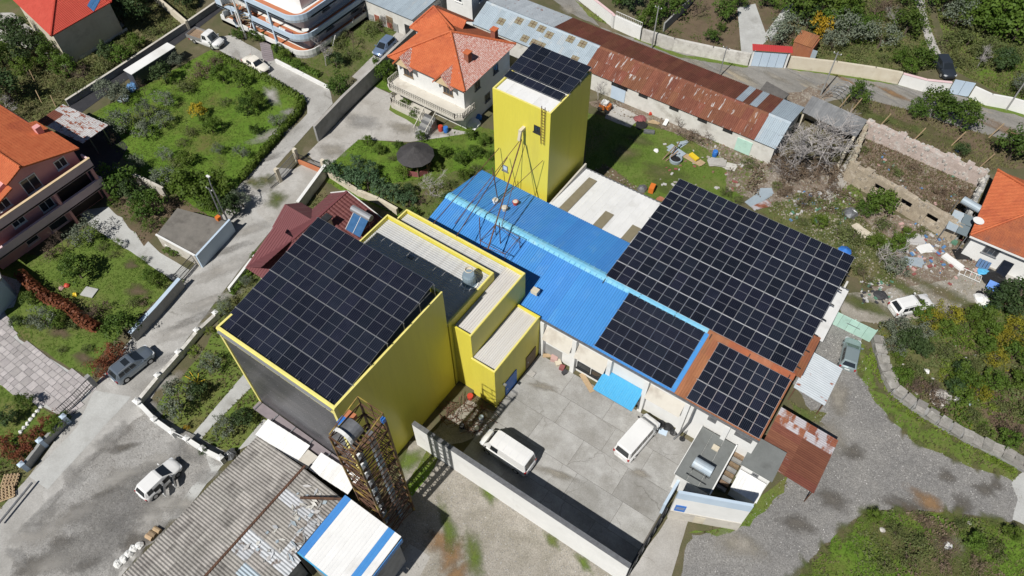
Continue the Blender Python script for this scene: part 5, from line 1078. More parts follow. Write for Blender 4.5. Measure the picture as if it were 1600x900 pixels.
# ------------------------------------------------------------------ red roofed house (upper corner)
f = thing('red_roof_house', 'house with bright red tiled hip roof and blue rooftop collector', 'house', (-108, 42, 0))
def house_box(f, P, z, m, name='wall'):
    q = MB(); q.prism(P, 0, z); return q.obj(name, m, f)
F_, Lc, Rc = Vector(G2(80, 57, 5.2)), Vector(G2(14, -6, 5.2)), Vector(G2(150, 17, 5.2)); e1 = (Lc - F_); e2 = (Rc - F_)
e1 = e1.normalized() * 13; e2 = e2.normalized() * 10; C4 = [F_, F_ + e1, F_ + e1 + e2, F_ + e2]
cen = (C4[0] + C4[2]) / 2
inn = [cen + (p - cen) * .93 for p in C4]
house_box(f, [tuple(p) for p in inn], 5.0, CREMW)
ze, zr_ = 5.2, 7.8; r0_ = F_ + e2 * .5 + e1.normalized() * 5.0; r1_ = F_ + e2 * .5 + e1.normalized() * 9
V3 = lambda p, z: (p.x, p.y, z)
o1 = cen + (F_ - cen) * 1.03
tiled(f, [V3(C4[0], ze), V3(C4[1], ze), V3(r1_, zr_), V3(r0_, zr_)], TILER); tiled(f, [V3(C4[3], ze), V3(C4[0], ze), V3(r0_, zr_)], TILER); tiled(f, [V3(C4[2], ze), V3(C4[3], ze), V3(r0_, zr_), V3(r1_, zr_)], TILER)
ridge(f, V3(F_, ze + .12), V3(r0_, zr_ + .12), TILER); ridge(f, V3(C4[3], ze + .12), V3(r0_, zr_ + .12), TILER)
# lower terrace block of that house facing the garden
a = Vector(G2(105, 91)); b = Vector(G2(178, 52)); dd = (b - a).normalized(); nn = Vector((-dd.y, dd.x))
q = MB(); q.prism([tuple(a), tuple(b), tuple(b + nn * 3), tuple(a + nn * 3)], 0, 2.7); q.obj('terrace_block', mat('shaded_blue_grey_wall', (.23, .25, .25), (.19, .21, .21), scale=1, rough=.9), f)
q = MB(); q.prism([tuple(a - nn * .15 - dd * .1), tuple(b - nn * .15 + dd * .1), tuple(b + nn * .15), tuple(a + nn * .15)], 2.7, 3.6); q.obj('terrace_parapet', GREYW, f)
for t in (.3, .75): c = a.lerp(b, t); window(f, (c.x, c.y, 1.5), (dd.x, dd.y, 0), (-nn.x, -nn.y, 0), 1.2, 1.2, 1, fm=GREYW)
q = MB(); q.prism([tuple(a), tuple(a - dd * .3), tuple(a - dd * .3 + nn * 9), tuple(a + nn * 9)], 0, 1.1); q.obj('side_wall', CREMW, f)
tc_ = thing('solar_collector', 'blue water heating collector on the bright red roof', 'solar collector', (*G2(146, 2, 6), 6))
p = G(136, 9, 6.4); q = MB(); ex = Vector((e1.x, e1.y, 0)).normalized(); ey = Vector((e2.x, e2.y, 0)).normalized()
for k in range(2): o_ = p - ex * (1.0 * k); q = MB(); q.slab([o_, o_ - ex * .95, o_ - ex * .95 - ey * -1.7 + Vector((0, 0, 1.0)), o_ - ey * -1.7 + Vector((0, 0, 1.0))], .08); q.obj('collector_panel', CELLB, tc_)
# ------------------------------------------------------------------ apartment block
f = thing('apartment_block', 'white apartment block with rounded pale blue balconies and spiral stairs', 'apartment block', (-84, 62, 0))
WB = mat('shaded_white_wall', (.66, .67, .70), (.60, .61, .65), scale=.6, rough=.75)
def curved(u0, v0, u1, v1, r, n=7):
    """outline: rounded at the (u1, v0) corner"""
    pts = [(u0, v0)]
    for i in range(n + 1): a = -math.pi / 2 + math.pi / 2 * i / n; pts.append((u1 - r + r * math.cos(a), v0 + r + r * math.sin(a)))
    return pts + [(u1, v1), (u0, v1)]
for k in range(3):
    z = 3.0 * k + (.5 if k == 0 else .1)
    q = MB(); q.box(-91.5, 58.0 + .6 * (k > 1), z, -75.9 - .3 * k, 73, z + 2.75); q.obj('wall', WHITE if k < 2 else WHITE, f)
    out = curved(-92, 55.6, -74.4, 73, 2.6)
    q = MB(); q.prism(out, z - .28 if k else 0, z); q.obj('balcony_floor', WHITE, f)
    q = MB(); wall_ring(q, [(p[0], p[1]) for p in curved(-91.95, 55.65, -74.45, 72.95, 2.55)], z + .0, z + .035, 1.55); q.obj('terrace_tiles', TERRA, f)
    q = MB(); wall_ring(q, out, z - .32 if k else 0, z + .75, .18); q.obj('parapet', LBLUE if k else WHITE, f)
for u in (-80.2, -84.5, -88.8): q = MB(); q.bar((u, 55.7, .4), (u, 55.7, 6.2), .3); q.obj('column', LBLUE, f)
for v, z in ((62.5, 4.7), (66.8, 4.7), (62.2, 1.9), (67.5, 1.9)): window(f, (-75.9 if z < 3.5 else -76.2, v, z), (0, 1, 0), (1, 0, 0), 1.5, 1.2, 1, fm=METAL)
for u, z in ((-79, 1.8), (-83, 1.8), (-79.5, 4.8), (-84, 4.8)): window(f, (u, 58.0, z), (1, 0, 0), (0, -1, 0), 1.2, 1.7, 1, fm=WOODD)
for (px, z0, nm) in (((371, 20), 3.2, 0), ((374, 38), 0.2, 1)):
    c = G(px[0], px[1], z0 + 1.0); q = MB(); q.tube((c.x, c.y, 0), (c.x, c.y, z0 + 3.2), .12, 8); q.obj('stair_pole', WHITE, f)
    for i in range(12):
        a = .4 + i * .36; q = MB(); z = z0 + i * .24
        q.hexa([(c.x + math.cos(a + s_) * r, c.y + math.sin(a + s_) * r, zz) for zz in (z, z + .06) for r, s_ in ((.15, 0), (1.7, -.13), (1.7, .13), (.15, .05))]); q.obj('stair_tread', WOODD, f)
    q = MB()
    for i in range(11):
        a = .4 + i * .36; q.bar((c.x + math.cos(a) * 1.72, c.y + math.sin(a) * 1.72, z0 + i * .24 + .5), (c.x + math.cos(a + .36) * 1.72, c.y + math.sin(a + .36) * 1.72, z0 + i * .24 + .74), .08, .8)
    q.obj('stair_side', WHITE, f)
for i, (u, v, z, m_, lb) in enumerate(((-77.6, 56.3, 3.9, CLOTHR, 'red and white laundry over balcony rail of the apartment block'), (-78.9, 56.2, 3.9, WHITE, 'white sheets hung on the middle apartment balcony'), (-82.5, 57, 3.5, WHITE, 'white covered table on the middle apartment balcony'))):
    q = MB()
    for j in range(3): q.box(u + j * .42, v - .45, z - .35 - .06 * j, u + j * .42 + .36, v - .3, z + .15)
    tag(q.obj('laundry', m_), lb, 'laundry')
q = MB(); q.lathe((-75.1, 57.2, 4.1), [(.1, 0), (.45, .12), (.5, .16)], 14); tag(q.obj('satellite_dish', WHITE), 'white satellite dish at rounded corner of middle apartment balcony', 'satellite dish')
pth = thing('stepped_path', 'slatted grey path from the drive up to apartment terrace', 'path', (*G2(418, 82), 0))
a, b = Vector(G2(420, 96)), Vector(G2(414, 66)); dd = (b - a).normalized(); nn = Vector((-dd.y, dd.x)) * .75
for k in range(10): p = a.lerp(b, k / 10); q2 = a.lerp(b, (k + .88) / 10); q = MB(); q.hexa([(*(p - nn), .02), (*(q2 - nn), .02), (*(q2 + nn), .02), (*(p + nn), .02), (*(p - nn), .09), (*(q2 - nn), .09), (*(q2 + nn), .09), (*(p + nn), .09)]); q.obj('slat', PURPL, pth)
# ------------------------------------------------------------------ villa
f = thing('villa', 'two storey white villa with orange and chalky red hip roof', 'house', (-52.5, 62, 0))
U0, U1, V0, V1 = -58.2, -47.4, 57.2, 67.2; ZE, ZP = 6.9, 10.0
q = MB(); q.box(U0, V0, 0, U1, V1, ZE - .15); q.obj('wall', WHITE, f)
pk_ = (-52.5, 61.7, ZP); c4 = [(-58.9, 56.4, ZE), (-46.5, 56.3, ZE), (-46.8, 67.8, ZE), (-58.9, 67.8, ZE)]
tiled(f, [c4[0], c4[1], pk_], TILEO); tiled(f, [c4[1], c4[2], pk_], TILEW); tiled(f, [c4[2], c4[3], pk_], TILEB); tiled(f, [c4[3], c4[0], pk_], TILEO)
for c in c4[:3]: ridge(f, (c[0], c[1], c[2] + .12), (pk_[0], pk_[1], pk_[2] + .12), TILEO)
q = MB(); q.box(-60.0, 63.4, 0, -56, 68.4, ZE - .1); q.obj('wing_wall', WHITE, f)
w0, w1, w2, w3 = (-60.6, 62.8, 6.9), (-54.4, 62.8, 6.9), (-54.4, 68.9, 6.9), (-60.6, 68.9, 6.9); ra, rb = (-58.4, 65.6, 9.3), (-53.0, 63.2, 9.6)
tiled(f, [w0, (-53.2, 62.8, 6.9), (-53.0, 65.6, 9.3), ra], TILEO); tiled(f, [w3, w0, ra], TILEO); tiled(f, [w2, w3, ra, (-53.0, 65.6, 9.3)], TILEB); ridge(f, (-60.5, 62.9, 7.05), (-58.4, 65.6, 9.42), TILEO); ridge(f, ra[:2] + (9.42,), (-52.6, 62.4, 9.9), TILEO)
# two small gables on the front
for u, wd in ((-56.4, 2.6), (-49.9, 2.6)):
    zb, zt = 6.55, 8.15; y0, y1 = 56.0, 59.4
    q = MB(); q.add([(u - wd / 2, y0 + .2, zb), (u + wd / 2, y0 + .2, zb), (u, y0 + .2, zt - .12), (u - wd / 2, y1, zb), (u + wd / 2, y1, zb), (u, y1, zt - .12)], [(0, 1, 2), (5, 4, 3), (0, 3, 4, 1)]); q.obj('gable', CREAM, f)
    tiled(f, [(u + wd / 2 + .2, y0, zb - .05), (u + wd / 2 + .2, y1, zb - .05), (u, y1, zt), (u, y0, zt)], TILEW, amp=.04, base=.1); tiled(f, [(u - wd / 2 - .2, y1, zb - .05), (u - wd / 2 - .2, y0, zb - .05), (u, y0, zt), (u, y1, zt)], TILEO, amp=.04, base=.1)
for z, u0, u1 in ((3.3, U0 - .6, U1 + 1.0), (.9, U0 - .6, -52.6)):
    q = MB(); q.prism([(u0, 55.4), (u0 + .8, 54.9), (u1 - .9, 54.9), (u1, 55.6), (u1, 58.2 if z > 2 else 57.2), (u0, 58.2 if z > 2 else 57.2)] if z > 2 else [(u0, 55.4), (u0 + .6, 54.9), (u1, 54.9), (u1, 57.2), (u0, 57.2)], z - .25 if z > 2 else 0, z); q.obj('balcony_floor', BEIGE, f)
    pts = [(u0 + .1, 57.4), (u0 + .1, 55.5), (u0 + .85, 55.0), (u1 - .95, 55.0), (u1 - .1, 55.65), (u1 - .1, 58.1)] if z > 2 else [(u0 + .1, 57.2), (u0 + .1, 55.5), (u0 + .65, 55.0), (u1 - .1, 55.0)]
    railing('', '', '', pts, .85, BEIGE, .3, 2, parent=f, z0=z, bw=.09)
for u, z in ((-56.4, 5.2), (-49.9, 5.2), (-56.0, 2.4), (-49.6, 1.9)): window(f, (u, V0, z), (1, 0, 0), (0, -1, 0), 1.5, 1.4, 2, fm=WOODD)
for v, z in ((60, 5.2), (64, 5.2), (62, 2)): window(f, (U1, v, z), (0, 1, 0), (1, 0, 0), 1.1, 1.2, 1, fm=METAL)
for u, v, z0, z1 in ((-48.9, 60.3, 7.6, 9.3), (-49.2, 66.4, 7.0, 9.0)): q = MB(); q.box(u - .35, v - .35, z0, u + .35, v + .35, z1); c_ = q.obj('chimney', BRICKR, f); q = MB(); q.box(u - .45, v - .45, z1, u + .45, v + .45, z1 + .12); q.obj('cap', TILEO, c_)
st = thing('villa_stairs', 'grey outside stairs with railings up to the villa door', 'stairs', (-51.4, 54, 0))
for k in range(7): q = MB(); q.box(-52.3, 52.6 + k * .36, 0, -50.6, 52.6 + k * .36 + .36, .25 + k * .25); q.obj('step', GREYW if k % 2 else METAL, st)
for u in (-52.35, -50.55):
    q = MB(); q.bar((u, 52.5, 1.1), (u, 55.1, 2.8), .08); q.obj('handrail', BEIGE, st); q = MB()
    for k in range(7): q.bar((u, 52.6 + k * .38, .25 + k * .24), (u, 52.6 + k * .38, 1.15 + k * .25), .06)
    q.obj('balusters', BEIGE, st, kind='stuff')
for (x, y, m_, lb) in ((-49.9, 55.0, REDP, 'red barrel at the foot of the villa stairs'), (-49.2, 55.2, BLUEP, 'blue barrel beside the villa stairs')): q = MB(); q.lathe((x, y, 0.02), [(.3, 0), (.34, .3), (.34, .6), (.3, .85)], 12); tag(q.obj('barrel', m_), lb, 'barrel')
# ------------------------------------------------------------------ long rusty shed
f = thing('long_shed', 'very long low shed with rusty and pale blue sheet roof', 'shed', (-35, 77, 0))
q = MB(); q.box(-58, 73.3, 0, -12.2, 73.55, 2.75); q.obj('wall', WHITD, f); q = MB(); q.box(-58, 81.6, 0, -12.2, 81.85, 2.9); q.obj('wall', WHITD, f)
for u in (-58, -12.4): q = MB(); q.prism([(u, 73.55), (u + .2, 73.55), (u + .2, 77), (u, 77)], 0, lambda x, y: 2.8 + (y - 73) * .37); q.prism([(u, 77), (u + .2, 77), (u + .2, 81.6), (u, 81.6)], 0, lambda x, y: 2.8 + (82.4 - y) * .25); q.obj('gable_wall', WHITD, f)
def sel(i, c_, n):
    u = -58 + (i + .5) * 46.1 / n
    return GALV if u < -39.2 else (GALV if u > -14.9 else RUSTM)
def selb(i, c_, n):
    u = -12 - (i + .5) * 46.1 / n
    return GALVR if u < -47 else (GALV if u > -14.6 or -18.0 < u < -16.8 or (-19.8 < u < -18.8) else RUSTD)
sheets(f, (-58.1, 73.0, 2.85), (-12.0, 73.0, 2.85), (-58.1, 76.8, 4.3), RUSTM, width=.95, pitch=.24, h=.045, courses=2, pick=sel)
sheets(f, (-12.0, 82.2, 2.95), (-58.1, 82.2, 2.95), (-12.0, 76.8, 4.3), RUSTD, width=.95, pitch=.24, h=.045, courses=2, pick=selb)
for u0, u1, m_ in ((-58.1, -39.2, GALV), (-39.2, -14.9, RUSTM), (-14.9, -12, GALV)):
    k = 0; u = u0
    while u < u1 - .1: w_ = min(3.0, u1 - u); q = MB(); q.add([(u, 76.5, 4.25), (u, 76.8, 4.42), (u, 77.15, 4.27), (u + w_, 76.5, 4.25), (u + w_, 76.8, 4.42), (u + w_, 77.15, 4.27)], [(0, 3, 4, 1), (1, 4, 5, 2)]); q.obj('ridge_cap', m_, f); u += w_
for px in ((834, 39), (846, 47), (858, 55), (820, 54), (834, 61), (843, 67), (893, 62), (910, 71), (896, 88), (811, 34) , (783, 31)):
    c = G(px[0], px[1], 3.9); y = min(max(c.y, 73.8), 76.2); z = 2.85 + (y - 73.0) * .3816 + .1
    q = MB(); q.slab([(c.x - .55, y - .5, z - .19), (c.x + .55, y - .5, z - .19), (c.x + .55, y + .5, z + .19), (c.x - .55, y + .5, z + .19)], .05); s_ = q.obj('skylight', SKYL, f)
    q = MB(); q.bar((c.x, y - .5, z - .17), (c.x, y + .5, z + .21), .05); q.bar((c.x - .5, y, z + .03), (c.x + .5, y, z + .03), .05); q.obj('glazing_bar', RSTEEL, s_)
for u in (-31, -26.5, -22.5, -19): q = MB(); q.box(u, 73.2, 2.2, u + 1.3, 73.32, 2.65); q.obj('vent_opening', STEELB, f)
q = MB(); q.box(-35.0, 73.2, .1, -32.9, 73.32, 2.1); q.obj('door', LBLUE, f); q = MB(); q.box(-16.9, 73.2, .1, -14.9, 73.32, 2.1); q.obj('door', MINT, f); q = MB(); q.box(-35.1, 73.22, 2.1, -32.7, 73.34, 2.6); q.obj('transom', GLASS, f)
# ------------------------------------------------------------------ white house, grey-blue shed and stone front at the top
f = thing('white_house', 'plain white house standing behind the orange villa roof', 'house', (-60, 76, 0))
q = MB(); q.box(-64.3, 75.2, 0, -59.6, 84, 6.2); q.obj('wall', WHITE, f); q = MB(); q.box(-64.7, 74.9, 6.2, -59.2, 84.2, 6.4); q.obj('roof', GREYW, f)
window(f, (-62, 75.2, 4.4), (1, 0, 0), (0, -1, 0), 1.3, 1.2, 1); window(f, (-59.6, 77.5, 4.2), (0, 1, 0), (1, 0, 0), 1.2, 1.2, 1); window(f, (-59.6, 77.5, 1.6), (0, 1, 0), (1, 0, 0), 1.2, 1.2, 1)
f = thing('pale_roof_shed', 'broad shed with pale grey-blue sheet roof and stained wall', 'shed', (-69, 71, 0))
q = MB(); q.box(-74.4, 68.5, 0, -65.2, 80, 3.4); q.obj('wall', WHITD, f)
sheets(f, (-74.6, 68.1, 3.5), (-65.0, 68.1, 3.5), (-74.6, 80, 4.1), GALV, width=1.05, pitch=.3, h=.03)
q = MB(); q.box(-70.4, 68.42, .1, -69.2, 68.52, 2.1); q.obj('door', WOODD, f); q = MB(); q.box(-66.9, 68.40, .1, -65.9, 68.52, 2.0); q.obj('door', STEELB, f)
for k in range(5): q = MB(); q.box(-74 + k * 1.2, 68.38, .05 + .2 * (k % 2), -73.1 + k * 1.2, 68.49, 1.1 + .3 * (k % 3)); q.obj('bare_brick_patch', BRICKR if k % 2 else GREYW, f)
bc = thing('blue_canopy', 'small bright blue canopy beside the villa under the tower', 'canopy', (-44.5, 68, 0))
sheets(bc, (-45.6, 66.6, 2.6), (-42.6, 66.6, 2.6), (-45.6, 69.0, 2.8), BLUE, width=1.0, pitch=.25, h=.04)
for x, y in ((-45.4, 66.8), (-42.8, 66.8), (-45.4, 68.8), (-42.8, 68.8)): q = MB(); q.bar((x, y, 0), (x, y, 2.6), .08); q.obj('post', METAL, bc)
# ------------------------------------------------------------------ maroon house
f = thing('maroon_house', 'house with dark maroon sheet roof half hidden by factory array', 'house', (-47, 30, 0))
q = MB(); q.box(-50.7, 24.2, 0, -42, 36.0, 3.3); q.obj('wall', CREMW, f)
e, zr2 = 3.35, 5.45
tiled(f, [(-41.4, 23.4, e), (-41.4, 36.6, e), (-48.2, 36.4, zr2), (-48.2, 28.3, zr2)], mat('maroon_tile', (.13, .042, .042), (.16, .055, .05), scale=1, rough=.6, fine=.1), cw=.42, ch=.45)
sheets(f, (-51.3, 36.6, e), (-51.3, 23.5, e), (-48.2, 36.6, zr2), MARO, width=1.1, pitch=1.1, h=.02)
sheets(f, (-51.3, 23.4, e - .02), (-41.4, 23.4, e - .02), (-51.3, 28.3, zr2 - .1), MARO, width=.62, pitch=.31, h=.05, pick=lambda i, c_, n: MARO if i > 1 else MARO)
q = MB(); q.slab([(-51.35, 23.4, e - .01), (-48.2, 28.2, zr2 + .06), (-47.9, 28.2, zr2 + .06), (-50.9, 23.4, e - .01)], .05); q.obj('hip_cap', MARO, f)
q = MB(); q.bar((-48.2, 28.0, zr2 + .08), (-48.2, 36.6, zr2 + .08), .3, .08); q.obj('ridge_cap', MARO, f)
for a, b in (((-51.3, 36.65, e), (-48.2, 36.65, zr2)), ((-41.4, 36.65, e), (-48.2, 36.65, zr2))): q = MB(); q.bar(a, b, .08, .22); q.obj('verge_board', WHITE, f)
sheets(f, (-53.1, 29.1, e), (-48.8, 29.1, e), (-53.1, 31.6, 4.85), MARO, width=.5, pitch=.25, h=.05); sheets(f, (-48.8, 33.6, e), (-53.1, 33.6, e), (-48.8, 31.6, 4.85), MARO, width=2.2, pitch=1.1, h=.02)
q = MB(); q.box(-52.6, 29.6, 0, -50.7, 33.2, 3.2); q.obj('porch_wall', CREMW, f)
q = MB(); q.box(-46.9, 31.6, 4.2, -46.3, 32.2, 6.4); c_ = q.obj('chimney', CREMW, f); q = MB(); q.box(-47.05, 31.45, 6.4, -46.15, 32.35, 6.55); q.obj('cap', STEELB, c_); q = MB(); q.box(-46.95, 31.55, 4.2, -46.25, 32.25, 4.7); q.obj('brick_foot', BRICKR, c_)
wh_ = thing('solar_water_heater', 'rooftop water heater with two blue panels and silver tank', 'water heater', (-44.5, 33, 4.5))
for k in range(2): a = -44.9 + k * 1.05; q = MB(); q.slab([(a, 32.6, 5.0), (a + 1.0, 32.6, 5.0), (a + 1.0, 34.2, 6.2), (a, 34.2, 6.2)], .09); q.obj('collector_panel', CELLB, wh_); q = MB(); q.bar((a, 32.6, 5.02), (a, 34.2, 6.22), .07); q.obj('panel_edge', ALU, wh_)
q = MB(); q.tube((-45.3, 34.5, 6.4), (-42.6, 34.5, 6.4), .38, 14); q.obj('storage_tank', ALU, wh_)
for x in (-44.8, -43.0): q = MB(); q.bar((x, 34.4, 4.3), (x, 34.4, 6.1), .06); q.obj('stand_leg', METAL, wh_)
ds = thing('satellite_dish', 'white satellite dish beside the maroon house chimney', 'satellite dish', (-45.3, 31.0, 5)); q = MB(); q.lathe((-45.3, 31.0, 5.6), [(.05, 0), (.4, .1), (.48, .2)], 14); q.obj('reflector', WHITE, ds); q = MB(); q.bar((-45.3, 31, 4.6), (-45.3, 31, 5.6), .06); q.obj('mast', METAL, ds)
# gazebo
c = Vector(G(652, 262, 0)); f = thing('gazebo', 'round timber gazebo with dark shingle roof in the villa garden', 'gazebo', c)
for k in range(8): a = math.pi / 4 * k; q = MB(); q.bar((c.x + 1.75 * math.cos(a), c.y + 1.75 * math.sin(a), 0), (c.x + 1.75 * math.cos(a), c.y + 1.75 * math.sin(a), 2.3), .14); q.obj('post', WOODD, f)
for k in range(12):
    a0_, a1_ = math.pi / 6 * k, math.pi / 6 * (k + 1); rr = 2.35
    for j in range(3):
        r0q, r1q = rr * (1 - j / 3), rr * (1 - (j + 1.06) / 3) if j < 2 else .02; z0q, z1q = 2.2 + j * .42 + .03, 2.2 + (j + 1) * .42 + .03
        q = MB(); q.slab([(c.x + r * math.cos(t), c.y + r * math.sin(t), z) for r, t, z in ((r0q, a0_, z0q), (r0q, a1_, z0q), (r1q, a1_, z1q), (r1q, a0_, z1q))], .05); q.obj('shingle', SHING, f)
for k in range(8):
    a, b = math.pi / 4 * k, math.pi / 4 * (k + 1)
    if k != 5: q = MB(); q.bar((c.x + 1.75 * math.cos(a), c.y + 1.75 * math.sin(a), .45), (c.x + 1.75 * math.cos(b), c.y + 1.75 * math.sin(b), .45), .06, .8); q.obj('side_board', CLOTHR if k in (6, 7) else WOODD, f)
# ------------------------------------------------------------------ orange roof house at the dump
f = thing('orange_roof_house', 'white house with orange hip roof beside the rubbish tip', 'house', (17, 76, 0))
q = MB(); q.box(11.4, 71.9, 0, 27, 83, 3.5); q.obj('wall', WHITE, f)
c4 = [(10.9, 71.2, 3.6), (28, 71.2, 3.6), (28, 83.3, 3.6), (10.9, 83.3, 3.6)]; pa, pb = (16.6, 77.3, 6.6), (23, 77.3, 6.6)
tiled(f, [c4[0], c4[1], pb, pa], TILEB); tiled(f, [c4[3], c4[0], pa], TILEO); tiled(f, [c4[2], c4[3], pa, pb], TILEO); ridge(f, (10.9, 71.2, 3.75), (16.6, 77.3, 6.75), TILEO); ridge(f, (10.9, 83.3, 3.75), (16.6, 77.3, 6.75), TILEO)
q = MB(); q.bar((10.95, 71.15, 3.5), (28, 71.15, 3.5), .08, .2); q.obj('fascia', WHITE, f)
window(f, (13.7, 71.9, 2.1), (1, 0, 0), (0, -1, 0), 1.5, 1.1, 2, fm=METAL)
for i, (u, w_, h_, lb) in enumerate(((13.2, 1.3, .7, 'low row of small blue solar modules leaning on the white house'), (15.2, 1.1, 1.8, 'dark solar module leaning against the white house wall'))):
    t = thing('leaning_panel', lb, 'solar panel', (u, 71, 0)); n_ = 4 if i == 0 else 1
    for k in range(n_): a = u + k * (w_ / n_); q = MB(); q.slab([(a, 70.9, .2), (a + w_ / n_ - .05, 70.9, .2), (a + w_ / n_ - .05, 71.6, .2 + h_), (a, 71.6, .2 + h_)], .05); q.obj('solar_panel', CELLB if i == 0 else CELL, t)
    q = MB(); q.bar((u, 70.95, .2), (u + w_, 70.95, .2), .06); q.obj('panel_rail', ALU, t)
wt = thing('water_heater_stand', 'steel water drum and glass frame on stand beside the orange roof', 'water heater', (9.5, 74.5, 0))
q = MB(); q.tube((8.9, 76.9, 3.1), (11.0, 76.4, 3.1), .45, 14); q.obj('drum', GALV, wt)
for a, b in ((8.6, 72.2), (9.75, 72.2), (8.6, 73.7), (9.75, 73.7)): q = MB(); q.slab([(a, b, 2.4 + (b - 72) * .15), (a + 1.1, b, 2.4 + (b - 72) * .15), (a + 1.1, b + 1.42, 2.6 + (b - 72) * .15), (a, b + 1.42, 2.6 + (b - 72) * .15)], .06); q.obj('glass_pane', GALV if a < 9 else mat('grey_glass', (.16, .20, .22), rough=.2), wt)
for x, y in ((8.6, 72.2), (10.9, 72.2), (8.6, 77.2), (10.9, 77)): q = MB(); q.bar((x, y, 0), (x, y, 2.6), .08); q.obj('leg', METAL, wt)
ds = thing('satellite_dish', 'round white dish on the edge of the orange roof', 'satellite dish', (11, 73, 3)); q = MB(); q.lathe((11.05, 73.4, 3.9), [(.08, 0), (.5, .1), (.58, .2)], 16); q.obj('reflector', WHITE, ds); q = MB(); q.bar((11.05, 73.4, 3), (11.05, 73.4, 3.9), .06); q.obj('mast', METAL, ds)
# ------------------------------------------------------------------ ruin, barn and small shed near the road
f = thing('small_shed', 'cream shed with flat dark felt roof by the road', 'shed', (-16.5, 83.5, 0)); P = [(-18.2, 82.3), (-15.0, 82.2), (-14.7, 84.2), (-18.2, 85.0)]
q = MB(); q.prism([tuple(Vector(p).lerp(Vector((-16.5, 83.4)), .06)) for p in P], 0, 2.4); q.obj('wall', CREMW, f); q = MB(); q.prism(P, 2.4, 2.55); q.obj('roof', mat('mossy_dark_felt', (.10, .095, .09), (.15, .14, .13), scale=1.5, rough=.95, fine=.15), f)
f = thing('old_barn', 'collapsing barn with grey sheet roof beside big bare tree', 'barn', (-8, 83, 0))
for b in ((-12, 82.0, -11.7, 84.3), (-5.1, 80.5, -4.8, 84.2), (-12, 84.1, -4.8, 84.4)): q = MB(); q.box(b[0], b[1], 0, b[2], b[3], 2.6); q.obj('wall', CREMW, f)
GREYS = mat('dull_grey_sheet', (.215, .22, .225), (.17, .175, .18), (.26, .26, .26), scale=.9, rough=.7, s3=.6, rnd=.1, fine=.06)
sheets(f, (-12.1, 81.6, 2.6), (-4.7, 80.9, 2.6), (-12.1, 84.6, 3.2), GREYS, width=.95, pitch=.3, h=.03)
for k in range(4): q = MB(); q.bar((-9.4 + k * 1.1, 78.4, 2.0), (-9.4 + k * 1.1, 81.2, 2.5), .1); q.obj('rafter', WOODD, f)
q = MB(); q.box(-5.1, 77.6, 0, -4.75, 80.5, 2.4); q.obj('wall', CREMW, f)
RUINM = mat('crumbling_stone', (.42, .36, .27), (.30, .25, .19), (.50, .44, .36), scale=1.3, rough=.95, bump=.8, bscale=4, s3=.9, fine=.25)
f = thing('ruined_house', 'roofless stone ruin full of rubble and weeds with three window holes', 'ruin', (3, 79, 0))
def rubble_wall(a, b, h, t, m, holes=()):
    a, b = Vector(a), Vector(b); L = (b - a).length; d = (b - a) / L; n = Vector((-d.y, d.x)); q = MB(); s = 0.0; r = random.Random(int(a.x * 10 + b.y)); stones = MB()
    segs = []; x = 0
    for h0, h1, zb, zt in list(holes) + [(L, L, 0, 0)]:
        if h0 > x: segs.append((x, h0, 0, None))
        if h1 > h0: segs.append((h0, h1, 0, zb)); 
        x = h1
    for s0, s1, z0, z1 in segs:
        k = max(1, int((s1 - s0) / .8))
        for j in range(k):
            p, p2 = a + d * (s0 + (s1 - s0) * j / k), a + d * (s0 + (s1 - s0) * (j + 1) / k); zz = z1 if z1 is not None else h + r.uniform(-.3, .3)
            o1, o2 = n * (t / 2 + r.uniform(-.05, .05)), n * (t / 2 + r.uniform(-.05, .05))
            q.hexa([(*(p - o1), 0), (*(p2 - o1), 0), (*(p2 + o2), 0), (*(p + o2), 0), (*(p - o1), zz), (*(p2 - o1), zz + r.uniform(-.1, .1)), (*(p2 + o2), zz), (*(p + o2), zz)])
            for _ in range(9):
                c = p.lerp(p2, r.random()); w_ = r.uniform(.14, .3); side = r.choice((-1, 1, 0)); zc = r.uniform(.1, zz - .1) if side else zz; cc = c + n * (side * t / 2) + (n * r.uniform(-t / 2, t / 2) if not side else Vector((0, 0)))
                an = r.uniform(0, 3); ca, sa = math.cos(an) * w_, math.sin(an) * w_
                stones.hexa([(cc.x + x_ * ca - y_ * sa * .7, cc.y + x_ * sa + y_ * ca * .7, zc + z_ * w_ * .6) for z_ in (-1, 1) for x_, y_ in ((-.5, -.5), (.5, -.5), (.5, .5), (-.5, .5))])
    q.obj('wall', m, f); stones.obj('wall_stones', STONE if m is RUINM else STONEW, f, kind='stuff')
rubble_wall((-4.6, 85.3), (10.3, 84.2), 2.2, .9, mat('pinkish_rubble_wall', (.50, .42, .38), (.40, .33, .29), (.56, .52, .48), scale=1.2, rough=.95, bump=.6, bscale=4, s3=.8, fine=.2))
HOLES = ((3.6, 4.9, .9, 0), (7.0, 8.3, .9, 0), (10.2, 11.5, .9, 0))
rubble_wall((-3.6, 76.2), (10.2, 73.4), 2.8, .7, RUINM, holes=HOLES)
a, b = Vector((-3.6, 76.2)), Vector((10.2, 73.4)); d = (b - a).normalized(); n = Vector((-d.y, d.x)) * .36
for h0, h1, _, _ in HOLES:
    p, q2 = a + d * (h0 - .1), a + d * (h1 + .1); q = MB(); q.hexa([(*(p - n), 2.05), (*(q2 - n), 2.05), (*(q2 + n), 2.05), (*(p + n), 2.05), (*(p - n), 2.85), (*(q2 - n), 2.7), (*(q2 + n), 2.75), (*(p + n), 2.8)]); q.obj('lintel', RUINM, f)
rubble_wall((10.2, 73.6), (10.4, 84.0), 2.0, .5, GREYW); rubble_wall((-4.4, 84.6), (-3.6, 76.4), 2.4, .5, RUINM)
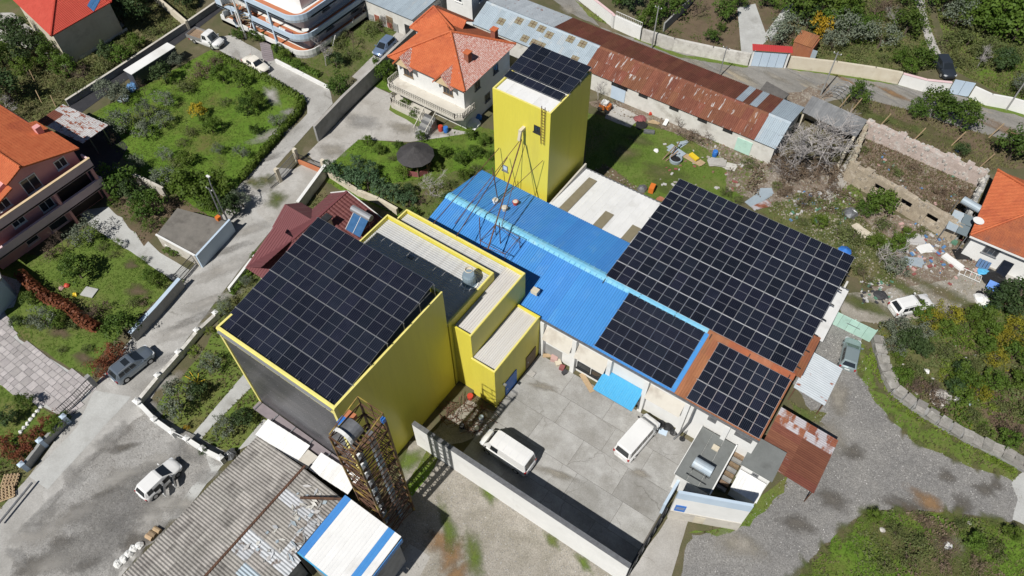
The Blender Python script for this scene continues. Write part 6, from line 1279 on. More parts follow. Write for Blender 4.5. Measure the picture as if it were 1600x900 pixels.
hf = thing('hoop_frame', 'bare metal hoop frame of a small greenhouse by the road', 'frame', (*G2(1298, 150), 0)); c = Vector(G2(1297, 152))
for k in range(5):
    o_ = c + Vector((-.9, -1.2)) + Vector((.15, .75)) * k; pr = None
    for i in range(9):
        a = math.pi * i / 8; p = Vector((o_.x + 1.5 - 1.5 * math.cos(a), o_.y + .2 * math.cos(a), 1.9 * math.sin(a)))
        if pr is not None: hq.tube(pr, p, .04, 5)
        else: hq = MB()
        pr = p
    hq.obj('hoop', ALU, hf)
for t in (.25, .5, .75): a = math.pi * t; q = MB(); o_ = c + Vector((-.9, -1.2)); o2 = o_ + Vector((.6, 3.0)); q.tube((o_.x + 1.5 - 1.5 * math.cos(a), o_.y + .2 * math.cos(a), 1.9 * math.sin(a)), (o2.x + 1.5 - 1.5 * math.cos(a), o2.y + .2 * math.cos(a), 1.9 * math.sin(a)), .035, 5); q.obj('rail', ALU, hf)
# corner of the white house by the paved driveway
f = thing('white_corner_house', 'pale blue-white house corner at the paved driveway', 'house', (-75, 4, 0))
q = MB(); q.prism([(-71.7, 7.6), (-70.6, 4.4), (-70.9, -2), (-80, -2), (-80, 7.8), (-72.6, 8.0)], 0, 3.2); q.obj('wall', LBLUE, f); q = MB(); q.prism([(-71.6, 7.8), (-70.4, 4.4), (-70.7, -2), (-80, -2), (-80, 8.0), (-72.6, 8.2)], 3.2, 3.4); q.obj('roof', GREYW, f)
window(f, (-70.75, 2.6, 1.6), (0.05, 1, 0), (1, -.05, 0), 1.0, 1.2, 0)
# vine posts and orchard stakes
def stakes(what, ref, pts, h, m, lean=.0, group='stakes in the plots'):
    for k, p in enumerate(pts):
        c = G(*p); q = MB(); q.bar(c, (c.x + lean * h, c.y + .15 * h, h), .09); tag(q.obj('stake', m), f"{what}, {'nearest|second nearest|third nearest|fourth nearest|fifth nearest|sixth nearest|farthest from'.split('|')[k]} {ref}", 'stake', group)
stakes('pale timber stake in plot by the tarmac road', 'the hoop frame', [(1310, 170), (1328, 176), (1372, 200), (1425, 222), (1486, 228), (1545, 215), (1530, 262)], 2.4, WOODL, .25)
stakes('thin vine stake in small vineyard', 'the red roofed house', [(55, 128), (38, 144), (28, 152), (22, 160), (65, 160), (88, 168)], 1.8, WOODL, -.1, 'vine stakes')
# ------------------------------------------------------------------ vehicles
def vehicle(name, label, cat, front, rear, paint, L, W, H, s, group=None):
    """s: hood/belt heights and the x fractions (0 nose .. 1 tail) of windscreen foot, roof start, roof end, rear glass foot"""
    a, b = G(*rear, .5), G(*front, .5); ang = math.atan2(b.y - a.y, b.x - a.x); c = (a + b) / 2; c.z = s.get('z', .012 + .05)
    f = thing(name, label, cat, (0, 0, 0), group); X = lambda t: L / 2 - t * L; hw = W / 2
    hood, belt, tail = s['hood'], s['belt'], s.get('tail', s['belt']); wf, r0, r1, rg = s['wf'], s['r0'], s['r1'], s['rg']
    st = [(0, .56, .34, hood - .26), (.02, .74, .26, hood - .15), (.06, .88, .22, hood - .07), (.12, .97, .2, hood - .02), (.2, 1, .18, hood), (wf, 1, .18, belt - .04), (r0, 1, .18, belt), (r1, 1, .18, belt), (min(rg, .955), .99, .2, tail), (.97, .92, .24, tail - .05), (1, .74, .34, tail - .16)]
    prof = []
    for t, w, zb, zt in st: y = hw * w; prof.append([(X(t), y * .9, zb), (X(t), y, zb + .22), (X(t), y * 1.0, (zb + zt) / 2 + .1), (X(t), y * .97, zt - .06), (X(t), y * .86, zt + .005), (X(t), 0, zt + .03)])
    mb = MB(); m = 6
    for sgn in (1, -1):
        vs = [(x, y * sgn, z) for p in prof for x, y, z in p]; fs = []
        for k in range(len(prof) - 1):
            for i in range(m - 1): q_ = (k * m + i, k * m + i + 1, (k + 1) * m + i + 1, (k + 1) * m + i); fs.append(q_ if sgn < 0 else q_[::-1])
        mb.add(vs, fs)
    for k in (0, len(prof) - 1):
        P_ = [(x, y, z) for x, y, z in prof[k]]; mb.poly(P_ + [(x, -y, z) for x, y, z in P_[::-1][1:]])
    mb.poly([(X(.05), -hw * .8, .24), (X(.95), -hw * .8, .24), (X(.95), hw * .8, .24), (X(.05), hw * .8, .24)])
    body = mb.obj('body', paint, f, smooth=True)
    # greenhouse: painted frame, glass panes slightly proud
    yb, yt = hw * .93, hw * s.get('nar', .76); zt = H; zb = belt - .02
    B = [(X(wf), yb * .92, zb), (X(r0 + .02), yb, zb), (X(r1), yb, zb), (X(rg), yb * .94, max(zb, tail - .02))]
    T = [(X(r0), yt * .9, zt - .05), (X(r0 + .05), yt, zt), (X(r1 - .03), yt, zt), (X(r1), yt * .92, zt - .05)]
    cab = MB()
    bot = [B[0], B[1], B[2], B[3]]; top = [T[0], T[1], T[2], T[3]]
    for sgn in (1, -1):
        for k in range(3):
            q_ = [(bot[k][0], bot[k][1] * sgn, bot[k][2]), (bot[k + 1][0], bot[k + 1][1] * sgn, bot[k + 1][2]), (top[k + 1][0], top[k + 1][1] * sgn, top[k + 1][2]), (top[k][0], top[k][1] * sgn, top[k][2])]
            cab.poly(q_ if sgn < 0 else q_[::-1])
    fl = lambda p: (p[0], -p[1], p[2])
    cab.poly([fl(B[0]), B[0], T[0], fl(T[0])]); cab.poly([B[3], fl(B[3]), fl(T[3]), T[3]])
    rp = []
    for k in range(3):                                          # crowned roof
        mid0 = (T[k][0], 0, T[k][2] + .04); mid1 = (T[k + 1][0], 0, T[k + 1][2] + .04)
        cab.poly([T[k], T[k + 1], mid1, mid0][::-1]); cab.poly([fl(T[k]), fl(T[k + 1]), mid1, mid0])
    cab.obj('cabin', paint, f, smooth=False)
    def pane(nm, q4, inset, off, m=GLASS):
        Q = [Vector(p) for p in q4]; cen = sum(Q, Vector()) / 4; n = (Q[1] - Q[0]).cross(Q[3] - Q[0]).normalized()
        if n.dot(cen - Vector((0, 0, .8))) < 0: n = -n
        q = MB(); q.slab([tuple(cen + (p - cen) * inset + n * off) for p in Q], .012) if abs(n.z) > .25 else q.hexa([tuple(cen + (p - cen) * inset + n * o_) for o_ in (0.0, off) for p in Q]); return q.obj(nm, m, f)
    pane('windscreen', [fl(B[0]), B[0], T[0], fl(T[0])], .91, .015)
    if s.get('rear', 1): pane('rear_window', [B[3], fl(B[3]), fl(T[3]), T[3]], .84, .015)
    ns = s.get('sides', 3)
    for sgn in (1, -1):
        S = lambda p: (p[0], p[1] * sgn, p[2])
        full = [S(B[1]), S(B[2]), S(T[2]), S(T[1])]
        for k in range(ns):
            t0, t1 = k / s.get('nsplit', 3) + .015, (k + 1) / s.get('nsplit', 3) - .015
            lp = lambda p, q, t: tuple(Vector(p).lerp(Vector(q), t)); bq = [lp(full[0], full[1], t0), lp(full[0], full[1], t1), lp(full[3], full[2], t1), lp(full[3], full[2], t0)]
            bq = [lp(bq[0], bq[3], .12), lp(bq[1], bq[2], .12), lp(bq[1], bq[2], .90), lp(bq[0], bq[3], .90)]
            if s.get('doors_open') and sgn < 0 and k < 2: continue
            pane('side_window', bq, .98, .014)
        q = MB(); x = X(wf + .05); q.hexa([(x + dx, sgn * (hw + dy), belt + dz) for dz in (0, .15) for dx, dy in ((0, -.05), (0, .17), (-.1, .17), (-.1, -.05))]); q.obj('mirror', paint if s.get('pm', 1) else BLACK, f)
        q = MB(); q.hexa([(X(.012 + .06 * (k_ > 0)), sgn * hw * w_, z_) for z_ in (hood - .30, hood - .14) for k_, w_ in ((0, .5), (0, .82), (1, .96), (1, .5))]); q.obj('headlight', LAMPW, f)
        q = MB(); q.box(X(.995), sgn * hw * .62, tail - .42, X(.955), sgn * hw * .93, tail - .12); q.obj('tail_light', LAMPR, f)
    for t in (.19, .80):
        for sgn in (1, -1):
            w = MB(); r = s.get('wr', .33); w.tube((X(t), sgn * (hw - .2), r), (X(t), sgn * (hw + .015), r), r, 18); wo = w.obj('wheel', TYRE, f)
            w = MB(); w.tube((X(t), sgn * (hw - .02), r), (X(t), sgn * (hw + .03), r), r * .62, 12); w.obj('rim', ALU, wo)
    q = MB(); q.box(X(.0) - .02, -hw * .55, .34, X(0) + .03, hw * .55, .52); q.obj('grille', BLACK, f)
    q = MB(); q.box(X(1) - .03, -hw * .28, .55, X(1) + .02, hw * .28, .67); q.obj('number_plate', WHITE, f)
    if s.get('sunroof'): q = MB(); q.box(X(r0 + .09), -yt * .6, zt + .02, X(r0 + .22), yt * .6, zt + .05); q.obj('sunroof', GLASS, f)
    if s.get('rails'):
        for sgn in (1, -1): q = MB(); q.bar((X(r0 + .07), sgn * yt * .93, zt + .05), (X(r1 - .05), sgn * yt * .93, zt + .05), .04); q.obj('roof_rail', ALU, f)
    if s.get('ribs'):
        for k in range(5): q = MB(); x = X(r0 + .15 + k * .13); q.box(x - .03, -yt * .85, zt, x + .03, yt * .85, zt + .06); q.obj('roof_rib', paint, f)
    if s.get('doors_open'):
        for t, aa in ((wf + .07, 1.1), (.55, 1.0)):
            h = Vector((X(t), -hw * .97)); d = Vector((-math.cos(aa), -math.sin(aa))); e = h + d * .95; nn = Vector((-d.y, d.x)) * .05
            q = MB(); q.hexa([(*(h - nn), .35), (*(e - nn), .35), (*(e + nn), .35), (*(h + nn), .35), (*(h - nn), belt), (*(e - nn), belt), (*(e + nn), belt), (*(h + nn), belt)]); do = q.obj('open_door', paint, f)
            i_ = Vector((0, 0, -.13)); q = MB(); hh, ee = h + d * .12, e - d * .08; q.hexa([(*(hh - nn * .4), belt), (*(ee - nn * .4), belt), (*(ee + nn * .4), belt), (*(hh + nn * .4), belt), (*(hh - nn * .4 + Vector((0, .1))), H - .12), (*(ee - d * .2 - nn * .4 + Vector((0, .1))), H - .12), (*(ee - d * .2 + nn * .4 + Vector((0, .1))), H - .12), (*(hh + d * .3 + nn * .4 + Vector((0, .1))), H - .12)]); q.obj('door_window', GLASS, do)
            q = MB(); q.box(X(t + .2), -hw * .985, .4, X(t + .02), -hw * .90, H - .2); q.obj('door_opening', BLACK, f)
    f.location = c; f.rotation_euler = (0, 0, ang); return f
HATCH = dict(hood=.86, belt=.96, tail=.98, wf=.24, r0=.44, r1=.90, rg=.975, nar=.74)
SUV = dict(hood=1.02, belt=1.10, tail=1.12, wf=.25, r0=.43, r1=.89, rg=.97, nar=.76, wr=.37)
SEDAN = dict(hood=.86, belt=.95, tail=.97, wf=.28, r0=.43, r1=.72, rg=.84, nar=.74)
VAN = dict(hood=1.12, belt=1.22, tail=1.22, wf=.10, r0=.215, r1=.955, rg=.985, nar=.84, sides=1, nsplit=4, wr=.36, pm=0)
vehicle('parked_car', 'white hatchback with doors open on the gravel by corrugated shed', 'car', (274, 727), (226, 773), CARW, 4.15, 1.78, 1.5, dict(HATCH, doors_open=1))
vehicle('parked_car', 'grey crossover with glass sunroof parked on the lane by red hedge', 'car', (236, 549), (179, 594), CARG, 4.55, 1.86, 1.62, dict(SUV, sunroof=1, rails=1), )
vehicle('parked_van', 'white panel van with ribbed roof in the wall shadow', 'van', (757, 684), (830, 733), CARW, 5.4, 1.98, 2.25, dict(VAN, ribs=1))
vehicle('parked_van', 'white passenger van near the white warehouse wall under downpipe', 'van', (1022, 655), (967, 718), CARW, 5.2, 1.95, 2.1, dict(VAN, sides=4, wf=.14, r0=.25))
vehicle('parked_car', 'white estate car parked on the dirt track beside yellow broom', 'car', (1450, 472), (1394, 486), CARW, 4.6, 1.85, 1.62, dict(SUV, rails=1))
vehicle('parked_car', 'silver green hatchback below the mint sheet gate', 'car', (1331, 538), (1324, 571), CARS, 3.95, 1.72, 1.48, dict(HATCH))
vehicle('parked_car', 'cream white saloon on the drive before apartment block', 'car', (420, 114), (381, 90), CARC, 4.5, 1.78, 1.42, dict(SEDAN))
vehicle('parked_car', 'blue estate car under bare trees in the side lane', 'car', (592, 83), (610, 66), CARB, 4.2, 1.75, 1.5, dict(HATCH))
vehicle('parked_car', 'dark blue car behind the pale blue double gate', 'car', (1484, 122), (1466, 92), CARD, 4.5, 1.85, 1.6, dict(SUV))
# pickup with a dropside bed
pk = vehicle('pickup_truck', 'white dropside pickup truck by the black tarmac strip', 'pickup truck', (352, 73), (296, 54), CARW, 5.4, 1.95, 2.0, dict(hood=1.05, belt=1.2, tail=.8, wf=.17, r0=.29, r1=.48, rg=.52, nar=.84, sides=2, nsplit=2, wr=.36))
q = MB(); q.box(-2.75, -1.0, .82, -.1, 1.0, .95); bd = q.obj('bed', WOODD, pk); bd.matrix_parent_inverse = Matrix(); bd.location = (0, 0, 0)
for b in ((-2.8, -1.04, -.1, -.98), (-2.8, .98, -.1, 1.04), (-2.82, -1.0, -2.75, 1.0), (-.15, -1.0, -.08, 1.0)):
    q = MB(); q.box(b[0], b[1], .8, b[2], b[3], 1.32); o = q.obj('dropside', ALU, pk); o.matrix_parent_inverse = Matrix()
# ------------------------------------------------------------------ plants
def leaf_crown(seed, n, rad, h, size, clumps, hollow=.55, flat=1.0):
    """leaf quads gathered in clumps through a crown of radius rad and height h standing on z=0"""
    r = random.Random(seed); mb = MB(); C_ = []
    for _ in range(clumps):
        a = r.uniform(0, 6.283); ct = r.uniform(-.55, 1); st = math.sqrt(1 - ct * ct); k = r.uniform(hollow, 1.0)
        C_.append((math.cos(a) * st * rad * k * r.uniform(.8, 1.12), math.sin(a) * st * rad * k * r.uniform(.8, 1.12), h * .5 + ct * h * .5 * k * flat, r.uniform(.22, .42) * rad))
    for _ in range(n):
        c = r.choice(C_); a = r.uniform(0, 6.283); ct = r.uniform(-.8, 1); st = math.sqrt(1 - ct * ct); k = c[3] * (r.random() ** .4)
        p = Vector((c[0] + math.cos(a) * st * k, c[1] + math.sin(a) * st * k, max(.05, c[2] + ct * k)))
        nrm = Vector((math.cos(a) * st + r.uniform(-.7, .7), math.sin(a) * st + r.uniform(-.7, .7), ct + .35 + r.uniform(-.5, .7))).normalized()
        x = nrm.orthogonal().normalized(); x = (Matrix.Rotation(r.uniform(0, 6.28), 3, nrm) @ x); y = nrm.cross(x); s_ = size * r.uniform(.6, 1.25)
        mb.add([p - x * s_ * .5, p + y * s_ * .32, p + x * s_ * .5, p - y * s_ * .32], [(0, 1, 2, 3)])
    return mb
def branches(seed, H, n, spread, r0, depth=3, up=.6, dec=.5):
    r = random.Random(seed); mb = MB()
    def go(p, d, L, rad, k):
        q = p + d * L; mb.tube(p, q, rad, 5 if k > 2 else 3, rad * .7, cap=False)
        if k == 0: return
        for _ in range(n if k > 1 else n + 1):
            ax = Vector((r.uniform(-1, 1), r.uniform(-1, 1), r.uniform(-.3, up))).normalized(); dd = (d * .55 + ax * spread).normalized(); go(p.lerp(q, r.uniform(.45, 1)), dd, L * r.uniform(.6, .85), rad * dec, k - 1)
    go(Vector((0, 0, 0)), Vector((r.uniform(-.1, .1), r.uniform(-.1, .1), 1)).normalized(), H * .38, r0, depth); return mb
def trunk_mesh(seed, H, r0): return branches(seed, H, 3, .9, r0, 2, .9)
PROTO = {}
def proto(kind, var):
    if (kind, var) in PROTO: return PROTO[kind, var]
    sd = (len(kind) * 7 + ord(kind[0]) * 31 + (var if isinstance(var, int) else 9)) & 0xffff
    # unit plants: radius 1 and height about 1.7; leaf sizes assume a scale near 2
    spec = dict(citrus=(1500, 1.0, 1.75, .145, 34, 'citrus'), dark=(1400, 1.0, 1.8, .15, 30, 'dark'), broad=(1300, 1.0, 1.6, .15, 28, 'broad'), olive=(1250, 1.0, 1.65, .115, 30, 'olive'),
                broom=(1000, 1.0, 1.2, .11, 24, 'broom'), lime=(600, 1.0, 1.0, .14, 18, 'lime'), gold=(1100, .95, 1.7, .15, 26, 'gold'), red=(900, 1.0, 1.4, .13, 22, 'red'), pine=(1200, .85, 2.1, .14, 30, 'pine'),
                ball=(900, .95, 1.75, .13, 46, 'broad'), scrub=(700, 1.0, 1.0, .12, 22, 'scrub'), brown=(800, 1.0, 1.0, .10, 22, 'brown'))
    t = bpy.data.objects.new('tree', None)
    if kind == 'bare' and var == 'big': me = [('trunk', branches(5, 1.7, 4, 1.0, .034, 5, .75, .62).mesh('trunk', TWIG))]
    elif kind in ('bare', 'barebrown'):
        me = [('trunk', branches(sd, 2.1, 3, .9, .034, 5, .85, .64).mesh('trunk', TWIG if kind == 'bare' else TWIGB))]
    else:
        n, rad, h, sz, cl, lf = spec[kind]
        me = [('crown', leaf_crown(sd, n, rad, h, sz, cl, .80 if kind == 'ball' else .45).mesh('crown', LEAF[lf])), ('trunk', trunk_mesh(sd, h, .07).mesh('trunk', BARK))]
    PROTO[kind, var] = me; return me
BASEZ = dict(citrus=.30, dark=.30, broad=.28, olive=.32, broom=.02, lime=.0, gold=.28, red=.05, pine=.12, ball=.12, scrub=.0, brown=.0, bare=0, barebrown=0)
NAMEK = dict(citrus='citrus_tree', dark='evergreen_tree', broad='leafy_bush', olive='olive_tree', broom='broom_bush', lime='spurge_bush', gold='mimosa_bush', red='red_leaf_bush', pine='soft_conifer', ball='clipped_bush', scrub='scrub_bush', brown='dry_bramble', bare='bare_tree', barebrown='bare_shrub')
CATK = dict(citrus='tree', dark='tree', broad='bush', olive='tree', broom='bush', lime='bush', gold='bush', red='bush', pine='conifer', ball='bush', scrub='bush', brown='bramble', bare='tree', barebrown='shrub')
LABK = dict(citrus='dense green citrus tree', dark='dark evergreen tree', broad='leafy green bush', olive='grey green olive tree', broom='yellow flowering broom bush', lime='lime green spurge clump', gold='golden yellow round bush', red='red leaved bush', pine='soft blue green conifer', ball='clipped round green bush', scrub='straggly dull green bush', brown='dry brown bramble heap', bare='leafless grey tree', barebrown='leafless brown shrub')
used_ = {}
def plant(kind, px, py, r, where, extra=None, hs=1.0):
    zc = r / 15.0 * .8; r *= {'bare': 1.1, 'barebrown': 1.05, 'ball': 1.05}.get(kind, 1.17) * (.84 if any(w in where for w in ('hedged lawn', 'carport at lower', 'front lawn', 'shaded garden', 'the gazebo', 'post walled')) else 1); c = G(px, py, zc); s = r * (Vector((c.x, c.y, 65 - zc)).length / FOC) * 1.0
    k = len(used_) ; used_[k] = 1; var = 'big' if kind == 'bare' and r > 45 else k % 3
    label = (extra or LABK[kind]) + ' ' + where
    t = thing(NAMEK[kind], label, CATK[kind], (c.x, c.y, 0)); t['_k'] = 1; del t['_k']
    LBL.setdefault(label, []).append(t)
    t.rotation_euler = (0, 0, rng.uniform(0, 6.28)); t.scale = (s * rng.uniform(.92, 1.1), s * rng.uniform(.92, 1.1), s * hs * rng.uniform(.9, 1.1))
    for nm, me in proto(kind, var):
        o = bpy.data.objects.new(nm, me); col.objects.link(o); o.parent = t
        if nm == 'crown': o.location = (0, 0, BASEZ[kind])
        elif kind not in ('bare', 'barebrown'): o.scale = (1, 1, 1)
    return t
LBL = {}
def plants(where, items, group=None):
    for it in items: plant(it[0], it[1], it[2], it[3], where, it[4] if len(it) > 4 else None)
plants('in thicket below the red roofed house', [('dark', 30, 68, 20), ('dark', 55, 88, 18), ('citrus', 85, 96, 15), ('citrus', 70, 66, 13), ('broad', 106, 112, 14), ('scrub', 16, 52, 14), ('barebrown', 130, 118, 16), ('dark', 12, 150, 22), ('bare', 15, 180, 18), ('scrub', 120, 140, 12), ('broad', 42, 112, 13), ('scrub', 100, 135, 12), ('citrus', 2, 95, 18)])
plants('on grass bank beside black tarmac strip', [('broad', 190, 92, 14), ('scrub', 165, 100, 12), ('dark', 172, 92, 11), ('broad', 215, 70, 10), ('scrub', 235, 50, 9), ('dark', 205, 10, 20), ('dark', 222, 25, 18), ('dark', 190, 30, 16)])
plants('at the white trailer end of large green lawn', [('olive', 170, 148, 15), ('olive', 190, 155, 14), ('barebrown', 225, 145, 12), ('dark', 258, 124, 13), ('scrub', 285, 138, 14), ('brown', 312, 112, 16), ('brown', 335, 100, 12), ('olive', 276, 100, 11), ('scrub', 338, 92, 10)])
plants('in middle of the large hedged lawn', [('gold', 310, 177, 13), ('broad', 347, 120, 14), ('broad', 377, 128, 13), ('broad', 392, 150, 12), ('olive', 258, 158, 14), ('olive', 230, 178, 16), ('broad', 330, 200, 15), ('scrub', 300, 203, 13), ('citrus', 385, 172, 14), ('scrub', 350, 158, 10), ('olive', 435, 192, 13), ('broad', 404, 165, 13), ('citrus', 400, 205, 9), ('scrub', 372, 100, 10)])
plants('near dark carport at lower lawn edge', [('olive', 192, 198, 22), ('olive', 226, 208, 16), ('olive', 255, 192, 14), ('olive', 215, 260, 13), ('olive', 258, 280, 18), ('scrub', 275, 250, 14), ('olive', 342, 236, 10), ('olive', 377, 240, 11), ('broad', 292, 250, 14), ('olive', 260, 245, 12), ('scrub', 285, 222, 11), ('barebrown', 178, 215, 12)])
plants('crowding the corner behind garage roof', [('broad', 310, 298, 26), ('broad', 342, 302, 20), ('broad', 285, 296, 17), ('dark', 362, 328, 16), ('citrus', 330, 320, 17), ('olive', 378, 318, 13), ('brown', 268, 318, 10)])
plants('in narrow bed between pink house and garage', [('citrus', 192, 292, 23), ('dark', 210, 310, 16), ('citrus', 236, 326, 20), ('ball', 178, 318, 8), ('ball', 215, 343, 8), ('ball', 237, 355, 11), ('ball', 258, 346, 6), ('broad', 222, 330, 12)])
plants('on the pink house front lawn', [('ball', 182, 382, 10), ('ball', 222, 406, 8), ('olive', 136, 366, 22), ('barebrown', 96, 385, 22), ('brown', 80, 395, 14), ('citrus', 120, 424, 23), ('scrub', 160, 385, 10), ('scrub', 176, 398, 8), ('broad', 248, 440, 14), ('broad', 232, 432, 10), ('scrub', 262, 452, 9)])
plants('on shaded garden lawn beside paved driveway', [('citrus', 50, 470, 12), ('olive', 70, 504, 18), ('scrub', 55, 506, 12), ('scrub', 112, 500, 15), ('broad', 92, 505, 14), ('dark', 28, 505, 9), ('citrus', 192, 514, 25), ('brown', 155, 480, 16), ('barebrown', 150, 485, 18), ('scrub', 205, 474, 14), ('scrub', 96, 546, 8), ('scrub', 134, 545, 9), ('citrus', 40, 630, 13), ('dark', 14, 655, 13), ('brown', 222, 470, 10)])
plants('forming tall hedge clump by driveway gate', [('red', 175, 555, 15), ('red', 156, 578, 14), ('red', 166, 566, 12), ('red', 75, 655, 11), ('red', 62, 672, 10), ('red', 46, 690, 12), ('red', 22, 700, 13), ('broad', 86, 668, 11), ('red', 35, 712, 10), ('citrus', 100, 655, 8), ('red', 5, 690, 12)])
plants('in the post walled garden by dark factory front', [('olive', 276, 625, 26), ('dark', 312, 612, 15), ('olive', 330, 570, 17), ('lime', 300, 546, 10), ('lime', 327, 516, 9), ('olive', 352, 668, 20), ('dark', 380, 655, 16), ('olive', 352, 480, 14), ('gold', 292, 668, 5), ('dark', 320, 705, 8), ('broad', 400, 400, 8), ('olive', 385, 440, 10)])
plants('along cream wall below the villa garden', [('pine', 520, 268, 13), ('pine', 536, 276, 15), ('pine', 555, 284, 16), ('pine', 575, 290, 17), ('pine', 597, 300, 17), ('pine', 618, 310, 15), ('pine', 640, 318, 13), ('pine', 560, 258, 11), ('pine', 582, 268, 11), ('dark', 640, 300, 9)])
plants('in villa garden round the gazebo', [('broad', 592, 236, 10), ('scrub', 612, 246, 8), ('bare', 672, 290, 26), ('barebrown', 665, 312, 16), ('broad', 692, 240, 12), ('citrus', 720, 250, 13), ('citrus', 742, 240, 11), ('broad', 756, 222, 11), ('scrub', 702, 285, 13), ('broad', 725, 275, 12), ('scrub', 745, 262, 12), ('citrus', 645, 335, 10), ('broad', 575, 222, 9), ('citrus', 658, 216, 8), ('citrus', 622, 228, 8), ('broad', 682, 262, 9), ('broad', 630, 270, 12), ('dark', 700, 310, 10), ('broad', 765, 245, 9), ('citrus', 735, 212, 9)])
plants('at the lane end of tall courtyard wall', [('citrus', 531, 142, 17)])
plants('between apartment block and side lane', [('bare', 507, 92, 22), ('dark', 525, 100, 12), ('scrub', 546, 84, 12), ('barebrown', 552, 70, 14), ('scrub', 530, 68, 12), ('scrub', 576, 45, 14), ('scrub', 592, 40, 10), ('barebrown', 600, 45, 14), ('broad', 445, 88, 8), ('dark', 437, 83, 7), ('citrus', 412, 62, 6), ('citrus', 372, 58, 8), ('citrus', 398, 60, 8), ('dark', 290, 8, 12), ('broad', 465, 104, 7), ('scrub', 540, 55, 10), ('bare', 572, 22, 16)])
plants('beside the villa wall', [('broad', 600, 117, 15), ('broad', 615, 128, 10), ('lime', 632, 115, 7), ('citrus', 635, 165, 9), ('citrus', 648, 180, 7)])
plants('behind street wall at the road bend', [('dark', 985, 12, 16), ('citrus', 968, 6, 12), ('broad', 1012, 38, 15), ('citrus', 1045, 14, 22), ('citrus', 1025, 25, 14), ('scrub', 1028, 50, 10), ('barebrown', 1085, 18, 18), ('citrus', 1130, 24, 15), ('citrus', 1150, 8, 12), ('citrus', 1111, 62, 10), ('citrus', 1126, 46, 6), ('citrus', 1195, 4, 12), ('broad', 1218, 14, 9)])
plants('in dense orchard above the concrete road wall', [('citrus', 1250, 22, 26), ('citrus', 1285, 14, 26), ('broad', 1318, 22, 22), ('citrus', 1340, 48, 18), ('gold', 1278, 52, 15), ('olive', 1320, 58, 22), ('olive', 1222, 58, 20), ('olive', 1300, 72, 14), ('barebrown', 1366, 25, 22), ('olive', 1375, 66, 19), ('citrus', 1417, 46, 18), ('scrub', 1338, 78, 8), ('brown', 1390, 12, 16), ('broad', 1408, 96, 11), ('scrub', 1380, 92, 10), ('citrus', 1436, 100, 16), ('broad', 1420, 108, 10), ('citrus', 1415, 4, 14), ('citrus', 1296, 42, 16), ('dark', 1262, 40, 14), ('citrus', 1242, 76, 8), ('bare', 1395, 40, 14)])
plants('on wooded slope beyond the dark car', [('citrus', 1475, 12, 18), ('olive', 1492, 36, 18), ('citrus', 1512, 8, 18), ('scrub', 1515, 62, 20), ('broad', 1560, 30, 28), ('broad', 1590, 52, 24), ('scrub', 1542, 88, 18), ('dark', 1565, 106, 14), ('broad', 1540, 48, 20), ('scrub', 1500, 92, 15), ('broad', 1598, 20, 24), ('scrub', 1580, 84, 16), ('citrus', 1535, 12, 20), ('bare', 1530, 100, 14), ('scrub', 1480, 66, 14), ('olive', 1592, 142, 13), ('broad', 1512, 40, 16), ('scrub', 1548, 70, 14), ('broad', 1572, 8, 22)])
plants('in fenced plot beside the tarmac road', [('citrus', 1340, 153, 14), ('scrub', 1348, 170, 9), ('citrus', 1462, 172, 19), ('citrus', 1478, 182, 15), ('citrus', 1434, 178, 13), ('citrus', 1503, 194, 18), ('citrus', 1582, 240, 20), ('dark', 1500, 240, 8), ('scrub', 1550, 222, 8)])
plants('at corner of the old barn', [('bare', 1258, 230, 66)], None)
plants('in rubble between long shed and big array', [('brown', 1240, 258, 22), ('brown', 1215, 252, 14), ('brown', 1268, 268, 18), ('barebrown', 1235, 275, 20), ('barebrown', 1285, 255, 18), ('scrub', 1170, 254, 11, 'spiky dark agave clump'), ('scrub', 1135, 300, 9), ('scrub', 1150, 312, 10), ('brown', 1300, 290, 12), ('barebrown', 1095, 215, 16), ('barebrown', 1060, 205, 14), ('brown', 1078, 212, 12), ('barebrown', 945, 170, 16), ('bare', 935, 150, 14), ('brown', 1230, 300, 10), ('scrub', 1215, 290, 8), ('barebrown', 1255, 320, 14)])
plants('growing over the rubbish tip beside stone ruin', [('broad', 1372, 322, 19), ('citrus', 1352, 330, 12), ('scrub', 1312, 360, 16), ('scrub', 1335, 368, 15), ('broad', 1398, 385, 14), ('scrub', 1385, 350, 14), ('olive', 1400, 420, 16), ('bare', 1380, 400, 22), ('broad', 1368, 382, 11), ('scrub', 1345, 420, 12), ('scrub', 1330, 395, 11), ('broad', 1280, 350, 10), ('scrub', 1255, 345, 9), ('broad', 1415, 368, 10), ('barebrown', 1350, 440, 14), ('scrub', 1440, 360, 8)])
plants('sprouting inside the stone ruin', [('brown', 1430, 262, 10), ('scrub', 1400, 268, 9), ('brown', 1470, 300, 10), ('scrub', 1440, 318, 9), ('brown', 1500, 300, 9), ('brown', 1480, 325, 9), ('scrub', 1350, 235, 8), ('scrub', 1490, 340, 8)])
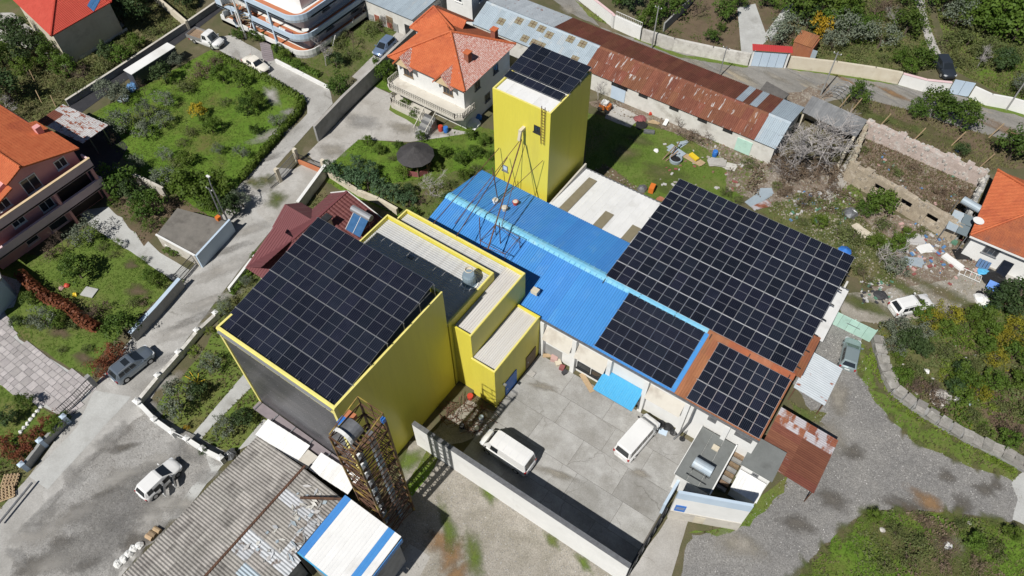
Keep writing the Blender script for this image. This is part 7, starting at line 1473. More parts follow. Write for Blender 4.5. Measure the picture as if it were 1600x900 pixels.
plants('in overgrown scrub behind stone retaining wall', [('olive', 1400, 520, 18), ('dark', 1415, 540, 17), ('olive', 1395, 545, 12), ('broom', 1460, 500, 18), ('broad', 1440, 490, 13), ('broom', 1488, 490, 16), ('broad', 1475, 515, 12), ('dark', 1440, 548, 12), ('scrub', 1455, 540, 14), ('scrub', 1425, 575, 14), ('broad', 1410, 590, 13), ('lime', 1500, 560, 11), ('lime', 1510, 535, 10), ('lime', 1522, 522, 9), ('scrub', 1480, 548, 15), ('broad', 1530, 500, 15), ('broad', 1518, 505, 11), ('dark', 1560, 478, 20), ('dark', 1590, 470, 22), ('broom', 1575, 532, 20), ('broom', 1592, 512, 16), ('broom', 1560, 560, 15), ('broad', 1588, 555, 16), ('lime', 1482, 566, 9), ('lime', 1480, 585, 10), ('broad', 1505, 595, 16), ('broom', 1530, 610, 15), ('broad', 1500, 625, 14), ('dark', 1490, 610, 11), ('broad', 1548, 600, 14), ('broad', 1535, 545, 13), ('dark', 1500, 580, 12), ('brown', 1450, 610, 16), ('brown', 1470, 635, 15), ('brown', 1435, 600, 13), ('barebrown', 1460, 622, 20), ('barebrown', 1425, 610, 14), ('lime', 1545, 635, 11), ('scrub', 1570, 640, 14), ('broad', 1590, 600, 13), ('scrub', 1520, 650, 12), ('brown', 1580, 675, 14), ('barebrown', 1590, 690, 18), ('broad', 1575, 690, 12), ('scrub', 1540, 675, 12), ('olive', 1440, 522, 13), ('scrub', 1515, 570, 12), ('broad', 1545, 520, 13), ('scrub', 1600, 640, 16), ('broad', 1402, 560, 9), ('scrub', 1478, 655, 10)])
plants('on the grassy mound at the gravel road fork', [('broad', 1365, 808, 10), ('scrub', 1400, 830, 12), ('scrub', 1440, 850, 14), ('brown', 1480, 850, 12), ('scrub', 1420, 870, 14), ('brown', 1475, 880, 12), ('broad', 1520, 850, 12), ('scrub', 1560, 860, 14), ('brown', 1530, 880, 12), ('scrub', 1385, 880, 12), ('broad', 1580, 835, 10), ('scrub', 1500, 822, 9), ('brown', 1445, 815, 8)])
REFS = {'in thicket below the red roofed house': ('in upper corner thicket', 83, 52, 'red roofed house corner'), 'on grass bank beside black tarmac strip': ('on grass bank', 268, 70, 'white trailer'), 'at the white trailer end of large green lawn': ('at lawn end', 240, 95, 'white trailer'),
'in middle of the large hedged lawn': ('on hedged lawn', 310, 177, 'golden bush'), 'near dark carport at lower lawn edge': ('at lower lawn edge', 150, 205, 'rusty carport'), 'crowding the corner behind garage roof': ('behind garage roof', 355, 345, 'street lamp'),
'in narrow bed between pink house and garage': ('in bed by pink house', 250, 360, 'garage roof'), 'on the pink house front lawn': ('on pink house lawn', 240, 390, 'garage gate'), 'on shaded garden lawn beside paved driveway': ('on shaded lawn', 205, 570, 'grey parked car'),
'forming tall hedge clump by driveway gate': ('by driveway gate', 205, 570, 'grey parked car'), 'in the post walled garden by dark factory front': ('in post walled garden', 286, 686, 'small white gate'), 'along cream wall below the villa garden': ('along cream wall', 509, 270, 'garage drive pillar'),
'in villa garden round the gazebo': ('in villa garden', 652, 262, 'gazebo'), 'between apartment block and side lane': ('by apartment block', 592, 75, 'blue car'), 'beside the villa wall': ('beside villa', 660, 190, 'villa stairs'), 'behind street wall at the road bend': ('behind road bend wall', 1198, 95, 'garage gate'),
'in dense orchard above the concrete road wall': ('in walled orchard', 1475, 105, 'dark blue car'), 'on wooded slope beyond the dark car': ('on wooded slope', 1475, 105, 'dark blue car'), 'in fenced plot beside the tarmac road': ('in fenced plot', 1297, 152, 'hoop frame'),
'in rubble between long shed and big array': ('in rubble yard', 1190, 240, 'long shed corner'), 'growing over the rubbish tip beside stone ruin': ('on rubbish tip', 1520, 395, 'orange roof house'), 'sprouting inside the stone ruin': ('inside ruin', 1520, 395, 'orange roof house'),
'in overgrown scrub behind stone retaining wall': ('in overgrown scrub', 1422, 480, 'white estate car'), 'on the grassy mound at the gravel road fork': ('on grassy mound', 1600, 780, 'concrete strip')}
ORD = 'nearest|second nearest|third nearest|fourth nearest|fifth nearest|sixth nearest|seventh nearest|eighth nearest|ninth nearest|tenth nearest|eleventh nearest|twelfth nearest|thirteenth nearest|fourteenth nearest|fifteenth nearest|sixteenth nearest'.split('|')
for lb, ts in LBL.items():
    if len(ts) > 1:
        w_ = next(k for k in REFS if lb.endswith(k)); sh, rx, ry, rn = REFS[w_]; c = G(rx, ry)
        for k, t in enumerate(sorted(ts, key=lambda o: (o.location.x - c.x) ** 2 + (o.location.y - c.y) ** 2)): t['label'] = f"{lb[:-len(w_)].strip()} {sh}, {ORD[k]} the {rn}"; t['group'] = lb
# low undergrowth nobody could count, in drifts between the single bushes
def undergrowth(name, polys, per, kind, seed, size=.13, hmax=.7, thr=.05):
    r = random.Random(seed); mb = MB()
    for P in polys:
        xs = [p[0] for p in P]; ys = [p[1] for p in P]; x0, x1 = max(min(xs), -112), min(max(xs), 40); y0, y1 = max(min(ys), -12), min(max(ys), 122)
        for _ in range(int((x1 - x0) * (y1 - y0) * per)):
            x, y = r.uniform(x0, x1), r.uniform(y0, y1); d = noise.noise(Vector((x * .42, y * .42, seed * 3.7))) + .4 * noise.noise(Vector((x * 1.5, y * 1.5, seed)))
            if d < thr or not inpoly(x, y, P): continue
            p = Vector((x, y, .04 + min(1, (d - thr) * 2.4) * hmax * r.random() ** .5)); nr = Vector((r.uniform(-.8, .8), r.uniform(-.8, .8), r.uniform(.3, 1.2))).normalized()
            a = nr.orthogonal().normalized(); a = Matrix.Rotation(r.uniform(0, 6.28), 3, nr) @ a; b = nr.cross(a); k = size * r.uniform(.6, 1.3)
            mb.add([p - a * k, p + b * k * .6, p + a * k, p - b * k * .6], [(0, 1, 2, 3)])
    if mb.f: mb.obj(name, LEAF[kind], kind='stuff')
UG = lambda *ns: [p for n in ns for p in PATCH[n]]
undergrowth('undergrowth', UG('scrub_ground'), 60, 'scrub', 1); undergrowth('undergrowth', UG('scrub_ground'), 46, 'broad', 2, .12, .8, .12); undergrowth('dry_undergrowth', UG('scrub_ground', 'brown_soil'), 34, 'brown', 3, .11, .6, .1); undergrowth('flowering_undergrowth', UG('scrub_ground'), 12, 'broom', 4, .10, .6, .25)
undergrowth('undergrowth', UG('orchard_ground'), 34, 'scrub', 5, .13, .6, .08); undergrowth('undergrowth', UG('orchard_ground'), 22, 'broad', 6, .13, .5, .15); undergrowth('undergrowth', UG('vineyard_ground'), 20, 'scrub', 7, .14, .5, .08)
undergrowth('undergrowth', UG('grass_mound'), 34, 'scrub', 8, .11, .5, .08); undergrowth('dry_undergrowth', [[G2(*p) for p in ((1400, 800), (1580, 830), (1620, 900), (1380, 930), (1420, 850))]], 40, 'brown', 9, .10, .45, .02)
undergrowth('undergrowth', UG('garden_lawn', 'garden_soil'), 16, 'broad', 10, .10, .35, .22); undergrowth('undergrowth', UG('lawn'), 6, 'scrub', 11, .08, .18, .34)
undergrowth('dry_undergrowth', [[G2(*p) for p in ((1190, 245), (1320, 255), (1345, 300), (1340, 340), (1240, 330), (1160, 300))]], 46, 'brown', 12, .12, .6, -.05); undergrowth('undergrowth', UG('rough_grass'), 34, 'scrub', 13, .12, .5, .05); undergrowth('dry_undergrowth', UG('yard_dirt'), 16, 'brown', 14, .11, .4, .1)
# hedges
def hedge(name, label, px, w, h, kind, density=70, size=.17):
    P = [Vector(G2(*p)) for p in px]; r = random.Random(len(px) * 91 + int(w * 100)); mb = MB()
    for a, b in zip(P[:-1], P[1:]):
        L = (b - a).length; d = (b - a) / L; n = Vector((-d.y, d.x))
        for _ in range(int(L * density)):
            t = r.random(); s_ = r.uniform(-.5, .5) * w; z = h * (r.random() ** .45) * r.uniform(.8, 1.1)
            p2 = a + d * (t * L) + n * s_; p = Vector((p2.x, p2.y, z)); nr = Vector((n.x * s_ * 2 + r.uniform(-.6, .6), n.y * s_ * 2 + r.uniform(-.6, .6), r.uniform(.1, 1.2))).normalized()
            x = nr.orthogonal().normalized(); x = Matrix.Rotation(r.uniform(0, 6.28), 3, nr) @ x; y = nr.cross(x); q_ = size * r.uniform(.7, 1.6)
            mb.add([p - x * q_, p + y * q_ * .6, p + x * q_, p - y * q_ * .6], [(0, 1, 2, 3)])
    return tag(mb.obj(name, LEAF[kind]), label, 'hedge')
hedge('hedge', 'low clipped green hedge edging the large lawn along the lane', [(345, 92), (420, 128), (474, 160), (466, 180), (430, 222), (378, 284)], .9, 1.1, 'broad', 170, .13)
hedge('hedge', 'long reddish hedge between pink house lawn and paved driveway lawn', [(38, 436), (75, 470), (110, 485), (135, 508), (160, 520)], 1.3, 1.5, 'red', 180, .15)
hedge('hedge', 'green clipped hedge strip beside the apartment terrace', [(428, 76), (440, 92), (470, 108), (500, 120)], .9, .8, 'broad', 150, .12)
hedge('hedge', 'weedy growth along the lane wall beside lawn', [(215, 520), (250, 480), (285, 440)], .9, .6, 'scrub', 90, .12)
hedge('hedge', 'ivy strip along maroon house curb', [(362, 462), (398, 418), (430, 372)], .7, .5, 'broad', 70, .13)
# ------------------------------------------------------------------ grass, weeds and pebbles
def area(P): return abs(sum(P[i][0] * P[(i + 1) % len(P)][1] - P[(i + 1) % len(P)][0] * P[i][1] for i in range(len(P)))) / 2
def scatter(name, polys, per, fn, m, seed, cap=40000):
    r = random.Random(seed); mb = MB()
    for P in polys:
        xs = [p[0] for p in P]; ys = [p[1] for p in P]; n = min(cap, int(area(P) * per)); got = 0; tries = 0
        while got < n and tries < n * 6:
            tries += 1; x, y = r.uniform(min(xs), max(xs)), r.uniform(min(ys), max(ys))
            if not (-110 < x < 40 and -12 < y < 125): continue
            if not inpoly(x, y, P) or (m in (BLADE, BLADED) and any(inpoly(x, y, h) for h in HARD)): continue
            if noise.noise(Vector((x * .35, y * .35, seed))) + r.uniform(-.5, .5) < -.25: continue
            fn(mb, x, y, r); got += 1
    if mb.f: return mb.obj(name, m, kind='stuff')
def tuft(lo, hi, w):
    def fn(mb, x, y, r):
        for _ in range(3):
            a = r.uniform(0, 6.28); h = r.uniform(lo, hi); l = r.uniform(.05, .22); ca, sa = math.cos(a), math.sin(a)
            ox, oy = r.uniform(-.1, .1), r.uniform(-.1, .1)
            mb.add([(x + ox - sa * w, y + oy + ca * w, .02), (x + ox + sa * w, y + oy - ca * w, .02), (x + ox + ca * l, y + oy + sa * l, h)], [(0, 1, 2)])
    return fn
def pebble(lo, hi):
    def fn(mb, x, y, r):
        s_ = r.uniform(lo, hi); a = r.uniform(0, 3); ca, sa = math.cos(a) * s_, math.sin(a) * s_
        mb.add([(x - ca, y - sa, .03), (x + sa * .7, y - ca * .7, .03), (x + ca, y + sa, .03), (x - sa * .7, y + ca * .7, .03), (x, y, .05 + s_ * .7)], [(0, 1, 4), (1, 2, 4), (2, 3, 4), (3, 0, 4)])
    return fn
PP = lambda *ns: [p for n in ns for p in PATCH[n]]
HARD = PP('lane', 'garden_path', 'driveway', 'concrete_apron', 'house_forecourt', 'villa_courtyard', 'side_lane', 'garage_drive', 'tarmac_strip', 'road')
def clear_of(ps): return [(p, [h for h in HARD]) for p in ps]
scatter('grass', PP('lawn', 'garden_lawn', 'back_yard', 'grass_patch', 'grass_verge'), 20, tuft(.03, .13, .035), BLADE, 1)
scatter('mound_grass', PP('grass_mound'), 24, tuft(.06, .26, .05), BLADE, 10)
scatter('dry_grass_tufts', PP('verge', 'rough_grass', 'scrub_ground', 'orchard_ground', 'vineyard_ground', 'road_edge_grass', 'grass_verge', 'grass_mound', 'plot'), 9, tuft(.08, .42, .06), BLADED, 2)
scatter('soil_weeds', PP('garden_soil', 'brown_soil', 'rubble_ground', 'yard_dirt'), 1.6, tuft(.04, .16, .04), BLADED, 3)
scatter('gravel', PP('gravel_road', 'worn_tarmac', 'rubble_ground', 'waste_ground', 'dirt_track'), 11, pebble(.02, .085), PEBB, 4)
scatter('rubble', PP('rubble_ground', 'yard_dirt'), 4, pebble(.06, .22), STONE, 5)
ruin_in = [[(-3.9, 76.6), (9.9, 74.0), (10.0, 83.9), (-3.9, 84.6)]]
rg_ = MB(); rg_.add([(p[0], p[1], .08) for p in ruin_in[0]], [(0, 1, 2, 3)]); rg_.obj('ruin_floor', mat('mossy_rubble', (.12, .075, .055), (.085, .095, .03), (.27, .24, .20), scale=.7, rough=.95, bump=.8, bscale=4, s3=.8, t3=.6, fine=.3), kind='structure')
scatter('rubble', ruin_in, 16, pebble(.1, .34), RUBB, 6)
scatter('ruin_weeds', ruin_in, 26, tuft(.15, .45, .08), LEAF['brown'], 8); scatter('ruin_moss', ruin_in, 22, tuft(.08, .3, .07), LEAF['scrub'], 12)
scatter('grass', [[G2(*p) for p in ((1350, 560), (1400, 640), (1590, 745), (1585, 730), (1420, 640), (1360, 545))]], 60, tuft(.12, .4, .07), LEAF['lime'], 9)
# ------------------------------------------------------------------ odds and ends lying about
def single(name, label, cat, mb, m, group=None): return tag(mb.obj(name, m), label, cat, group)
def crate(px, py, w, l, h, ang, z=.05):
    c = G(px, py, z); q = MB(); a = R(ang); ca, sa = math.cos(a), math.sin(a)
    q.hexa([(c.x + x * w * ca - y * l * sa, c.y + x * w * sa + y * l * ca, zz) for zz in (z, z + h) for x, y in ((-.5, -.5), (.5, -.5), (.5, .5), (-.5, .5))]); return q
def sheetpile(px, py, w, l, ang, n=3, z=.06, seed=1):
    r = random.Random(seed); q = MB(); c = G(px, py)
    for k in range(n):
        a = R(ang + r.uniform(-14, 14)); ca, sa = math.cos(a), math.sin(a); ox, oy = r.uniform(-.2, .2), r.uniform(-.2, .2); zz = z + k * .06
        q.slab([(c.x + ox + x * w * ca - y * l * sa, c.y + oy + x * w * sa + y * l * ca, zz + r.uniform(0, .08)) for x, y in ((-.5, -.5), (.5, -.5), (.5, .5), (-.5, .5))], .025)
    return q
def lump(px, py, r_, h, seed, z=.03, n=9):
    """a slumped bag or tarpaulin heap"""
    r = random.Random(seed); c = G(px, py); q = MB(); vs = []; rings = ((1, 0), (.9, .45), (.55, .85), (.15, 1))
    for k, (s_, zz) in enumerate(rings):
        for i in range(n): a = 2 * math.pi * i / n; w = s_ * r_ * r.uniform(.75, 1.2); vs.append((c.x + math.cos(a) * w, c.y + math.sin(a) * w, z + h * zz * r.uniform(.85, 1.1)))
    q.add(vs, [(k * n + i, k * n + (i + 1) % n, (k + 1) * n + (i + 1) % n, (k + 1) * n + i) for k in range(3) for i in range(n)] + [tuple(range(3 * n, 4 * n))]); return q
# scrap by the yellow wing
r7 = random.Random(77)
q = MB()
for k in range(150):
    px, py = r7.uniform(690, 765), 0; py = 640 + (px - 690) * .12 + r7.uniform(-14, 30); c = G(px, py); a = r7.uniform(0, 6.28); l = r7.uniform(.3, 1.5)
    q.tube((c.x, c.y, r7.uniform(.03, .35)), (c.x + math.cos(a) * l, c.y + math.sin(a) * l, r7.uniform(.03, .6)), r7.uniform(.012, .035), 4)
tag(q.obj('scrap_rods', RSTEEL), 'tangled rusty rods and scrap lying beside the yellow low wing', 'scrap', kind='stuff')
for px, py, m_, lb, w in ((735, 622, REDP, 'round red lidded can beside yellow wall foot', .32), (722, 668, STEELB, 'black tin among the scrap rods', .25), (752, 655, GALV, 'grey tin among the scrap rods near yellow corner', .25), (745, 672, WHITE, 'white tub at the edge of scrap rods', .22)):
    c = G(px, py); q = MB(); q.lathe((c.x, c.y, .04), [(w * .9, 0), (w, .4), (w * .95, .5)], 12); single('can', lb, 'can', q, m_)
for k, (px, py, w, l, h, a, m_, lb) in enumerate(((866, 562, .7, .6, .5, 20, RUBBISH[7], 'pinkish carton against the grey stained white wall'), (872, 568, .6, .7, .35, 50, CREMW, 'pale carton beside pinkish carton by the white wall'), (878, 576, .5, .5, .4, 10, CLOTHR, 'dull red bundle by the white wall drainpipe'), (882, 583, .5, .4, .3, 70, RUBBISH[3], 'dark bag at the end of cartons by white wall'), (855, 556, .9, .4, .12, 35, WOODL, 'pale board lying by the stained wall corner'), (832, 585, .5, .5, .15, 0, CONC, 'concrete block at the corner of yellow wing'))): single('carton' if k < 2 else 'junk_item', lb, 'carton' if k < 2 else 'junk', crate(px, py, w, l, h, a), m_)
single('plywood_board', 'tan plywood board lying under the dark windows of white wall', 'board', crate(917, 598, 2.3, .55, .06, -30), WOODL)
for px, py, r_, m_, lb in ((1032, 662, .45, BLACK, 'black rubbish bag in front of the passenger van'), (1044, 668, .5, BLACK, 'torn black sheet beside rubbish bag by the white wall'), (1052, 676, .4, STEELB, 'dark car part on yard near the downpipe foot')): single('rubbish_bag', lb, 'rubbish', lump(px, py, r_, .35, px), m_)
single('pale_sheet', 'pale blue sheet of card on yard beside black bags', 'card', crate(1036, 675, .8, .6, .03, 10), LBLUE)
q = MB(); c = G(1066, 686, 0); q.tube((c.x, c.y, 0.05), (c.x, c.y, 1.6), .05, 6); q.lathe((c.x, c.y, .04), [(.3, 0), (.25, .06)], 10); single('sign_stand', 'small dark stand in the yard before gatehouse', 'stand', q, STEELB)
# sacks and logs under the corrugated eave
for k, (px, py) in enumerate(((190, 885), (198, 878), (206, 870), (213, 862), (222, 857))): single('sack', ('first', 'second', 'third', 'fourth', 'last')[k] + ' white sack in row under corrugated eave by gravel, counted from frame bottom', 'sack', lump(px - 4, py - 4, .42, .4, k + 3), WHITE, 'white sacks by the corrugated shed')
for k, (px, py) in enumerate(((236, 843), (241, 838), (248, 832))): c = G(px - 5, py - 5); q = MB(); q.tube((c.x, c.y, .28), (c.x + .7, c.y + .1, .28), .24, 10); single('log', ('brown log next to the white sacks', 'middle brown log of three by corrugated eave', 'pale cut log farthest from the white sacks')[k], 'log', q, WOODL if k != 1 else WOODD, 'logs by the corrugated shed')
for k, (px, py, a) in enumerate(((18, 752, 40), (12, 772, 60))):
    t = thing('pallet', ('wooden pallet stack near the grey roadside pipe', 'tilted heap of pale pallet planks by frame edge')[k], 'pallet', G(px, py)); c = G(px, py)
    for lv_ in range(3):
        for j in range(5):
            x = -.6 + j * .3; d = Vector((math.cos(R(a + lv_ * 90)), math.sin(R(a + lv_ * 90)))); e = Vector((-d.y, d.x)); p0 = Vector((c.x, c.y)) + d * x; z = .1 + lv_ * .12
            q = MB(); q.bar((*(p0 - e * .6), z), (*(p0 + e * .6), z), .12, .05); q.obj('plank', WOODL, t)
# back yard of the tower
t = thing('small_tractor', 'small red machine with white top at the shed yard by tower', 'machine', G(945, 172)); c = G(945, 172)
q = MB(); q.box(c.x - .7, c.y - .5, .35, c.x + .7, c.y + .5, 1.0); q.obj('body', ORANGE, t); q = MB(); q.box(c.x - .55, c.y - .4, 1.0, c.x + .35, c.y + .45, 1.35); q.obj('hood', WHITE, t)
for x in (-.5, .5):
    for y in (-.55, .55): q = MB(); q.tube((c.x + x, c.y + y - .08, .33), (c.x + x, c.y + y + .08, .33), .33, 12); q.obj('wheel', TYRE, t)
single('covered_heap', 'faded red cloth over a heap beside the long shed wall', 'heap', lump(1000, 187, .8, .5, 5), CLOTHR)
single('covered_heap', 'bright red plastic heap next to the faded red cloth', 'heap', lump(1016, 179, .25, .4, 6), REDP)
single('covered_heap', 'black sheeting at the foot of faded red cloth heap', 'heap', lump(1002, 196, .9, .3, 9), BLACK)
single('board', 'white board leaning by the long shed wall', 'board', crate(1041, 190, .5, 1.6, .06, 8, .3), WHITE); single('board', 'pale boards on ground between cloth heap and white board', 'board', sheetpile(1022, 192, 1.2, .5, 10), WOODL)
single('metal_tray', 'grey metal tray lying on the grass behind tower', 'tray', crate(1014, 207, 1.4, .6, .25, 25), METAL)
for k, (px, py, w, l, a, m_, lb) in enumerate(((1055, 238, 2.2, 1.0, -20, GALV, 'grey metal sheets stacked in the yard junk'), (1085, 250, 2.4, .9, -15, WOODL, 'timber frame bench under the yellow tray'), (1065, 225, 1.2, .5, 60, GALV, 'crumpled grey sheet above stacked metal sheets'), (1120, 255, 2.0, 1.2, 30, CONC, 'broken pale slab near the mint painted wall'), (1140, 262, 1.2, .9, 10, STONEW, 'pale rubble slab beside agave clump'))): single('sheet_stack', lb, 'sheets', sheetpile(px, py, w, l, a, 4, seed=k), m_)
single('yellow_tray', 'bright yellow tray on the timber bench in yard', 'tray', crate(1084, 246, 1.3, .6, .25, -20, .45), YELP)
t = thing('round_tub', 'round black and white tub among the yard junk', 'tub', G(1055, 252)); c = G(1055, 252); q = MB(); q.lathe((c.x, c.y, .05), [(.75, 0), (.8, .5), (.7, .52), (.65, .2)], 16); q.obj('tub_body', GALV, t); q = MB(); q.lathe((c.x, c.y, .35), [(.62, 0), (.1, .12)], 12); q.obj('contents', BLACK, t)
for k, (px, py, dx, dy) in enumerate(((1035, 250, .6, 1.8), (1040, 252, .9, 1.2), (1046, 246, .2, 1.9))): c = G(px, py); q = MB(); q.tube((c.x, c.y, .05), (c.x + dx, c.y + dy, 1.3), .08, 6); single('timber_pole', ('dark pole leaning on yard junk nearest the grass', 'middle dark pole of three leaning on yard junk', 'dark pole leaning on yard junk nearest round tub')[k], 'pole', q, WOODD, 'poles leaning on the yard junk')
c = G(1116, 244); q = MB(); q.lathe((c.x, c.y, .04), [(.3, 0), (.33, .4), (.33, .8), (.28, .86)], 12); single('drum', 'blue plastic drum before the mint painted wall', 'drum', q, BLUEP)
single('yellow_cart', 'yellow orange upright bin behind the white hall', 'bin', crate(1018, 298, .6, 1.0, .8, 10), ORANGE); single('grey_bag', 'grey bag next to the yellow bin behind white hall', 'bag', lump(1004, 296, .6, .6, 3), METAL)
single('brick_heap', 'small heap of red bricks behind white hall near big array', 'bricks', sheetpile(1033, 312, .7, .5, 0, 5), BRICKR)
single('white_bag', 'white bag on grass near the metal tray', 'bag', lump(1025, 236, .35, .3, 4), WHITE)
# rubbish tip
c = G(1320, 392, 1.6); t = thing('garden_umbrella', 'blue umbrella at the far corner of the big array', 'umbrella', (c.x, c.y, 0)); q = MB(); n = 8
q.add([(c.x, c.y, 2.0)] + [(c.x + .75 * math.cos(2 * math.pi * i / n), c.y + .75 * math.sin(2 * math.pi * i / n), 1.6) for i in range(n)], [(0, 1 + i, 1 + (i + 1) % n) for i in range(n)]); q.obj('canopy', BLUEP, t); q = MB(); q.tube((c.x, c.y, 0), (c.x, c.y, 2.05), .03, 6); q.obj('pole', ALU, t)
single('tarpaulin', 'grey tarpaulin cone heap beside ruin wall corner', 'tarpaulin', lump(1328, 336, 1.0, .9, 8), METAL)
for k, (px, py, w, l, a, m_, lb) in enumerate(((1183, 312, 3.0, 1.2, 60, GALV, 'grey corrugated sheets lying at the back of big array'), (1190, 322, 2.4, .7, 55, GALVM, 'rusty sheet on top of grey sheets behind big array'), (1195, 300, 1.4, 1.0, 30, GALV, 'crumpled pale metal sheet behind big array'), (1345, 362, 2.2, 1.0, -30, CREMW, 'pale slab leaning in the tip beside bare tree'), (1430, 375, 2.0, 1.4, 20, RUBBISH[0], 'white plastic sheet heap on the tip'), (1445, 390, 1.6, 1.0, 40, WHITE, 'white board heap near the coloured rubbish'), (1425, 410, 2.0, 1.0, 20, GALV, 'pale grey sheet at the dirt track edge of tip'))): single('sheet_stack', lb, 'sheets', sheetpile(px, py, w, l, a, 3, seed=k + 20), m_)
single('mattress', 'black mat with white edge lying before the white house', 'mat', sheetpile(1504, 398, 1.6, 1.5, 25, 2), BLACK); single('mattress', 'white mattress under the black mat by white house', 'mattress', crate(1488, 410, 2.4, .8, .25, -20), WHITE)
single('tarpaulin', 'black tarpaulin over a heap by leaning solar module', 'tarpaulin', lump(1552, 436, 1.4, .5, 14), BLACK); single('tarpaulin', 'bright blue tarpaulin scrap beside the black tarpaulin', 'tarpaulin', lump(1536, 427, .75, .35, 15), SKYBP)
t = thing('bed_frame', 'white metal bed frame lying on the dirt by blue tarpaulin', 'bed frame', G(1516, 432)); c = G(1516, 432)
for k in range(5): q = MB(); q.bar((c.x - 1.2 + k * .55, c.y - .5, .25), (c.x - 1.2 + k * .55, c.y + .5, .25), .05); q.obj('slat', WHITE, t)
for y in (-.5, .5): q = MB(); q.bar((c.x - 1.25, c.y + y, .25), (c.x + 1.05, c.y + y, .25), .06); q.obj('rail', WHITE, t)
single('brick_heap', 'tumbled red bricks at the end of the ruin wall', 'bricks', sheetpile(1478, 366, 1.6, .9, 10, 6, seed=4), BRICKR); single('brick_heap', 'red brick fragments between ruin and glass frame', 'bricks', sheetpile(1492, 358, .9, .7, 50, 5, seed=5), BRICKR)
single('rubbish_bag', 'black bag on the rubble near the white hall end', 'rubbish', lump(1376, 462, .8, .35, 31), RUBBISH[3]); single('plastic_bin', 'green plastic tub in rubble before white house', 'tub', crate(1490, 380, .6, .5, .35, 0), RUBBISH[5])
for k, (px, py, m_, r_, lb) in enumerate(((1533, 470, WHITE, .9, 'white rubbish heap beside the broom at dirt track'), (1545, 482, RUBBISH[5], .7, 'green netting on white rubbish heap by track'), (1548, 466, STEELB, .8, 'dark crushed panel behind white rubbish heap'), (1530, 460, BLACK, .5, 'black rubbish bag behind white rubbish heap'), (1575, 470, WHITE, .3, 'small white bag near dark tree by the track'), (1495, 626, WHITE, .45, 'white bag in scrub near the stone wall'), (1511, 629, LBLUE, .35, 'pale blue bag in scrub beside white bag'), (1468, 622, STONEW, 1.1, 'pale rubble heap among brambles behind stone wall'), (1379, 829, STONEW, .3, 'long white plastic scrap on grassy mound'), (1514, 818, STONEW, .22, 'white bag at far edge of grassy mound'), (1480, 853, WHITE, .4, 'white rubbish in the ash patch on mound'), (1448, 580, WHITE, .3, 'white scrap low in scrub behind curved stone wall'), (1500, 420, WHITE, .35, 'crumpled white bag between mats and bed frame'))): single('rubbish_heap', lb, 'rubbish', lump(px, py, r_, r_ * .6, 40 + k), m_)
q = MB(); c = G(1546, 455); q.slab([(c.x - .6, c.y - .3, .5), (c.x + .6, c.y - .3, .5), (c.x + .6, c.y + .4, 1.2), (c.x - .6, c.y + .4, 1.2)], .05); single('blue_board', 'small blue panel propped on rubbish by the track', 'panel', q, BLUEP)
def litter(label, name, box, n, seed, lo=.06, hi=.24):
    r = random.Random(seed)
    for ci in range(4):
        q = MB()
        for k in range(n // 4):
            px, py = r.uniform(box[0], box[2]), r.uniform(box[1], box[3]); c = G(px, py); s_ = r.uniform(lo, hi); a = r.uniform(0, 3); ca, sa = math.cos(a) * s_, math.sin(a) * s_
            q.hexa([(c.x + x * ca - y * sa * .6, c.y + x * sa + y * ca * .6, z) for z in (.05, .08 + s_ * r.uniform(.1, .6)) for x, y in ((-1, -1), (1, -1), (1, 1), (-1, 1))])
        tag(q.obj(name, RUBBISH[(ci * 3 + seed) % 8] if ci else RUBBISH[0]), label, 'litter', kind='stuff')
litter('scattered small litter over the rubbish tip', 'litter', (1405, 350, 1475, 430), 110, 1, .06, .28); litter('scattered small litter by the track end', 'litter', (1345, 440, 1395, 475), 60, 2)
litter('scattered litter in the shed yard', 'litter', (1030, 225, 1160, 300), 60, 3); litter('scattered litter in the ruin', 'litter', (1370, 230, 1500, 330), 60, 4); litter('scattered litter on the wooded scrub edge', 'litter', (1400, 540, 1560, 640), 36, 5, .05, .15)
litter('scattered litter between ruin and orange house', 'litter', (1480, 370, 1545, 445), 60, 6); litter('scattered stones on garden soil', 'litter', (1230, 300, 1330, 350), 70, 7)
# gardens
q = crate(140, 457, 1.5, 1.2, .12, 20); single('stone_bench', 'white stone slab bench on pink house lawn', 'bench', q, PATH)
t = thing('garden_table', 'white round table among pots on the forecourt', 'table', G(268, 387)); c = G(268, 387, 0); q = MB(); q.lathe((c.x, c.y, .7), [(.5, 0), (.5, .05)], 14); q.obj('table_top', WHITE, t); q = MB(); q.tube((c.x, c.y, 0), (c.x, c.y, .7), .06, 6); q.obj('leg', METAL, t)
for k, (px, py) in enumerate(((262, 393), (272, 397), (282, 395))): plant('broad', px, py, 5, ('beside the white forecourt table', 'in front of white forecourt table', 'by the bicycle at garage wall')[k])
for px, py, m_, lb in ((118, 461, YELP, 'yellow toy on pink house lawn by the long red hedge'), (105, 447, REDP, 'red toy under the big lawn tree'), (97, 451, RUBBISH[7], 'pink ball under the big lawn tree')): single('toy', lb, 'toy', lump(px, py, .3, .35, px), m_)
single('bucket_pile', 'orange bucket at the end of the white trailer', 'bucket', lump(270, 80, .35, .6, 2), ORANGE); single('cement_sack', 'pale sacks beside orange bucket at trailer end', 'sacks', lump(272, 88, .6, .4, 3), WHITD)
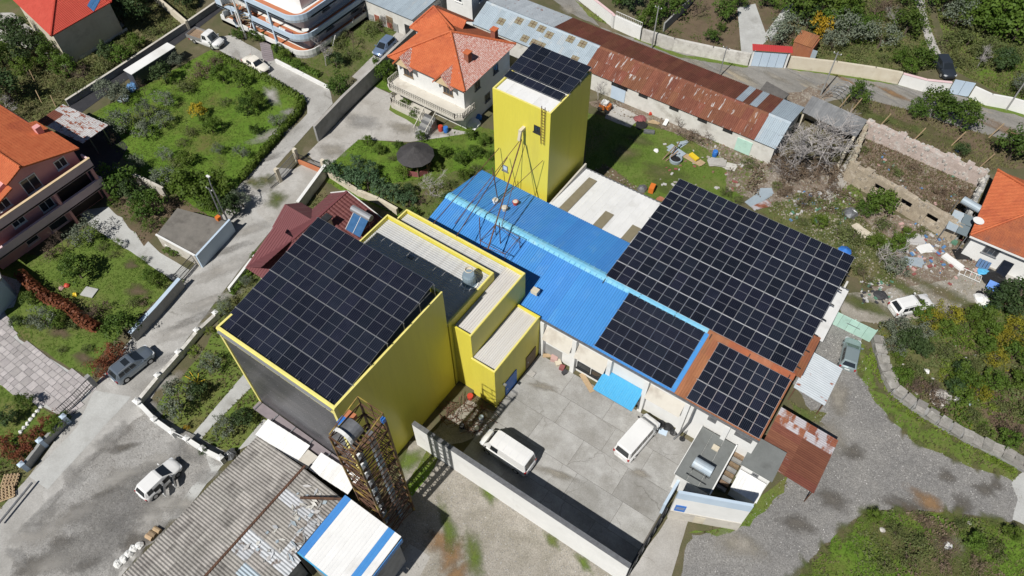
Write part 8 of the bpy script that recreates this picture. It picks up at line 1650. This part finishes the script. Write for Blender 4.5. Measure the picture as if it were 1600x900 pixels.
single('plastic_sheet', 'pale teal plastic sheet draped on olive bush', 'sheet', lump(208, 138, .9, .9, 4), RUBBISH[2]); single('plastic_sheet', 'crumpled clear plastic under olive bushes', 'sheet', lump(193, 155, .8, .5, 6), GALV)
single('wrapped_scooter', 'white covered scooter behind the villa corner', 'scooter', lump(739, 196, 1.0, .9, 7), WHITE); single('covered_heap', 'blue covered thing beside white scooter', 'heap', lump(747, 185, .6, .7, 9), BLUEP)
f = thing('tin_hut', 'rusty orange tin hut with pale sheet end by the red garage roof', 'hut', G(1256, 80)); c = G(1256, 84)
q = MB(); q.box(c.x - 1.6, c.y - 1.3, 0, c.x + 1.2, c.y + 1.4, 2.1); q.obj('wall', ORST, f); sheets(f, (c.x - 1.7, c.y - 1.4, 2.15), (c.x + 1.0, c.y - 1.4, 2.15), (c.x - 1.7, c.y + 1.5, 2.4), ORST, width=.7, pitch=.23, h=.04)
q = MB(); q.box(c.x + 1.2, c.y - 1.3, 0, c.x + 1.9, c.y - 1.2, 1.9); q.obj('end_sheet', GALV, f)
for px, py, lb in ((548, 45, 'white forked post in the apartment garden'), (520, 72, 'white pole leaning in the apartment garden')): c = G(px, py); q = MB(); q.tube((c.x, c.y, 0), (c.x + .6, c.y + .4, 1.8), .07, 6); q.tube((c.x + .3, c.y + .2, .9), (c.x + .9, c.y - .2, 1.6), .05, 6); single('post', lb, 'post', q, WHITE)
single('planter', 'grey planter at driveway hedge behind parked grey car', 'planter', crate(175, 568, .5, .5, .5, 0), GREYW)
q = MB(); c = G(310, 600)
for k in range(7): a = k * .9; q.tube((c.x, c.y, .3), (c.x + 1.3 * math.cos(a), c.y + .7 * math.sin(a), .9), .03, 4)
single('bent_canes', 'bent yellow canes between the olive and post wall', 'canes', q, YELP)
single('well_ring', 'grey water drum at the corrugated shed corner', 'drum', lump(362, 712, .6, .8, 11, n=14), METAL)
for k in range(7):                                              # white edging stones by the red hedge
    px = 33 + k * 5.2; single('edging_stone', ('lowest', 'second lowest', 'third lowest', 'middle', 'third highest', 'second highest', 'highest')[k] + ' white edging stone in row beside red bushes on shaded lawn', 'stone', lump(px, 675 - k * 6.5, .22, .22, k), WHITE, 'white edging stones')
